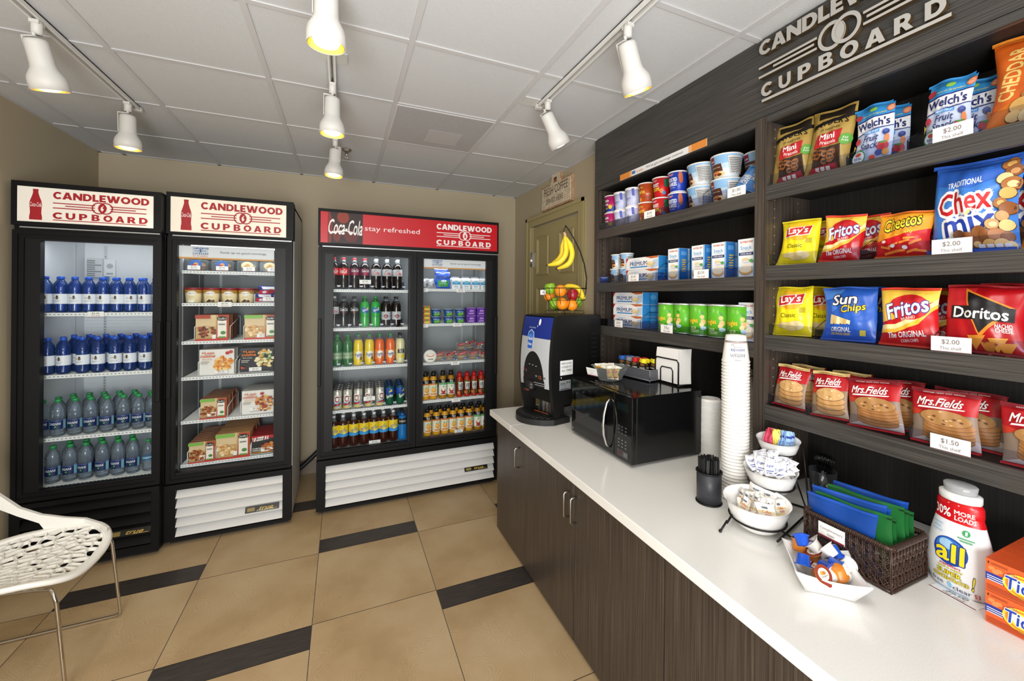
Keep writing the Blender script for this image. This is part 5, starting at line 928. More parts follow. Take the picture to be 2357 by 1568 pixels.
B_chx = bagk('snack_mix_bag', .185, .265, .085, '#3f80d4', chex, 40); B_sun = bagk('grain_chip_bag', .168, .195, .055, '#2a5cba', sun, 41); B_dor = bagk('nacho_chip_bag', .165, .195, .06, '#b2121a', dor, 42)
B_mfa = bagk('cookie_packet', .125, .168, .032, '#a8141c', fields(1), 43, 'cookie packet'); B_mfc = bagk('cookie_packet', .155, .165, .034, '#a8141c', fields(0), 44, 'cookie packet')
def bag(k, y, z, label, grp=None, x=None, ry=0, rz=0, lean=LEAN): return k.put(label, ((x or 1.665)-.014+k.d*.28, y, z), EAST+rz, grp, lean, ry)
bag(B_sny, 1.082, 2.092, 'gold pretzel bag with red panel, left of pair on top shelf', 'gold pretzel bags', 1.652, -.05, .2); bag(B_sny, .958, 2.092, 'gold pretzel bag with red panel, right of pair on top shelf', 'gold pretzel bags', 1.655, .05, .1)
bag(B_wel, .81, 2.092, 'blue and white fruit snack bag, front of left pair', 'fruit snack bags', 1.655); bag(B_wel, .80, 2.092, 'blue and white fruit snack bag, rear of left pair', 'fruit snack bags', 1.73)
bag(B_wel2, .62, 2.092, 'blue and white fruit snack bag, front of right pair', 'fruit snack bags', 1.655, .02); bag(B_wel2, .592, 2.092, 'blue and white fruit snack bag, rear of right pair', 'fruit snack bags', 1.73)
bag(B_che, .425, 2.092, 'large orange cheddar snack mix bag at right end of top shelf', 'orange cheddar mix bags', 1.66, .04)
bag(B_lay, 1.07, 1.761, 'yellow potato chip bag, front one on second right shelf', 'yellow potato chip bags', 1.66, .05, .1); bag(B_lay, 1.015, 1.761, 'yellow potato chip bag, rear one on second right shelf', 'yellow potato chip bags', 1.76)
bag(B_fri, .91, 1.761, 'red and yellow corn chip bag, front of second right shelf', 'corn chip bags', 1.655, .08, .12); bag(B_fri, .868, 1.761, 'red and yellow corn chip bag, behind front one on second shelf', 'corn chip bags', 1.74)
bag(B_chs, .725, 1.761, 'orange and red cheese puff bag, in front', 'cheese puff bags', 1.65, .03); bag(B_chs, .69, 1.767, 'orange and red cheese puff bag, partly hidden behind', 'cheese puff bags', 1.735, .05)
bag(B_chx, .568, 1.761, 'large blue snack mix bag with white-outlined lettering, front', 'blue snack mix bags', 1.65, .03, 0, -.1); bag(B_chx, .53, 1.761, 'large blue snack mix bag, behind the front one', 'blue snack mix bags', 1.76)
bag(B_che, .36, 1.761, 'large orange cheddar snack mix bag at right end of second shelf', 'orange cheddar mix bags', 1.68)
bag(B_lay2, 1.083, 1.477, 'yellow potato chip bag, front one on third right shelf', 'yellow potato chip bags', 1.655, -.03, .08); bag(B_lay2, 1.022, 1.477, 'yellow potato chip bag, rear one on third right shelf', 'yellow potato chip bags', 1.75, .02)
bag(B_sun, .878, 1.477, 'royal blue grain chip bag, front', 'grain chip bags', 1.65, -.02, .06); bag(B_sun, .85, 1.477, 'royal blue grain chip bag, behind the front one', 'grain chip bags', 1.75, .08)
bag(B_fri2, .71, 1.477, 'red and yellow corn chip bag, front of third right shelf', 'corn chip bags', 1.65, .0); bag(B_fri2, .675, 1.477, 'red and yellow corn chip bag, behind front one on third shelf', 'corn chip bags', 1.745)
bag(B_dor, .545, 1.477, 'red nacho chip bag with black triangle, front', 'nacho chip bags', 1.65, .03); bag(B_dor, .51, 1.482, 'red nacho chip bag, partly hidden behind', 'nacho chip bags', 1.745, .04)
for k_, y, x, n, q in ((B_mfa, 1.085, 1.655, 'gold-topped cookie packet, leftmost in front', .03), (B_mfa, 1.065, 1.72, 'gold-topped cookie packet behind the leftmost one', 0), (B_mfa, .93, 1.65, 'gold-topped cookie packet, second in front', -.06), (B_mfa, .905, 1.72, 'gold-topped cookie packet behind the second one', -.03), (B_mfc, .79, 1.645, 'dark-red-topped cookie packet, left one with cookie stack', -.06), (B_mfc, .765, 1.715, 'dark-red-topped cookie packet behind left cookie stack packet', -.04), (B_mfc, .62, 1.65, 'dark-red-topped cookie packet behind the price tag', .0), (B_mfc, .595, 1.72, 'dark-red-topped cookie packet, tall rear one near price tag', .02), (B_mfc, .425, 1.65, 'dark-red-topped cookie packet at right end of shelf', -.02)):
    bag(k_, y, 1.189, n, 'cookie packets', x, q, .05)
for z, p, n in ((2.09, '$2.00', 'fruit snack bags on the top shelf'), (1.759, '$2.00', 'blue snack mix bag'), (1.475, '$2.00', 'nacho chip bag'), (1.186, '$1.50', 'dark-red-topped cookie packets')):
    price_at(p, 'white price tag on the shelf lip before the '+n, (TX, .59, z), EAST, .086, .046)
for y, z, n in ((.87, 2.092, 'right of pretzel bags'), (.70, 2.092, 'left of right fruit snacks'), (.825, 1.761, 'left of cheese puffs'), (.64, 1.761, 'left of blue snack mix'), (.97, 1.477, 'left of grain chips'), (.635, 1.477, 'left of nacho chips'), (.995, 1.188, 'between gold-topped cookie packets'), (.69, 1.188, 'left of price tag')):
    tag(divider(y, z, .07), 'thin dark wire shelf divider {} on right unit'.format(n), 'shelf divider', 'thin dark wire dividers on the right shelving unit')
# ------------------------------------------------------------------ base cabinets and worktop
def cabinet(label, y0, y1, doors, xb=1.88):
    root = tag(empty('base_cabinet', (.995, (y0+y1)/2, 0)), label, 'cabinet'); ym = (y0+y1)/2
    b = MB(); b.box(.018, xb-.995, y0-ym+.001, y1-ym-.001, .03, CT-.041, WOOD_V); b.box(.05, xb-.995, y0-ym+.002, y1-ym-.002, 0, .03, BLACKM); b.build('body', root)
    for a, c, hy in doors:
        b = MB(); b.box(0, .017, a-ym+.0015, c-ym-.0015, .022, CT-.045, WOOD_V, .001); d = b.build('door', root)
        if hy:
            b = MB(); b.tube([(.001, hy-ym, .70), (-.024, hy-ym, .70), (-.03, hy-ym, .694), (-.03, hy-ym, .588), (-.024, hy-ym, .582), (.001, hy-ym, .582)], .0045, STEEL, 8); tag(b.build('handle', d), 'brushed steel pull handle')
cabinet('dark wood end base cabinet with one door beneath the coffee machine', 2.238, 2.69, [(2.238, 2.69, 2.305)], 1.73)
cabinet('dark wood base cabinet with paired steel handles beneath microwave and cups', 1.07, 2.236, [(1.655, 2.236, 1.70), (1.07, 1.653, 1.637)])
cabinet('dark wood base cabinet nearest the viewer', -.45, 1.068, [(.49, 1.068, None), (-.09, .488, None)])
b = MB(); b.box(.94, 1.882, -.45, 2.318, CT-.04, CT, QUARTZ, .003); tag(b.build('worktop'), 'long white quartz worktop under both shelving units', 'worktop')
b = MB(); b.box(.94, 1.732, 2.3195, 2.705, CT-.04, CT, QUARTZ, .003); tag(b.build('worktop'), 'short white quartz worktop section under the coffee machine end', 'worktop')

# ------------------------------------------------------------------ coffee machine
cm = tag(empty('coffee_machine', (1.19, 2.224, CT+.001), math.radians(13)), 'tall black coffee dispenser with blue and silver front at counter end', 'coffee machine')
HM, WM = .668, .33
def cf(u, v, l):     # front skin; u across (+ = right as seen from the aisle)
    t = v/HM; return (.02-.045*(1-((t-.5)/.52)**2)-.018*(1-(2*u/WM)**2)-l, WM/2-u, v)
b = MB(); b.box(.04, .41, 0.001, WM, .11, HM, BLACK, .004); b.box(.3, .4, .02, .06, 0, .11, BLACK); b.box(.3, .4, WM-.06, WM-.02, 0, .11, BLACK); b.box(.2, .24, .02, .05, 0, .11, BLACK); b.build('body', cm)
b = MB()
for s in (-1, 1):
    u0, u1 = (s*WM/2, s*(WM/2-.022))
    b.grid(3, 16, lambda i, j: cf(u0+(u1-u0)*i, .03+(HM-.035)*j, 0), BLACK, True, s < 0)
    b.grid(1, 16, lambda i, j: (cf(u0, .03+(HM-.035)*j, 0)[0]*(1-i)+.05*i, WM/2-u0, .03+(HM-.035)*j), BLACK, False, s > 0)
    b.grid(1, 16, lambda i, j: (cf(u1, .03+.25*j, 0)[0]*(1-i)+.1*i, WM/2-u1, .03+.25*j), BLACK, False, s < 0)
b.grid(8, 1, lambda i, j: (cf((i-.5)*WM, HM-.005, 0)[0]*(1-j)+.05*j, WM/2-(i-.5)*WM, HM-.005+.004*j), BLACK, False)
b.build('front_frame', cm)
def arch(n, w, h): return [(w*math.cos(PI*k/n), .26+h*math.sin(PI*k/n)) for k in range(n+1)]
NAVY = '#1a2f86'; SILV = M('#c3c7cb', .36, .1)
b = MB(); W2 = WM/2-.02; A = arch(16, .103, .178)
P = [(-W2, .215), (-.108, .215)]+[(-.108, .26)]+A[::-1]+[(.108, .26), (.108, .215), (W2, .215), (W2, .535), (-W2, .535)]
b.poly(P, cf, SILV, .0012, .03); b.poly(rc(-W2, .535, W2, HM-.012), cf, M(NAVY, .3), .0012, .03); b.poly([(-W2, .528), (W2, .52), (W2, .54), (-W2, .54)], cf, M(NAVY, .3), .0014, .03)
b.deco([('p', [(-.2, .3), (-.02, .3), (.0, .55), (-.02, .66), (-.11, .72), (-.2, .66), (-.22, .55)], '#d8dce2')], lambda u, v, l: cf(u, v+.36, l), WM, .3, .03, .002)
b.deco([('p', [(-.185, .31), (-.035, .31), (-.02, .55), (-.035, .65), (-.11, .7), (-.185, .65), (-.205, .55)], '#2a66c4'), ('e', -.11, .56, .06, .06, '#4a8ae0'), ('t', 'Maxwell', -.11, .52, .15, .07, '#f4f6fa', {'b': .03}), ('t', 'House', -.11, .41, .12, .07, '#f4f6fa', {'b': .03}), ('t', 'Good to the Last', -.08, .76, .22, .035, '#c8d4f0', {'sh': .3}), ('e', .12, .88, .03, .07, '#f4f6fa'), ('p', [(.06, .78), (.08, .78), (.07, .83)], '#f4f6fa')], lambda u, v, l: cf(u, v+.36, l), WM, .3, .03, .0026)
b.build('front_panel', cm)
b = MB(); b.poly([(-.108, .215), (.108, .215), (.108, .26)]+A+[(-.108, .26)], cf, M('#161617', .45), .0006, .03)
b.deco([('t', '8', -.28, .45, .05, .1, '#c0303a'), ('t', '0', -.2, .42, .04, .08, '#8a8a8a'), ('t', '12', .22, .3, .07, .1, '#d8722a'), ('e', .34, .3, .03, .03, '#777777'), ('e', .12, .32, .03, .03, '#777777'), ('r', -.1, .62, -.06, .64, '#b8b8b8'), ('r', 0, .61, .04, .63, '#b8b8b8'), ('r', .1, .59, .14, .61, '#b8b8b8'), ('r', .05, .12, .36, .14, '#9a9a9a'), ('r', .08, .06, .36, .08, '#9a9a9a')], lambda u, v, l: cf(u, v+.215, l), WM, .22, .03, .0014)
b.build('control_panel', cm)
b = MB(); b.sphere((-.045, WM/2+.01, .225), .034, BLACK, 16, 10, 1, 1, .9); b.lathe([(.03, .19), (.034, .225)], BLACK, 16, -.045, WM/2+.01); 
b.deco([('t', 'HOT LIQUIDS', 0, .5, .8, .5, '#d8542a')], lambda u, v, l: (-.08-l, WM/2+.01-u, .186+v), .06, .02); b.build('spout', cm)
b = MB(); b.grid(10, 4, lambda i, j: (.09-.03*math.cos(PI*(i-.5)), .025+.235*i, .03+.2*j), STEEL, True, True)
for k in range(5): b.box(.058, .063, .06+k*.04, .064+k*.04, .03, .23, M('#8f8f8a', .3, .9))
b.build('splash_panel', cm)
b = MB(); pts = [(.12, -.012)]+[(-.02-.115*math.sin(PI*k/14)**.8 if 0 < k < 14 else -.01, -.012+(WM+.024)*k/14) for k in range(15)]+[(.12, WM+.012)]
n = len(pts); b.add([(x, y, 0) for x, y in pts]+[(x, y, .034) for x, y in pts], [tuple(range(n))[::1], tuple(range(2*n-1, n-1, -1))]+[(i, (i+1) % n, n+(i+1) % n, n+i) for i in range(n)], BLACKM)
b.build('drip_tray', cm)
b = MB()
for k in range(9): y = .03+k*.028; b.tube([(-.1*math.sin(PI*y/WM)**.8, y, .036), (.07, y, .036)], .002, BLACK, 5)
for k in range(6): b.tube([(-.09+.03*k, WM/2+.1*math.cos(.3+.1*k)*-1, .0365), (-.09+.03*k, WM/2+.1, .0365)], .0018, BLACK, 5)
b.deco([('r', -.3, .0, .35, 1, '#d8642a')], lambda u, v, l: (.02+v+.05*u, WM/2-u, .039+l), .2, .012); b.build('drip_grid', cm)
side = lambda u, v, l: (u, -l, v)
b = MB(); b.poly(rc(.045, .297, .152, .388), side, CARD, .001)
for k, s in enumerate(('KEEP DOOR', 'LOCKED AT', 'ALL TIMES')): b.text(s, .099, .37-.022*k, .085, .012, side, '#26262a', .0016, None, .02)
b.build('paper_notice', cm)
b = MB(); b.poly(rc(.04, .205, .135, .265), side, M('#b9bcc0', .3, .4), .001); b.text('BUNN', .068, .246, .04, .013, side, '#33353a', .0016, None, .04)
for k in range(4): b.poly(rc(.046, .238-.008*k-.002, .1, .238-.008*k), side, '#5a5d62', .0016)
for x in (.103, .122): b.poly(ell(x, .25, .007, .007), side, '#5a5d62', .0016)
b.poly(rc(.046, .208, .125, .213), side, '#3a3c40', .0016); b.build('rating_plate', cm)
b = MB(); b.lathe([(.007, 0), (.007, .006), (0, .006)], CHROME, 12); b.xf(Matrix.Translation((.055, 0, .283)) @ Matrix.Rotation(PI/2, 4, 'X')); tag(b.build('lock', cm), 'small chrome lock')
b = MB()
for k in range(9): b.box(.32, .37, -.0008, .001, .3+k*.03, .308+k*.03, M('#050505', .8))
b.box(.27, .2715, -.0006, .001, .12, .6, M('#050505', .8)); b.build('vent_slots', cm)

# ------------------------------------------------------------------ fruit basket on the coffee machine
FZ = CT+.001+HM+.001
fb = tag(empty('fruit_basket', (1.33, 2.352, FZ), math.radians(-29)), 'black wire fruit basket with banana hook on top of coffee machine', 'fruit basket')
WR = M('#151311', .45, .3)
b = MB(); ring = lambda r, z, n=28: [(r*math.cos(2*PI*k/n), r*math.sin(2*PI*k/n), z) for k in range(n)]
b.tube(ring(.142, .172), .0028, WR, 6, True); b.tube(ring(.118, .095), .0018, WR, 6, True); b.tube(ring(.055, .03), .0022, WR, 6, True)
for k in range(12):
    a = 2*PI*(k+.5)/12; b.tube([(r*math.cos(a), r*math.sin(a), z) for r, z in ((.142, .172), (.138, .14), (.118, .095), (.088, .055), (.055, .03))], .0018, WR, 5)
b.build('bowl', fb)
b = MB(); 
for a in (0, PI/2, PI, -PI/2):
    c, s = math.cos(a), math.sin(a); b.tube([(.05*c, .05*s, .029), (.118*c, .118*s, .027), (.126*c, .126*s, .02), (.122*c, .122*s, .008), (.11*c, .11*s, .003)], .0022, WR, 6)
b.build('feet', fb)
b = MB()
for s in (-1, 1):
    b.tube([(.136, .03*s, .17), (.14, .03*s, .24), (.125, .028*s, .33), (.095, .025*s, .42), (.06, .018*s, .49), (.025, .01*s, .55), (.008, .006*s, .575), (-.006, .004*s, .568), (-.012, .002*s, .55), (.0, 0, .52)], .0026, WR, 6)
for z, x, w in ((.40, .103, .026), (.425, .092, .025), (.45, .08, .022)): b.tube([(x, -w, z), (x, w, z)], .002, WR, 5)
b.sphere((.002, 0, .58), .006, WR, 10, 6); b.build('banana_hook', fb)
b = MB(); b.box(-.0165, .0165, -.0005, .0005, -.033, 0, CARD); b.deco([('r', -.2, -.7, .2, -.3, '#9a9a98'), ('r', -.5, -1, .5, -.9, MAROON)], flat(.0005), .033, .033); b.tube([(0, 0, 0), (.006, .01, .012), (.012, .02, .004)], .0012, SHELFW, 5)
b.xf(Matrix.Translation((-.142, -.03, .16))); b.build('hang_tag', fb)
def frame_pt(x, y, z):
    a = math.radians(-29); return (1.33+x*math.cos(a)-y*math.sin(a), 2.352+x*math.sin(a)+y*math.cos(a), FZ+z)
def fruit(col, kind):
    def f():
        root = empty(kind); b = MB(); m, nt, bs, N, L = nodes(kind+'_skin')
        g = N('ShaderNodeTexCoord'); n = N('ShaderNodeTexNoise'); n.inputs['Scale'].default_value = 60 if kind != 'orange' else 300; L(g.outputs['Object'], n.inputs[0])
        r = ramp(N, [(.35, col[0]), (.65, col[1])]); L(n.outputs[0], r.inputs[0]); L(r.outputs[0], bs.inputs['Base Color']); bs.inputs['Roughness'].default_value = .32 if kind != 'orange' else .42
        bu = N('ShaderNodeBump'); bu.inputs['Strength'].default_value = .25 if kind == 'orange' else .03; bu.inputs['Distance'].default_value = .001; L(n.outputs[0], bu.inputs['Height']); L(bu.outputs[0], bs.inputs['Normal'])
        R = .038
        if kind == 'apple': pr = [(1e-5, .008), (.01, .002), (.022, .004), (.033, .02), (.038, .04), (.036, .056), (.028, .068), (.016, .072), (.007, .068), (1e-5, .061)]
        else: pr = [(max(1e-5, R*math.sin(PI*k/12)), R-R*math.cos(PI*k/12)) for k in range(13)]
        b.lathe(pr, m, 20); b.build('skin', root)
        b = MB()
        if kind == 'apple': b.tube([(0, 0, .062), (.002, 0, .075), (.006, 0, .084)], .0014, '#4a3a1c', 5)
        else: b.sphere((0, 0, .0755), .003, '#6a7a2c', 8, 4, 1, 1, .4)
        b.build('stem', root); return root
    return Kind(kind, f)
K_ga, K_ra, K_or = fruit(('#7fb024', '#95c43a'), 'apple'), fruit(('#8a0f1c', '#a81a28'), 'apple'), fruit(('#f08a14', '#f59a24'), 'orange')
for k, x, y, z, l in ((K_ga, -.088, .0, .135, 'green apple on top at left rim of fruit basket'), (K_or, -.026, -.055, .118, 'orange on top at front of fruit basket'), (K_ra, .05, -.05, .094, 'red apple at front of fruit basket'), (K_or, -.02, -.075, .036, 'lower front orange in fruit basket'), (K_or, .057, -.05, .03, 'lower right orange in fruit basket'), (K_ga, -.064, .0, .036, 'green apple low at left of fruit basket'), (K_or, -.105, .045, .085, 'orange at left rear of fruit basket'), (K_or, -.01, .045, .04, 'orange hidden low at back of fruit basket'), (K_ga, .075, .03, .05, 'green apple low at right of fruit basket')):
    k.put(l, frame_pt(x, y, z), rnd.uniform(0, 6), None, rnd.uniform(-.4, .4), rnd.uniform(-.3, .3))
YEL = M('#f2d22e', .42); BTIP = '#2e2414'
def banana(mb, pts, r=.0175):
    P = [Vector(p) for p in pts]; Q = []; n = 14
    for k in range(n+1):
        t = k/n*(len(P)-1); i = min(int(t), len(P)-2); f_ = t-i; a, c = P[max(i-1, 0)], P[min(i+2, len(P)-1)]
        Q.append(.5*((2*P[i])+(P[i+1]-a)*f_+(2*a-5*P[i]+4*P[i+1]-c)*f_*f_+(3*P[i]-a-3*P[i+1]+c)*f_**3))
    rad = [r*(.38 if k == 0 else .42 if k == 1 else .62 if k == 2 else .9 if k == 3 else 1.0 if k < n-2 else .8 if k == n-2 else .55 if k == n-1 else .2) for k in range(n+1)]
    mb.tube(Q, rad, YEL, 6 if r < .01 else 7); mb.tube([Q[-1]*.6+Q[-2]*.4, Q[-1]+(Q[-1]-Q[-2])*.25], r*.3, BTIP, 6)
bb = tag(empty('banana_bunch', frame_pt(0, 0, 0), math.radians(-29)), 'bunch of yellow bananas hanging from basket hook', 'bananas')
for p in ([(-.004, -.012, .515), (.004, -.02, .45), (.002, -.025, .39), (-.04, -.022, .34), (-.117, -.015, .322)], [(.0, 0, .515), (.032, -.005, .455), (.045, -.01, .39), (.02, -.008, .33), (-.056, 0, .3)], [(-.006, .01, .512), (-.016, .022, .45), (-.02, .03, .4), (-.05, .035, .355), (-.09, .035, .34)]):
    b = MB(); banana(b, p, .0185); b.build('banana', bb)
b = MB(); b.tube([(.0, 0, .505), (-.002, 0, .525), (-.008, 0, .54)], [.011, .01, .008], '#c8a888', 8); b.build('stem', bb)
for i, p in enumerate(([(.12, -.02, .12), (.085, 0, .17), (.03, .03, .185), (-.02, .06, .175)], [(.125, -.03, .1), (.105, .0, .13), (.06, .03, .15), (.0, .07, .15)])):
    b = MB(); banana(b, p[::-1], .019); o = b.build('banana'); o.location = frame_pt(0, 0, 0); o.rotation_euler = (0, 0, math.radians(-29)); tag(o, 'yellow banana lying in fruit basket, {} of two'.format(('upper', 'lower')[i]), 'banana', 'loose bananas in the basket')

# ------------------------------------------------------------------ microwave
MX, MY0, MY1, MZ1 = 1.218, 1.522, 2.066, 1.165
mw = tag(empty('microwave', (MX, (MY0+MY1)/2, CT+.001)), 'glossy black microwave oven with curved chrome handle on the counter', 'microwave'); q = (MY1-MY0)/2; h = MZ1-CT-.002
GB = M('#0c0c0d', .07, spec=.6); GB2 = M('#0f0f10', .12, spec=.5)
b = MB(); b.box(.03, .435, -q+.004, q-.004, .012, h, GB2, .004); 
for x in (.06, .38): 
    for y in (-q+.05, q-.05): b.lathe([(.014, 0), (.014, .0125)], BLACKM, 10, x, y)
b.build('body', mw)
yd = -q+.135
b = MB(); b.box(0, .03, yd, q, .014, h-.002, GB, .006)
fw = lambda u, v, l: (-l, -u, v)
b.poly(rc(-q+.03, .055, -yd-.06, h-.05), fw, M('#060607', .05), .0008); b.poly(rc(-q+.05, .08, -yd-.075, h-.075), fw, M('#1d2022', .06), .0012); b.poly(ell(-q+.02, .035, .008, .008), fw, M('#8a8c90', .3, .6), .0012)
dm = b.build('door', mw)
b = MB(); b.tube([(-.002, yd+.03, .045), (-.02, yd+.034, .06), (-.034, yd+.036, .11), (-.039, yd+.036, .16), (-.034, yd+.036, .21), (-.02, yd+.034, .265), (-.002, yd+.03, .285)], [.005, .006, .007, .0075, .007, .006, .005], CHROME, 10); tag(b.build('handle', dm), 'curved chrome handle')
b = MB(); b.box(0, .03, -q, yd-.002, .014, h-.002, GB, .004); uc = -(yd-.002-q)/2*-1; uc = (q+(-yd+.002))/2
for r in range(7):
    for c in range(3): b.poly(rc(uc-.036+c*.026, .17-r*.016, uc-.036+c*.026+.013, .17-r*.016+.006), fw, '#4a4c52' if r < 3 else '#6a6d73', .001) if not (r == 3) else None
b.poly(rc(uc-.042, .03, uc+.042, .062), fw, M('#3a3c40', .3), .001); b.poly(rc(uc-.034, .036, uc-.006, .056), fw, '#4a2a2a', .0014); b.poly(rc(uc+.006, .036, uc+.034, .056), fw, '#5f6266', .0014)
b.poly(rc(uc-.045, .25, uc+.045, .285), fw, M('#101a1c', .1), .001); b.build('control_panel', mw)

# ------------------------------------------------------------------ on the microwave: tea bowl, tea rack, napkins
TZ = MZ1+.0005
GLS = clear('bowl_glass', '#f6faf8', .04, .03, '#dfe8e5')
o = empty('glass_bowl', (1.365, 1.905, TZ)); tag(o, 'clear faceted glass bowl of yellow tea bags on the microwave', 'bowl')
b = MB(); b.lathe([(.058, 0), (.066, .006), (.1, .072), (.105, .077), (.098, .074), (.062, .012), (.0, .01)], GLS, 8, smooth=False); b.build('bowl', o)
b = MB(); b.box(-.038, .038, -.001, .001, -.022, .022, CARD); b.deco([('t', 'Complimentary', 0, .2, .8, .22, '#a79d96'), ('t', 'Item', 0, -.12, .3, .2, '#a79d96'), ('r', -.5, -.5, .5, -.4, '#b07080')], flat(.001), .076, .044); b.xf(Matrix.Translation((-.095, .03, .045)) @ Matrix.Rotation(-1.35, 4, 'Z') @ Matrix.Rotation(.3, 4, 'X')); b.build('card', o)
K_tb = pouchkind('tea_bag', 'tea bag', .062, .07, .008, '#f4f0e4', [('r', -.5, .06, .5, .8, '#e8b424'), ('e', 0, .58, .36, .14, '#b8281e'), ('t', 'Lipton', 0, .58, .5, .11, '#f6e8c8', {'b': .03}), ('r', -.5, .1, .5, .16, '#8a2a3a')], seed=61, nu=8, nv=8)
for i in range(14):
    a = i*.45; x, y = 1.365+.03*math.cos(a)*(i % 3)*.8, 1.905+.055*math.sin(i*1.1)
    K_tb.put('yellow and white tea bag standing in glass bowl' if i else 'yellow tea bag with red oval facing front in glass bowl', (1.335 if i == 0 else x, 1.875 if i == 0 else y, TZ+.013), EAST+rnd.uniform(-.4, .9), 'tea bags in the glass bowl' if i else None, rnd.uniform(-.3, .1), rnd.uniform(-.2, .2))
tr = empty('tea_rack', (1.56, 1.895, TZ), math.radians(8)); tag(tr, 'grey mesh tea packet tray beside the napkin holder', 'tray')
GM = clear('grey_mesh', '#9a9ca2', .55, .4, '#6a6c72')
b = MB(); 
for s in (-1, 1): b.box(s*.05-.001, s*.05+.001, -.125, .125, .006, .062, GM); b.box(-.05, .05, s*.125-.001, s*.125+.001, .006, .062, GM)
b.box(-.05, .05, -.125, .125, .006, .008, GM); b.build('mesh', tr)
b = MB(); FR = M('#77797f', .4, .5)
for z in (.007, .062): b.tube([(-.051, -.126, z), (.051, -.126, z), (.051, .126, z), (-.051, .126, z)], .003, FR, 6, True)
for x in (-.051, .051):
    for y in (-.126, .126): b.tube([(x, y, .007), (x, y, .062)], .003, FR, 6); b.sphere((x, y, .004), .004, FR, 8, 5)
b.build('frame', tr)
def tp(c, txt): return pouchkind('tea_packet', 'tea packet', .06, .085, .007, '#16130f', [('r', -.5, .74, .5, 1, c), ('e', 0, .62, .3, .1, '#6a4a24'), ('t', txt, 0, .42, .7, .13, '#f2ece0', {'sh': .3, 'b': .02}), ('r', -.5, 0, .5, .2, c)], seed=62, nu=8, nv=8)
for c, t, nm, ys in (('#2a5cb0', 'Earl Green', 'blue-topped', (.098, .088, .078)), ('#7d7f84', 'Earl Grey', 'grey-topped', (.052, .042, .03)), ('#c01c22', 'Constant', 'red-topped', (-.0, -.01, -.02)), ('#e8d82a', 'Lemon Lift', 'yellow-topped', (-.05, -.062, -.085, -.1))):
    K = tp(c, t)
    for i, y in enumerate(ys):
        a = math.radians(8); x = -.03+.025*i
        K.put('{} black tea packet, {} in the mesh tray'.format(nm, ('frontmost', 'second', 'third', 'rearmost')[i]), (1.56+x*math.cos(a)-y*math.sin(a), 1.895+x*math.sin(a)+y*math.cos(a), TZ+.03), EAST+math.radians(8), 'black tea packets', rnd.uniform(-.15, .05), rnd.uniform(-.1, .1))
nh = empty('napkin_holder', (1.635, 1.705, TZ)); tag(nh, 'black wire napkin holder with paper napkins on right end of microwave', 'napkin holder')
b = MB()
for x in (-.045, .045):
    b.tube([(x, .085, .006), (x, .085, .12), (x, .075, .135), (x, -.075, .135), (x, -.085, .12), (x, -.085, .006)], .004, WR, 7)
    b.tube([(x, .045, .006), (x, .045, .075), (x, .035, .088), (x, -.035, .088), (x, -.045, .075), (x, -.045, .006)], .0035, WR, 7)
for y in (-.085, .085): b.tube([(-.05, y, .005), (.05, y, .005)], .004, WR, 7); [b.sphere((x, y, .0045), .0045, WR, 8, 5) for x in (-.045, .045)]
b.build('wire_frame', nh)
K_np = None
def napkin():
    b = MB(); b.grid(6, 8, lambda i, j: (-.003-.004*math.sin(PI*j)+.006*(j**3)*(1-i), (i-.5)*-.165, .001+.178*j+.004*i*j), M('#f2f1ee', .85), True); b.grid(6, 8, lambda i, j: (.0025-.004*math.sin(PI*j)+.006*(j**3)*(1-i), (i-.5)*-.165, .001+.178*j+.004*i*j), M('#f2f1ee', .85), True, True)
    for k in (0, 1): y = (k-.5)*-.165; b.grid(1, 8, lambda i, j: (-.003+.0055*i-.004*math.sin(PI*j)+.006*(j**3)*(1-k), y, .001+.178*j+.004*k*j), M('#e6e4df', .85), False, k == 0)
    b.grid(6, 1, lambda i, j: (-.003+.0055*j+.006*(1-i), (i-.5)*-.165, .179+.004*i), M('#ebe9e5', .85), False); return b.build('napkin')
K_np = Kind('napkin', napkin)
for i in range(12): K_np.put('white folded paper napkin in the wire holder' if i else 'frontmost white paper napkin in the wire holder', (1.599+.0062*i, 1.705-.001*i, TZ+.009), 0, 'paper napkins' if i else None, 0, -.02 if i == 0 else .01)

# ------------------------------------------------------------------ cups, lids, stirrers
PAPER = M('#efece6', .5)
def cup(printed):
    def f():
        b = MB(); b.lathe([(.0475, .004), (.0498, .0015), (.051, .004), (.0505, .0085), (.0485, .0095), (.037, .104), (.0355, .108), (.0335, .1065), (.0325, .103), (0, .103)], PAPER, 28)
        if printed:
            rf = lambda v: .0487-(.0115/.095)*(v-.0095); m = cyl(rf); tx = [('sustain', .30, .16, .9, '#77797c'), ('recycling', .14, .06, .35, '#55585e'), ('sostenible', .52, .13, .85, '#3a4a8a'), ('recyclable', .41, .05, .4, '#77797c'), ('dur', .72, .13, .22, '#8a8c8e'), ('renewable', .64, .05, .5, '#77797c'), ('recyclable', .80, .05, .4, '#8a8c8e')]
            for t, v, hh, ww, c in tx: b.text(t, (-.004 if t != 'dur' else -.022), v*.098, ww*.06, hh*.098, m, c, .0006, .012, .02, 0, 180)
            b.poly(rc(-.06, .082, .06, .087), m, '#8f8c88', .0005, .012); b.poly(rc(-.06, .0795, .06, .081), m, '#8a2a34', .0005, .012)
        return b.build('paper_cup')
    return Kind('paper cup', f)
K_cp, K_ct = cup(False), cup(True)
NC = 42; st = .01275
for i in range(NC): K_cp.put('white paper cup nested upside down in the tall cup stack', (1.425+.0008*math.sin(i*.3), 1.15, CT+.0005+st*i), rnd.uniform(0, 6), 'white paper cups in the tall stack')
K_ct.put('printed paper cup upside down on top of the tall cup stack', (1.425, 1.15, CT+.0005+st*NC), -PI/2+.95)
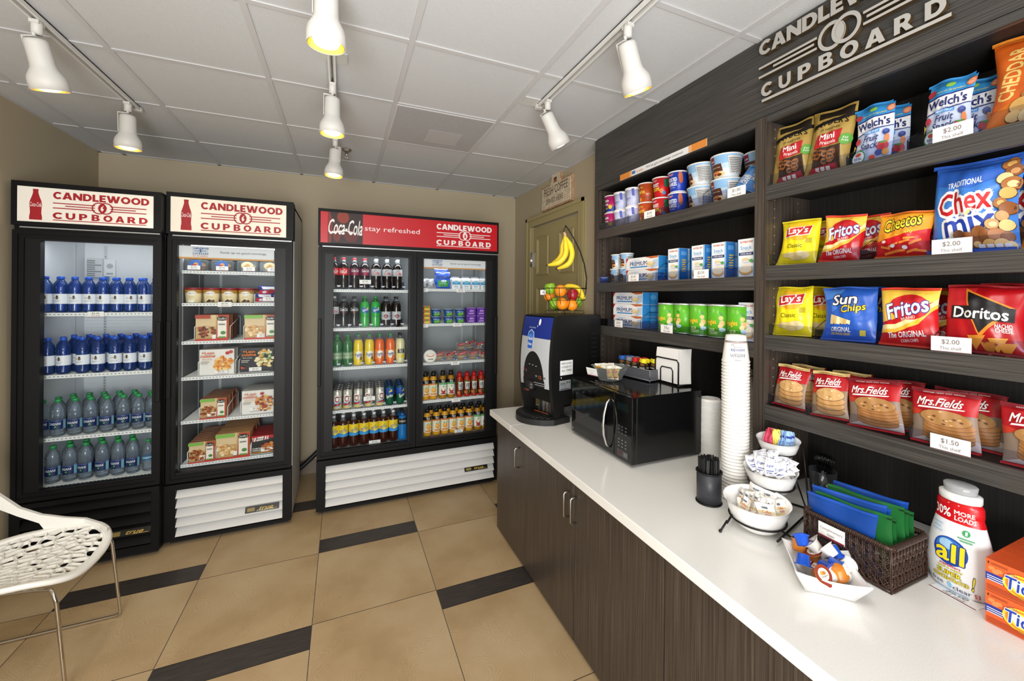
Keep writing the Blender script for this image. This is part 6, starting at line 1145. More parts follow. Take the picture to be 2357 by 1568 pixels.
for i in range(26): K_cp.put('white paper cup nested in the shorter stack behind the tall one', (1.805, 1.405, CT+.0005+st*i), 0, 'white paper cups in the rear stack')
K_ct.put('printed paper cup on the shorter rear stack beside the shelf post', (1.805, 1.405, CT+.0005+st*26), -PI/2+.6)
def lid():
    b = MB(); b.lathe([(.0505, 0), (.0525, .001), (.0525, .005), (.049, .0065), (.047, .012), (.044, .0145), (.042, .0125), (.0, .012)], M('#f4f4f2', .35), 26); b.lathe([(.03, .012), (.029, .0135), (.024, .0135), (.023, .012)], M('#e9e9e7', .35), 20); b.box(-.006, .006, .028, .036, .0125, .0145, M('#e2e2e0', .35)); return b.build('cup_lid')
K_ld = Kind('cup lid', lid)
for i in range(43): K_ld.put('white plastic cup lid nested in the lid stack' if i < 42 else 'topmost white plastic lid on the lid stack beside cups', (1.702+.0006*math.sin(i), 1.517, CT+.0005+.0064*i), rnd.uniform(-.2, .2), 'white lids in the stack' if i < 42 else None)
so = empty('stirrer_cup', (1.303, 1.165, CT+.0005)); tag(so, 'black wire mesh cup of stirrers beside the tall cup stack', 'mesh cup')
def mesh_mat():
    m, nt, bs, N, L = nodes('black_wire_mesh'); bs.inputs['Base Color'].default_value = lin('#17181b'); bs.inputs['Roughness'].default_value = .45
    g = N('ShaderNodeTexCoord'); w1, w2 = N('ShaderNodeTexWave'), N('ShaderNodeTexWave')
    for w_, d in ((w1, 'DIAGONAL'), (w2, 'Z')): w_.bands_direction = d; w_.inputs['Scale'].default_value = 95; L(g.outputs['Object'], w_.inputs[0])
    mx = N('ShaderNodeMath'); mx.operation = 'MAXIMUM'; L(w1.outputs['Fac'], mx.inputs[0]); L(w2.outputs['Fac'], mx.inputs[1])
    r = ramp(N, [(.3, '#060607'), (.7, '#3a3c42')]); L(mx.outputs[0], r.inputs[0]); L(r.outputs[0], bs.inputs['Base Color']); return m
b = MB(); b.lathe([(.044, .002), (.045, .118), (.043, .118), (.042, .004), (0, .004)], mesh_mat(), 26, sx=1, sy=1); b.build('mesh_body', so)
b = MB(); b.tube(ring(.046, .119), .003, WR, 6, True); b.build('rim', so); b = MB(); b.tube(ring(.0455, .003), .003, WR, 6, True); b.build('base_ring', so)
def stick(): return MB()  .box(-.0024, .0024, -.0014, .0014, 0, .165, M('#161617', .4)).build('stirrer')
K_sk = Kind('stirrer', stick); n = 0; r_ = random.Random(4)
while n < 150:
    x, y = r_.uniform(-.038, .038), r_.uniform(-.038, .038)
    if x*x+y*y < .037**2: K_sk.put('thin black stirrer standing in the wire mesh cup', (1.303+x, 1.165+y, CT+.006), r_.uniform(0, 3), 'stirrers in the mesh cup', r_.uniform(-.03, .03), r_.uniform(-.03, .03)); n += 1

# ------------------------------------------------------------------ three-tier bowl stand
CER = M('#f1f0ee', .15, coat=.3)
DIRX = math.radians(-68)       # stand: local +X runs along the long axis of the bowls (towards the viewer's right)
bs_ = empty('bowl_stand', (1.29, .955, CT), DIRX); tag(bs_, 'black wire three-tier stand carrying white condiment bowls', 'stand')
def loc2(p, base=(1.29, .955, CT), a=DIRX): return (base[0]+p[0]*math.cos(a)-p[1]*math.sin(a), base[1]+p[0]*math.sin(a)+p[1]*math.cos(a), base[2]+p[2])
# bowl centres in stand frame (y runs away from the viewer)
TIERS = [((0, .0, .062), .87), ((.012, .122, .142), .73), ((.008, .245, .222), .62)]
def bowl(s):
    def f():
        b = MB(); P = [(.03, -.053), (.045, -.052), (.07, -.036), (.09, -.005), (.102, .028), (.107, .046), (.1105, .0485), (.105, .045), (.097, .022), (.085, -.002), (.066, -.03), (.04, -.044), (0, -.046)]
        b.lathe([(r*s, z*s*1.22) for r, z in P], CER, 36, 0, 0, 1.08, .88); return b.build('condiment_bowl')
    return f
TILT = .15
for i, ((c, s), nm) in enumerate(zip(TIERS, ('lowest white oval bowl of creamer packets on the tiered stand', 'middle white oval bowl of sugar packets on the tiered stand', 'top white oval bowl of coloured sweetener packets on the tiered stand'))):
    o = bowl(s)(); o.location = loc2(c); o.rotation_euler = (TILT, 0, DIRX); tag(o, nm, 'bowl')
b = MB()
for c, s in TIERS:
    z = -.012*s*1.22; rg = [(.092*s*1.08*math.cos(t), .092*s*.88*math.sin(t), z) for t in [2*PI*k/32 for k in range(32)]]
    R = Matrix.Translation(c) @ Matrix.Rotation(TILT, 4, 'X'); b.tube([R @ Vector(p) for p in rg], .0032, WR, 7, True)
b.build('ring_frame', bs_)
b = MB()
for s in (-1, 1):
    fx, fy = (-.085, -.095) if s < 0 else (.1, .03)
    b.tube([(s*.075, -.06 if s < 0 else 0, .03), (fx, fy, .004)], .0035, WR, 7); b.sphere((fx, fy, .0055), .0055, WR, 10, 6)
    b.tube([(s*.075, -.06, .022), (s*.1, .2, .012), (s*.1, .29, .006), (s*.085, .3, .15), (.01+s*.06, .33, .235)], .0035, WR, 7)
    b.tube([(s*.1, .25, .012), (.01+s*.06, .2, .15)], .003, WR, 6)
b.tube([(-.1, .29, .006), (.1, .29, .006)], .0035, WR, 7); b.build('legs', bs_)
def packet(name, w, h, base, ops, seed): return pouchkind(name, 'packet', w, h, .007, base, ops, None, .5, seed, nu=8, nv=8)
K_cm = packet('creamer_packet', .056, .058, '#f2efe8', [('r', -.42, .1, .42, .62, '#ecd8a0'), ('r', -.42, .3, .42, .5, '#f4ecd8'), ('t', 'Coffee', 0, .56, .5, .15, '#c0402a', {'sh': .2}), ('t', 'mate', .06, .4, .4, .13, '#c0402a', {'sh': .2}), ('r', -.2, .72, .14, .82, '#6a6e7a')], 71)
K_sg = packet('sugar_packet', .045, .06, '#f2f2f2', [('t', 'Sugar', 0, .6, .7, .2, '#2f3f98', {'b': .02, 'sh': .2}), ('r', -.4, .3, .3, .34, '#2f3f98'), ('r', -.4, .18, .1, .22, '#2f3f98'), ('r', -.5, .9, .5, .95, '#c8cce0')], 72)
K_pk = packet('sweetener_packet', .034, .056, '#e8607c', [('r', -.4, .3, .4, .5, '#d04a68')], 73); K_yl = packet('sweetener_packet', .034, .056, '#f0dc5c', [('r', -.4, .3, .4, .45, '#d8bc3a'), ('e', 0, .7, .05, .03, '#3a3a3a')], 74); K_bl = packet('sweetener_packet', .034, .056, '#9cc0e8', [('r', -.4, .6, .4, .75, '#2f3f98'), ('r', -.4, .3, .2, .36, '#5a78c0')], 75)
def inbowl(t, x, y, z): c, s = TIERS[t]; v = Matrix.Rotation(TILT, 3, 'X') @ Vector((x*s, y*s, z)); return loc2((c[0]+v.x, c[1]+v.y, c[2]+v.z))
r_ = random.Random(11)
for i, (x, y, z, a, l) in enumerate([(.045, -.045, -.01, .35, -.45), (-.05, -.04, -.01, -.7, -.55), (0, -.045, -.015, -.2, -.75), (-.03, -.045, -.012, .1, -.8)]+[(-.066+.018*k, .0, -.008, -1.05+.06*k, -.3) for k in range(7)]+[(.048+.01*k, .012, -.012, 1.0, -.3) for k in range(4)]+[(.0, .02, -.01, .5, -.2), (.02, .04, -.005, .2, -.2), (-.02, .045, -.0, -.2, -.15)]):
    K_cm.put('white and yellow creamer packet lying face up in front of lowest bowl' if i == 0 else 'white and yellow creamer packet standing in the lowest bowl', inbowl(0, x, y, z+.012), DIRX+a, 'creamer packets in the lowest bowl' if i else None, l, r_.uniform(-.2, .2))
for i in range(30):
    x, y = r_.uniform(-.06, .06), r_.uniform(-.05, .045); z = -.015+.05*(1-(x/.08)**2-(y/.08)**2)*r_.uniform(.3, 1)+.018
    K_sg.put('white sugar packet with blue print heaped in the middle bowl', inbowl(1, x, y, z), DIRX+r_.uniform(-1.2, 1.2), 'sugar packets in the middle bowl', r_.uniform(-1.0, -.2), r_.uniform(-.5, .5))
for K, x0, n, c in ((K_pk, -.058, 10, 'pink'), (K_yl, -.014, 8, 'yellow'), (K_bl, .018, 12, 'light blue')):
    for i in range(n): K.put('{} sweetener packet standing in the top bowl'.format(c), inbowl(2, x0+.0041*i, -.006+.004*math.sin(i*2)+.008*(i % 3), .006+.004*(i % 2)), DIRX+1.0+r_.uniform(-.12, .12), c+' sweetener packets in the top bowl', -.1+r_.uniform(-.1, .1), .2)

# ------------------------------------------------------------------ cutlery cup
cc = empty('cutlery_cup', (1.70, .985, CT+.0005)); tag(cc, 'clear plastic cup of black forks behind the bowl stand', 'cup')
b = MB(); b.lathe([(.035, 0), (.036, .002), (.046, .13), (.044, .13), (.034, .004), (0, .003)], clear('smoky_cup', '#b9bcc0', .16, .05, '#6a6e72'), 22); b.build('cup', cc)
def fork():
    b = MB(); m = M('#101011', .2, spec=.6); b.tube([(0, 0, 0), (0, .003, .06), (0, 0, .12)], [.003, .003, .004], m, 6); b.box(-.0105, .0105, -.0015, .0015, .118, .14, m, .001)
    for k in range(4): x = -.009+.006*k; b.tube([(x, 0, .138), (x, -.004, .165), (x, .002, .182)], [.0018, .0017, .001], m, 5)
    return b.build('fork')
K_fk = Kind('fork', fork)
for i in range(24):
    a = i*2.4; r = .006+.0011*i; K_fk.put('black plastic fork standing tines up in the clear cup', (1.70+r*math.cos(a), .985+r*math.sin(a), CT+.008), EAST+r_.uniform(-.4, .4), 'black forks in the clear cup', -.05+.3*math.cos(a)*r/.03, .34*math.sin(a)*r/.03)

# ------------------------------------------------------------------ wicker basket with coffee pouches
WK = M('#402a1f', .34); WK2 = M('#302017', .36)
bx0, bx1, by0, by1, bh = -.085, .095, -.112, .112, .118
wb = empty('wicker_basket', (1.435, .722, CT+.0005)); tag(wb, 'dark brown wicker basket of blue and green coffee pouches', 'basket')
b = MB()
def wall(p0, p1):
    p0, p1 = Vector(p0), Vector(p1); L_ = (p1-p0).length; d = (p1-p0)/L_; n_ = Vector((d.y, -d.x, 0)); ns = int(L_/.0155)
    for k in range(ns+1):
        q_ = p0+d*(L_*k/ns)
        for o_ in (-.0022, .0022): b.tube([q_+d*o_+n_*.0016, q_+d*o_-n_*.001+Vector((0, 0, bh*.5)), q_+d*o_+n_*.0016+Vector((0, 0, bh))], .0017, WK, 5)
    for j in range(1, 7):
        z = bh*j/7
        for o_ in (-.0022, .0022): b.tube([p0+d*(L_*t/(ns*2))+n_*(.0032*math.sin(PI*(t/2+j)))+Vector((0, 0, z+o_)) for t in range(ns*2+1)], .0017, WK2, 5)
    for k in range(-7, ns):
        for sg_ in (1, -1):
            pts = []
            for j in range(8):
                t = (k+j)*L_/ns
                if 0 <= t <= L_: pts.append(p0+d*(t if sg_ > 0 else L_-t)+n_*(.003*(1 if j % 2 else -1))+Vector((0, 0, bh*j/7)))
            if len(pts) > 1: b.tube(pts, .0013, WK, 4)
c_ = [(bx0, by0), (bx1, by0), (bx1, by1), (bx0, by1)]
for i in range(4): wall((*c_[i], 0), (*c_[(i+1) % 4], 0))
b.box(bx0, bx1, by0, by1, 0, .003, WK2); b.build('woven_body', wb)
b = MB(); 
def rr(e, z, rad): return [(bx0-e+rad+(-rad)*math.cos(t), by0-e+rad+(-rad)*math.sin(t), z) for t in (0, .5, 1.07, PI/2)]+[(bx1+e-rad+rad*math.sin(t), by0-e+rad-rad*math.cos(t), z) for t in (0, .5, 1.07, PI/2)]+[(bx1+e-rad+rad*math.cos(t), by1+e-rad+rad*math.sin(t), z) for t in (0, .5, 1.07, PI/2)]+[(bx0-e+rad-rad*math.sin(t), by1+e-rad+rad*math.cos(t), z) for t in (0, .5, 1.07, PI/2)]
P = rr(.001, bh, .014); b.tube(P, .0065, WK, 8, True); PP = [Vector(p) for p in P]; per = []
for i in range(len(PP)):
    a_, c_2 = PP[i], PP[(i+1) % len(PP)]; n = max(1, int((c_2-a_).length/.005))
    for k in range(n): per.append((a_+(c_2-a_)*k/n, (c_2-a_).normalized()))
for i, (p, d_) in enumerate(per):
    n_ = Vector((d_.y, -d_.x, 0)); b.tube([p+d_*.003*math.sin(t)*.6+n_*.0075*math.cos(t)+Vector((0, 0, .0075*math.sin(t))) for t in [PI*k/4 for k in range(-2, 7)]], .0013, WK2 if i % 2 else WK, 4)
b.tube(rr(.002, .005, .012), .005, WK2, 7, True); b.build('rim', wb)
b = MB(); b.box(-.036, .036, -.0006, .0006, 0, .042, CARD); b.deco([('t', 'Complimentary', 0, .62, .86, .24, '#a79d96', {'b': .02}), ('t', 'Item', 0, .32, .26, .2, '#a79d96', {'b': .02}), ('r', -.5, 0, .5, .14, MAROON)], flat(.0006), .072, .042)
b.xf(Matrix.Translation((bx0-.009, .03, .068)) @ Matrix.Rotation(EAST, 4, 'Z')); b.build('card', wb)
K_cb = pouchkind('coffee_pouch', 'coffee pouch', .2, .165, .013, '#154698', [('p', [(-.3, .05), (.2, .05), (.34, .35), (.1, .55), (-.2, .5), (-.32, .3)], '#d8e4f2'), ('p', [(-.3, .05), (.18, .05), (.3, .33), (.08, .5), (-.18, .46), (-.3, .28)], '#2a62bc'), ('p', [(-.34, .3), (-.18, .5), (.1, .56), (.36, .34), (.1, .62), (-.2, .56)], '#d8b45a')]+CR('#1a4fb0'), seed=81, rough=.3)
K_cg = pouchkind('coffee_pouch', 'coffee pouch', .2, .165, .013, '#226832', [('p', [(-.3, .05), (.2, .05), (.34, .35), (.1, .55), (-.2, .5), (-.32, .3)], '#d8e8d8'), ('r', .44, .93, .5, .98, '#1a2a1a')]+CR('#226a34'), seed=82, rough=.3)
for i, c in enumerate('bgbgbgbgbgb'):
    (K_cb if c == 'b' else K_cg).put('{} coffee pouch, {} in the wicker basket'.format('shiny blue' if c == 'b' else 'green', nth(i, 11).replace('leftmost', 'frontmost').replace('rightmost', 'rearmost').replace('from left', 'from the front')), (1.365+.0145*i, .722+(.004 if i % 2 else .012)-.014*(c == 'g')-.006*(i in (6, 8)), CT+.006+(.008 if i == 0 else .012*(i % 3))), EAST+(-.05, .03, .06, -.02)[i % 4], 'coffee pouches in the basket', -.06-.03*(i % 3), -.1+.03*(i % 2))

# ------------------------------------------------------------------ creamer dish
dz = math.radians(-45); cd = empty('square_dish', (1.222, .705, CT+.0005), dz)
b = MB()
def sq(s, z, lift=0, n=6):
    out = []
    for e in range(4):
        for k in range(n):
            t = -1+2*k/n; p = {0: (t, -1), 1: (1, t), 2: (-t, 1), 3: (-1, -t)}[e]; out.append((p[0]*s*(1-.06*(1-t*t)), p[1]*s*(1-.06*(1-t*t)), z+lift*abs(t)**2))
    return out
L_ = [sq(.046, 0), sq(.054, .004), sq(.074, .04, .003), sq(.084, .055, .01), sq(.08, .0555, .01), sq(.07, .04, .003), sq(.05, .008)]; V = [p for l in L_ for p in l]; n = 24; F = [tuple(range(n-1, -1, -1)), tuple((len(L_)-1)*n+i for i in range(n))]
for j in range(len(L_)-1):
    for i in range(n): F.append((j*n+i, j*n+(i+1) % n, (j+1)*n+(i+1) % n, (j+1)*n+i))
b.add(V, F, CER, True); b.build('dish_body', cd); tag(cd, 'white square flared dish of coffee creamer cups before wicker basket', 'dish')
def creamer(body, lidops, lidc):
    def f():
        root = empty('creamer_cup'); b = MB(); b.lathe([(.0125, 0), (.0145, .001), (.0185, .026), (.0225, .027), (.0225, .0285)], M(body, .3), 18); b.build('cup', root)
        b = MB(); P = ell(0, 0, .0225, .0225, 22); P = [(x, y if not (y < -.012 and abs(x) < .012) else y-.01*(1-abs(x)/.012)) for x, y in P]; b.poly(P, lambda u, v, l: (u, v, .0287+l), M(lidc, .3), 0); b.deco(lidops, lambda u, v, l: (u, v, .0287+l), .04, .04, None, .0004, .0002); b.build('foil_lid', root); return root
    return Kind('creamer cup', f)
K_c1 = creamer('#1f56c8', [('e', 0, 0, .36, .36, '#dfe6f2'), ('t', 'Delight', 0, .05, .5, .16, '#2a3f8a', {'sh': .3}), ('e', .05, -.16, .12, .06, '#8ab06a')], '#2a4fb4'); K_c2 = creamer('#d8822a', [('e', 0, 0, .36, .36, '#e8ded0'), ('e', -.05, .08, .16, .12, '#c89a4a'), ('e', .08, .06, .12, .1, '#b07a34'), ('t', 'Delight', 0, -.12, .5, .14, '#4a2a1a', {'sh': .3})], '#8a3a24'); K_c3 = creamer('#e8e4dc', [('e', 0, 0, .4, .4, '#efe9de'), ('r', -.4, -.08, .4, .04, '#7a1f2a'), ('e', .1, .15, .12, .1, '#c89a5a')], '#cfc4b4')
for i, (k, x, y, z, rx, ry, l) in enumerate([(K_c1, -.038, .036, .088, -.7, -.15, 'blue creamer cup with printed lid at the back left'), (K_c1, -.048, -.004, .088, 2.7, .25, 'blue creamer cup bottom up at the left corner'), (K_c2, -.028, -.047, .062, .95, -.2, 'orange creamer cup with fruit-printed lid at the front left'), (K_c1, -.012, -.012, .072, 1.7, .9, 'blue creamer cup lying on its side at left middle'), (K_c1, .012, .0, .08, 1.9, .5, 'blue creamer cup lying on its side in the middle'), (K_c1, .03, .048, .1, 2.75, .25, 'blue creamer cup bottom up at the back'), (K_c3, .0, .034, .085, -.7, .5, 'white creamer cup with cream lid at the back middle'), (K_c3, .03, .014, .088, -.3, .95, 'white creamer cup with maroon-striped lid, centre right'), (K_c3, .05, .01, .066, 1.7, -.9, 'white creamer cup lying on its side at the right'), (K_c2, .022, -.034, .086, 2.75, .1, 'orange creamer cup bottom up at the front'), (K_c3, .0, -.045, .066, 2.2, .6, 'white creamer cup tipped over at front middle'), (K_c3, .045, -.026, .058, 1.4, .5, 'white creamer cup low at the right corner'), (K_c2, -.05, .045, .066, .3, -.5, 'orange creamer cup at the back left corner'), (K_c2, .01, -.01, .022, 0, 0, 'orange creamer cup buried in the centre'), (K_c3, -.022, .02, .022, 0, 0, 'white creamer cup at the bottom of the dish'), (K_c2, -.005, .045, .05, .3, .2, 'orange creamer cup under the white ones')]):
    a = dz; k.put(l, (1.222+x*math.cos(a)-y*math.sin(a), .705+x*math.sin(a)+y*math.cos(a), CT+z-.012), dz+.3*i, 'creamer cups in the dish', rx, ry)

# ------------------------------------------------------------------ detergent bottle, soap boxes, card
db = empty('detergent_bottle', (1.548, .546, CT+.0015), EAST-.12); tag(db, 'white and red detergent bottle standing beside the orange boxes', 'detergent bottle')
PR = [(.055, 0), (.06, .006), (.068, .03), (.07, .07), (.067, .11), (.061, .145), (.054, .175), (.048, .2), (.046, .208), (.048, .215), (.047, .235), (.04, .247)]
def rfd(v):
    for (a, c), (a2, c2) in zip(PR, PR[1:]):
        if c <= v <= c2: return a+(a2-a)*(v-c)/(c2-c)
    return PR[-1][0] if v > .2 else PR[0][0]
FL_ = .62
def dmap(u, v, l): r = rfd(v); a = u/r; return ((r+l)*math.sin(a), -(r+l)*math.cos(a)*FL_, v)
b = MB(); b.lathe(PR, M('#f0f2f4', .28), 32, sy=FL_); b.build('body', db)
b = MB(); b.poly(rc(-.2, .188, .2, .244), lambda u, v, l: ((rfd(v)+l)*math.sin(u/.2*PI), -(rfd(v)+l)*math.cos(u/.2*PI)*FL_, v), M('#c8141c', .25), .0008, .012)
b.deco([('t', '30%', -.28, .47, .46, .5, '#f8f6f4', {'b': .04}), ('t', 'MORE', .24, .6, .44, .24, '#f8f6f4', {'b': .04}), ('t', 'LOADS', .26, .3, .46, .24, '#f8f6f4', {'b': .04})], lambda u, v, l: dmap(u, v+.186, l), .095, .05, .012, .0014, .0003); b.build('red_sleeve', db)
b = MB(); b.deco([('e', -.02, .66, .36, .22, '#1d4aa8', 30), ('e', -.04, .7, .28, .16, '#3a7ac8', 24), ('e', -.08, .76, .16, .08, '#a8d0f0', 16), tO('all', -.02, .64, .58, .3, '#f6e024', '#1a3a8a', .05), ('t', 'stainlifters', .0, .435, .42, .045, '#c0202a', {'b': .03, 'sh': .2}), tO('small & mighty', 0, .38, .5, .045, '#f2e23a', '#2a2a2a', .03, sh=.15), tO('SUPER', -.02, .305, .48, .075, '#f6e024', '#1a1a1a', .06), tO('CONCENTRATED', .0, .215, .72, .058, '#f6e024', '#1a1a1a', .06), tO('!', .44, .28, .06, .22, '#f6e024', '#1a1a1a', .06, sh=.2), ('t', 'free', -.26, .12, .26, .07, '#2a3a6a'), ('t', 'clear', .22, .1, .34, .07, '#2a3a6a'), ('e', 0, .12, .04, .05, '#8ac8e8'), ('t', '53', .5, .1, .12, .07, '#b81a24', {'b': .04}), ('t', 'LOADS', .5, .045, .14, .025, '#b81a24'), ('t', 'cleaner,', -.28, 1.06, .26, .05, '#6aa8d8', {'sh': .2}), ('t', 'whiter,', -.29, 1.0, .22, .05, '#6aa8d8', {'sh': .2}), ('t', 'brighter.', -.28, .94, .26, .05, '#6aa8d8', {'sh': .2}), ('e', .26, 1.03, .07, .05, '#2f9a58'), ('t', '1', .26, 1.03, .04, .06, '#f4f6f4', {'b': .03}), ('r', .12, .93, .42, .95, '#5aa878'), ('r', .16, .89, .38, .91, '#5aa878'), ('r', -.3, .0, .3, .03, '#b8d4ea')], dmap, .105, .165, .014, .0008, .0003); b.build('front_label', db)
b = MB(); b.lathe([(.041, .244), (.043, .246), (.043, .262), (.036, .265)], M('#e6e6e4', .4), 26, sy=.85); b.build('collar', db)
b = MB(); b.lathe([(.033, .264), (.0345, .285), (.031, .2865), (0, .2865)], clear('cap_plastic', '#d8dadc', .55, .2, '#c4c6c8'), 26, sy=.9); b.build('measuring_cap', db)
o = MB().box(-.048, .048, -.02, .02, 0, .0008, CARD).deco([('t', '$6.00', 0, .12, .44, .42, '#8f8580', {'b': .02, 'sh': .3}), ('t', 'This shelf', 0, -.25, .5, .24, '#9f958f', {'sh': .3}), ('r', -.5, -.5, .5, -.42, MAROON)], lambda u, v, l: (u, v, .0008+l), .096, .04).build('price_card'); o.location = (1.502, .537, CT+.0004); o.rotation_euler = (0, 0, EAST-.12); tag(o, 'white price card lying flat before the detergent bottle', 'price card')
soap = [('r', -.5, 0, .5, 1, '#e8622a'), ('r', -.5, .34, -.2, .58, '#2a3a9a'), ('e', -.42, .74, .05, .07, '#f08a4a', 6), ('e', -.33, .72, .05, .07, '#f08a4a', 6), ('e', -.375, .66, .05, .07, '#f08a4a', 6), ('t', '1', -.46, .9, .02, .08, '#3a2a20'), ('r', -.43, .87, -.22, .885, '#7a3a20'), ('r', -.43, .91, -.22, .925, '#7a3a20'), ('e', -.05, .52, .235, .34, '#f6d42a', 36), ('e', -.05, .52, .2, .29, '#f08a2a', 36), ('e', -.05, .52, .16, .235, '#f6d42a', 30), ('e', -.05, .52, .12, .18, '#f4ecd8', 30), tO('Tide', -.05, .53, .4, .4, '#1d3fa8', '#f8f6f0', .05, sh=.1), ('t', 'ULTRA', -.16, .8, .12, .05, '#2a3a9a')]+[('r', -.47, .375+.065*k, -.27+.012*k, .4+.065*k, '#e8e8f4') for k in range(3)]+[('r', -.47, .07+.05*k, -.0, .09+.05*k, '#8a3418') for k in range(4)]
K_so = boxkind('detergent_box', 'detergent box', .135, .077, .036, soap, '#e8622a', '#e06028', '#d8562a')
for i in range(7):
    for j in range(2): K_so.put('orange detergent box, {} layer, {} from the front'.format(('lower', 'upper')[j], ORD[i]), (1.456+.0385*i, .4, CT+.001+.0785*j), EAST, 'orange detergent boxes')
# ------------------------------------------------------------------ white perforated chair
ch = tag(empty('perforated_chair', (-1.26, 2.50, 0)), 'white perforated plastic chair with chrome sled legs at the left', 'chair')
CW = M('#f4f2ea', .35)
def seat_h(x, y):      # x: front + / back -, y: side
    t = max(0, (-.13-x)); return .452+.9*t*t*1.6+(.03*(y/.25)**2 if x < .2 else .03*(y/.25)**2)-.03*max(0, (x-.1)/.13)**2
def outline(n=64):
    out = []
    for k in range(n):
        a = 2*PI*k/n; e = 3.2; c, s = math.cos(a), math.sin(a)
        out.append((.235*math.copysign(abs(c)**(2/e), c), .255*math.copysign(abs(s)**(2/e), s)*(1-.06*(c < 0))))
    return out
r_ = random.Random(9); S = []
while len(S) < 128:
    p = (r_.uniform(-.215, .215), r_.uniform(-.235, .235))
    if abs(p[0]/.212)**3.2+abs(p[1]/.23)**3.2 < 1 and all((p[0]-q[0])**2*1.0+(p[1]-q[1])**2*2.6 > .026**2 for q in S): S.append(p)
    if r_.random() < .0005: break
def cell(i):
    P = [(-.222*1.0, -.21), (.222, -.21), (.222, .21), (-.222, .21)]; P = [(x*.925, y*.925) for x, y in outline(40)]
    x0, y0 = S[i]
    for j, (x1, y1) in enumerate(S):
        if j == i or abs(x1-x0)+abs(y1-y0) > .16: continue
        mx, my, nx, ny = (x0+x1)/2, (y0+y1)/2, x1-x0, y1-y0; Q = []
        for k in range(len(P)):
            a, c = P[k-1], P[k]; da, dc = (a[0]-mx)*nx+(a[1]-my)*ny, (c[0]-mx)*nx+(c[1]-my)*ny
            if (da <= 0) != (dc <= 0): t = da/(da-dc); Q.append((a[0]+(c[0]-a[0])*t, a[1]+(c[1]-a[1])*t))
            if dc <= 0: Q.append(c)
        P = Q
        if len(P) < 3: return None
    return P
b = MB(); th = .015
def sp(x, y, dz=0): return (x, y, seat_h(x, y)+dz)
for i in range(len(S)):
    P = cell(i)
    if not P or len(P) < 3: continue
    cx, cy = sum(p[0] for p in P)/len(P), sum(p[1] for p in P)/len(P)
    N_ = 30; rad = []
    for k in range(N_):   # resample the cell by angle, then a smooth hole inside it
        a = 2*PI*k/N_; dx, dy = math.cos(a), math.sin(a); best = 1
        for m_ in range(len(P)):
            p, q = P[m_-1], P[m_]; ex, ey = q[0]-p[0], q[1]-p[1]; den = dx*ey-dy*ex
            if abs(den) > 1e-9:
                t = ((p[0]-cx)*ey-(p[1]-cy)*ex)/den; u_ = ((p[0]-cx)*dy-(p[1]-cy)*dx)/den
                if t > 0 and -1e-6 <= u_ <= 1+1e-6: best = min(best, t)
        rad.append(best)
    inn = [max(.002, r-.0032) for r in rad]; inn = [min(inn[k], (inn[k-1]+inn[k]+inn[(k+1) % N_])/3*1.05) for k in range(N_)]
    O_ = [(cx+rad[k]*math.cos(2*PI*k/N_), cy+rad[k]*math.sin(2*PI*k/N_)) for k in range(N_)]; I_ = [(cx+inn[k]*math.cos(2*PI*k/N_), cy+inn[k]*math.sin(2*PI*k/N_)) for k in range(N_)]
    V = [sp(*p) for p in O_]+[sp(*p) for p in I_]+[sp(p[0], p[1], -th) for p in I_]+[sp(p[0], p[1], -th) for p in O_]; F = []
    for k in range(N_):
        l = (k+1) % N_; F += [(k, l, N_+l, N_+k), (N_+k, N_+l, 2*N_+l, 2*N_+k), (2*N_+k, 2*N_+l, 3*N_+l, 3*N_+k)]
    b.add(V, F, CW)
b.build('perforated_seat', ch)
b = MB(); O_ = outline(); n = len(O_); V = []
prof = [(.915, -.001), (.93, .003), (1.01, .005), (1.045, -.002), (1.03, -.016), (.93, -.013)]
for k, z in prof: V += [sp(x*k, y*k, z) for x, y in O_]
F = [(j*n+i, j*n+(i+1) % n, ((j+1) % 6)*n+(i+1) % n, ((j+1) % 6)*n+i) for j in range(6) for i in range(n)]
b.add(V, F, CW, True); b.build('seat_rim', ch)
b = MB()                                                  # back shell rising behind the seat
for s in (-1, 1):
    pts = [(.215, .478, .462), (.17, .486, .460), (.09, .503, .460), (.014, .525, .464), (-.045, .548, .474), (-.066, .556, .517), (-.14, .604, .566), (-.212, .686, .62), (-.27, .79, .71), (-.31, .88, .83)]
    if s < 0: pts = pts[5:]
    V = []; F = []
    for k, (x, zt, zb) in enumerate(pts): yy = .262-.01*k/7 if x < .1 else .258-.0066*((x-.08)/.0115)**1.0*.9 if x < .2 else .165; V += [(x, s*(yy-.016), zt), (x, s*(yy+.006), zt-.004), (x-.004, s*(yy+.006), zb), (x-.004, s*(yy-.016), zb)]
    for k in range(len(pts)-1):
        for m_ in range(4): q4 = (k*4+m_, k*4+(m_+1) % 4, k*4+4+(m_+1) % 4, k*4+4+m_); F.append(q4 if s < 0 else q4[::-1])
    F += [(0, 1, 2, 3), (len(V)-1, len(V)-2, len(V)-3, len(V)-4)]; b.add(V, F, CW)
b.grid(10, 4, lambda i, j: (-.325-.03*math.sin(PI*i)*0-.012*j, (i-.5)*.5, .82+.09*j), CW); b.grid(10, 4, lambda i, j: (-.337-.012*j, (i-.5)*.5, .82+.09*j), CW, True, True); b.build('backrest', ch)
b = MB()
CHR = M('#c9c3ba', .12, 1)
for s in (-1, 1):
    y = .197 if s > 0 else -.237; b.tube([(-.25, y*.8, .445), (.10, y*.8, .425), (.185, y*.9, .425), (.205, y, .412), (.213, y, .38), (.245, y*1.03, .03), (.243, y*1.03, .014), (.225, y*1.03, .007), (-.24, y*1.0, .007), (-.26, y, .012), (-.268, y, .03), (-.25, y*.85, .42)], .0068, CHR, 10)
b.tube([(.1, -.17, .425), (.1, .17, .425)], .006, CHR, 8); tag(b.build('sled_frame', ch), 'chrome sled leg frame')

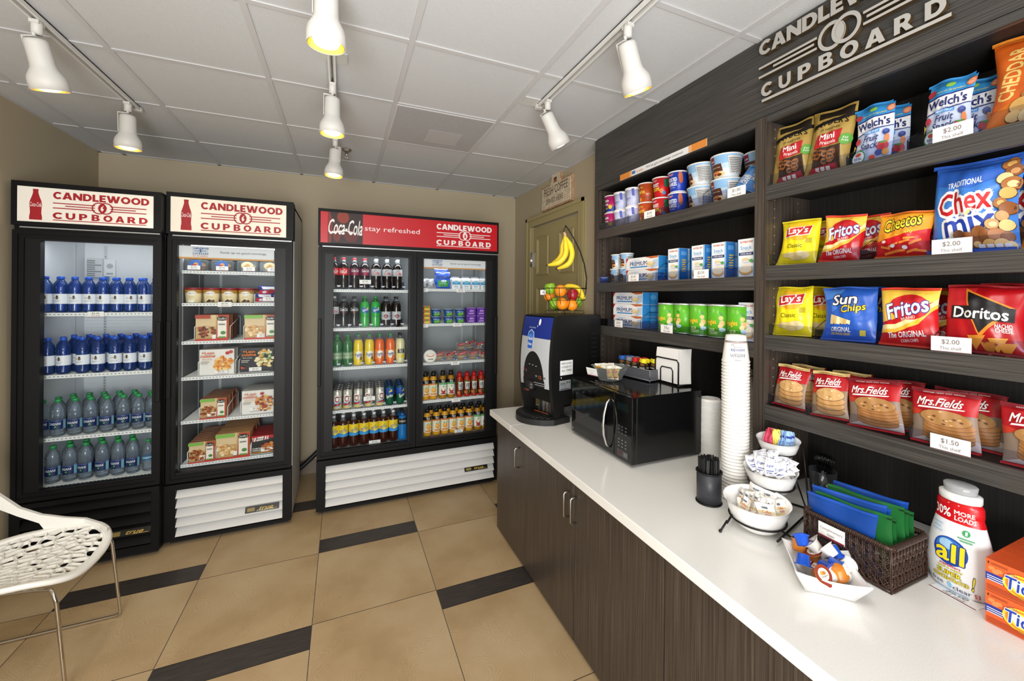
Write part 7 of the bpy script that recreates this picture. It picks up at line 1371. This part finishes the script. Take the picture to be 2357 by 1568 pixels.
# ------------------------------------------------------------------ track lights
TW = M('#e2e1dc', .42); LH = M('#d2d0ca', .5)
def track(label, x, y0, y1):
    b = MB(); b.box(x-.017, x-.008, y0, y1, ZC-.026, ZC-.006, TW); b.box(x+.008, x+.017, y0, y1, ZC-.026, ZC-.006, TW); b.box(x-.017, x+.017, y0, y1, ZC-.01, ZC-.006, TW); b.box(x-.003, x+.003, y0, y1, ZC-.016, ZC-.01, M('#6a6a70', .4, .6))
    for y in (y0, y1): b.box(x-.019, x+.019, y-.012, y+.012, ZC-.028, ZC-.0055, TW)
    tag(b.build('light_track'), label, 'light track')
track('white ceiling light track on the left', -1.10, .6, 3.09); track('white ceiling light track in the middle', -.055, .6, 3.14); track('white ceiling light track on the right near the shelving', 1.005, .3, 2.09)
for x, y, n in ((-.045, 2.055, 'middle'), (.955, 2.075, 'right')):
    o = MB().box(-.057, .057, -.045, .045, 0, .006, M('#cfcfca', .5)).build('canopy_plate'); o.location = (x, y, ZC-.0075); tag(o, 'square cover plate on ceiling at the {} track'.format(n), 'cover plate')
def spot(label, mx, my, aim, power=9):
    root = tag(empty('track_spotlight', (mx, my, ZC-.028)), label, 'spotlight', 'white track spotlights')
    b = MB(); b.lathe([(.016, -.05), (.017, -.012), (.016, 0)], LH, 16); b.box(-.014, .014, -.02, .02, -.014, .0, LH); b.build('mount', root)
    d = Vector(aim).normalized(); piv = Vector((0, 0, -.09)); R = Matrix.Translation(piv) @ d.to_track_quat('-Z', 'Y').to_matrix().to_4x4()
    b = MB(); b.box(-.041, -.037, -.011, .011, -.075, .03, LH, .003); b.box(-.041, .0, -.011, .011, .026, .032, LH, .002); b.tube([(0, 0, .03), (0, 0, .045)], .006, LH, 8); b.xf(R); b.build('arm', root)
    b = MB(); b.lathe([(.026, .02), (.034, .015), (.0355, .005), (.037, -.07), (.040, -.085), (.056, -.115), (.0585, -.13), (.0585, -.165), (.056, -.165), (.055, -.132), (.05, -.118), (.03, -.09), (0, -.09)], LH, 26); b.xf(R); sh = b.build('shade', root)
    b = MB(); b.lathe([(.0545, -.164), (.0535, -.132), (.048, -.118), (.03, -.095)], M('#c89a3c', .3, .7), 26); b.f = b.f[:-2]; b.m = b.m[:-2]; b.sm = b.sm[:-2]; b.xf(R); tag(b.build('gold_reflector', sh), 'gold reflector lining')
    b = MB(); b.lathe([(.02, -.1), (.038, -.13), (.042, -.145), (.036, -.158), (.02, -.166), (0, -.168)], M('#fff6e0', emit=9), 20); b.xf(R); tag(b.build('bulb', root), 'lit bulb')
    l = D.lights.new('spot_lamp', 'SPOT'); l.energy = power; l.spot_size = 1.5; l.spot_blend = .6; l.color = (1, .86, .66); l.shadow_soft_size = .04
    o = D.objects.new('spot_lamp', l); COL.objects.link(o); o.parent = root; o.location = piv+d*.175; o.rotation_euler = d.to_track_quat('-Z', 'Y').to_euler()
spot('white track spotlight, near one of two on left track', -1.10, 2.23, (.12, .30, -1)); spot('white track spotlight, far one at end of left track', -1.10, 2.97, (.0, .05, -1))
spot('white track spotlight, nearest of three on middle track', -.055, 1.46, (0, .06, -1)); spot('white track spotlight, second of three on middle track', -.055, 2.27, (0, .0, -1)); spot('white track spotlight, farthest of three on middle track', -.055, 3.07, (-.05, -.05, -1))
spot('white track spotlight, near one on right track', 1.005, 1.30, (.42, .1, -1)); spot('white track spotlight, far one at end of right track', 1.005, 1.98, (.62, .06, -1))
# ceiling vent, sprinkler
vt = tag(empty('ceiling_vent', (.5675, 2.713, ZC-.0055)), 'square perforated grey ceiling vent panel', 'vent')
b = MB(); b.box(-.29, .29, -.29, .29, -.001, .004, paint('perforated_metal', '#d4d4d4', 900, .5, .6, '#bdbdbd')); b.build('panel', vt)
b = MB(); 
for a in ((-.296, .296, -.296, -.288), (-.296, .296, .288, .296), (-.296, -.288, -.288, .288), (.288, .296, -.288, .288)): b.box(*a, -.002, .004, M('#d6d6d6', .5))
b.box(-.06, .16, -.02, .2, -.0016, -.0008, M('#c2c2c2', .6)); b.build('frame', vt)
sk = tag(empty('fire_sprinkler', (.018, 3.33, ZC)), 'small chrome fire sprinkler beside the farthest middle spotlight', 'sprinkler')
b = MB(); b.lathe([(.012, -.03), (.026, -.022), (.036, -.008), (.036, -.005)], CHROME, 14, smooth=False); b.build('escutcheon', sk)
b = MB(); b.lathe([(.008, -.055), (.009, -.03)], CHROME, 10); 
for s in (-1, 1): b.tube([(s*.007, 0, -.035), (s*.014, 0, -.055), (0, 0, -.075)], .0022, CHROME, 6)
b.lathe([(.016, -.079), (.016, -.077), (.003, -.075)], CHROME, 12); b.build('head', sk)
# coffee plaque above the door
cp = tag(empty('coffee_plaque', (XR-.001, 3.215, 2.545), EAST), 'cream weathered fresh coffee plaque hanging above the olive door', 'plaque')
def plq(e): return [(-.28+e, -.125+e), (.28-e, -.125+e), (.28-e, .095-e), (.11-e, .095-e), (.1-e, .12-e)]+[((.085-e)*math.cos(PI*k/12), .135+(.075-e)*math.sin(PI*k/12)) for k in range(13)]+[(-.1+e, .12-e), (-.11+e, .095-e), (-.28+e, .095-e)]
def slab(P, y0, y1, m, name, par):
    b = MB(); b.poly(P, flat(-y0), m, 0); n = len(P)
    b.add([(u, y0, v) for u, v in P]+[(u, y1, v) for u, v in P], [(i, n+i, n+(i+1) % n, (i+1) % n) for i in range(n)], m); return b, b
CRM = paint('weathered_cream', '#e6dac2', 40, .3, .7, '#cdbb9c'); EDG = paint('weathered_edge', '#a9764f', 60, .3, .7, '#c8ab88')
def slab2(P, yf, yb, m, name):
    b = MB(); b.poly(P, lambda u, v, l: (u, yf-l, v), m); n = len(P); b.add([(u, yf, v) for u, v in P]+[(u, yb, v) for u, v in P], [(i, (i+1) % n, n+(i+1) % n, n+i) for i in range(n)], m); return b
slab2(plq(0), -.02, 0, EDG, '').build('backing', cp)
b = slab2(plq(.014), -.026, -.019, CRM, ''); ff = lambda u, v, l: (u, -.026-l, v)
b.text('FRESH COFFEE', 0, .035, .44, .07, ff, '#5a4030', .001, None, .0); b.text('SERVED HERE', -.02, -.055, .32, .045, ff, '#5a4030', .001, None, .0)
b.poly([(-.03, .13), (.03, .13), (.022, .1), (-.022, .1)], ff, '#8a4a24', .001); b.poly(ell(0, .13, .03, .008), ff, '#5a2e18', .0014); b.poly(rc(-.035, .093, .035, .098), ff, '#8a4a24', .001); b.build('face', cp)
# cord and wall box between the fridges
b = MB(); b.tube([(-.60, 4.07, .0105), (-.48, 4.07, .012), (-.40, 4.07, .05), (-.31, 4.08, .12), (-.25, 4.09, .17), (-.19, 4.1, .225), (-.1, 4.12, .27)], .02, BLACKM, 10); tag(b.build('drain_hose'), 'black hose running behind the fridges above the floor', 'hose')
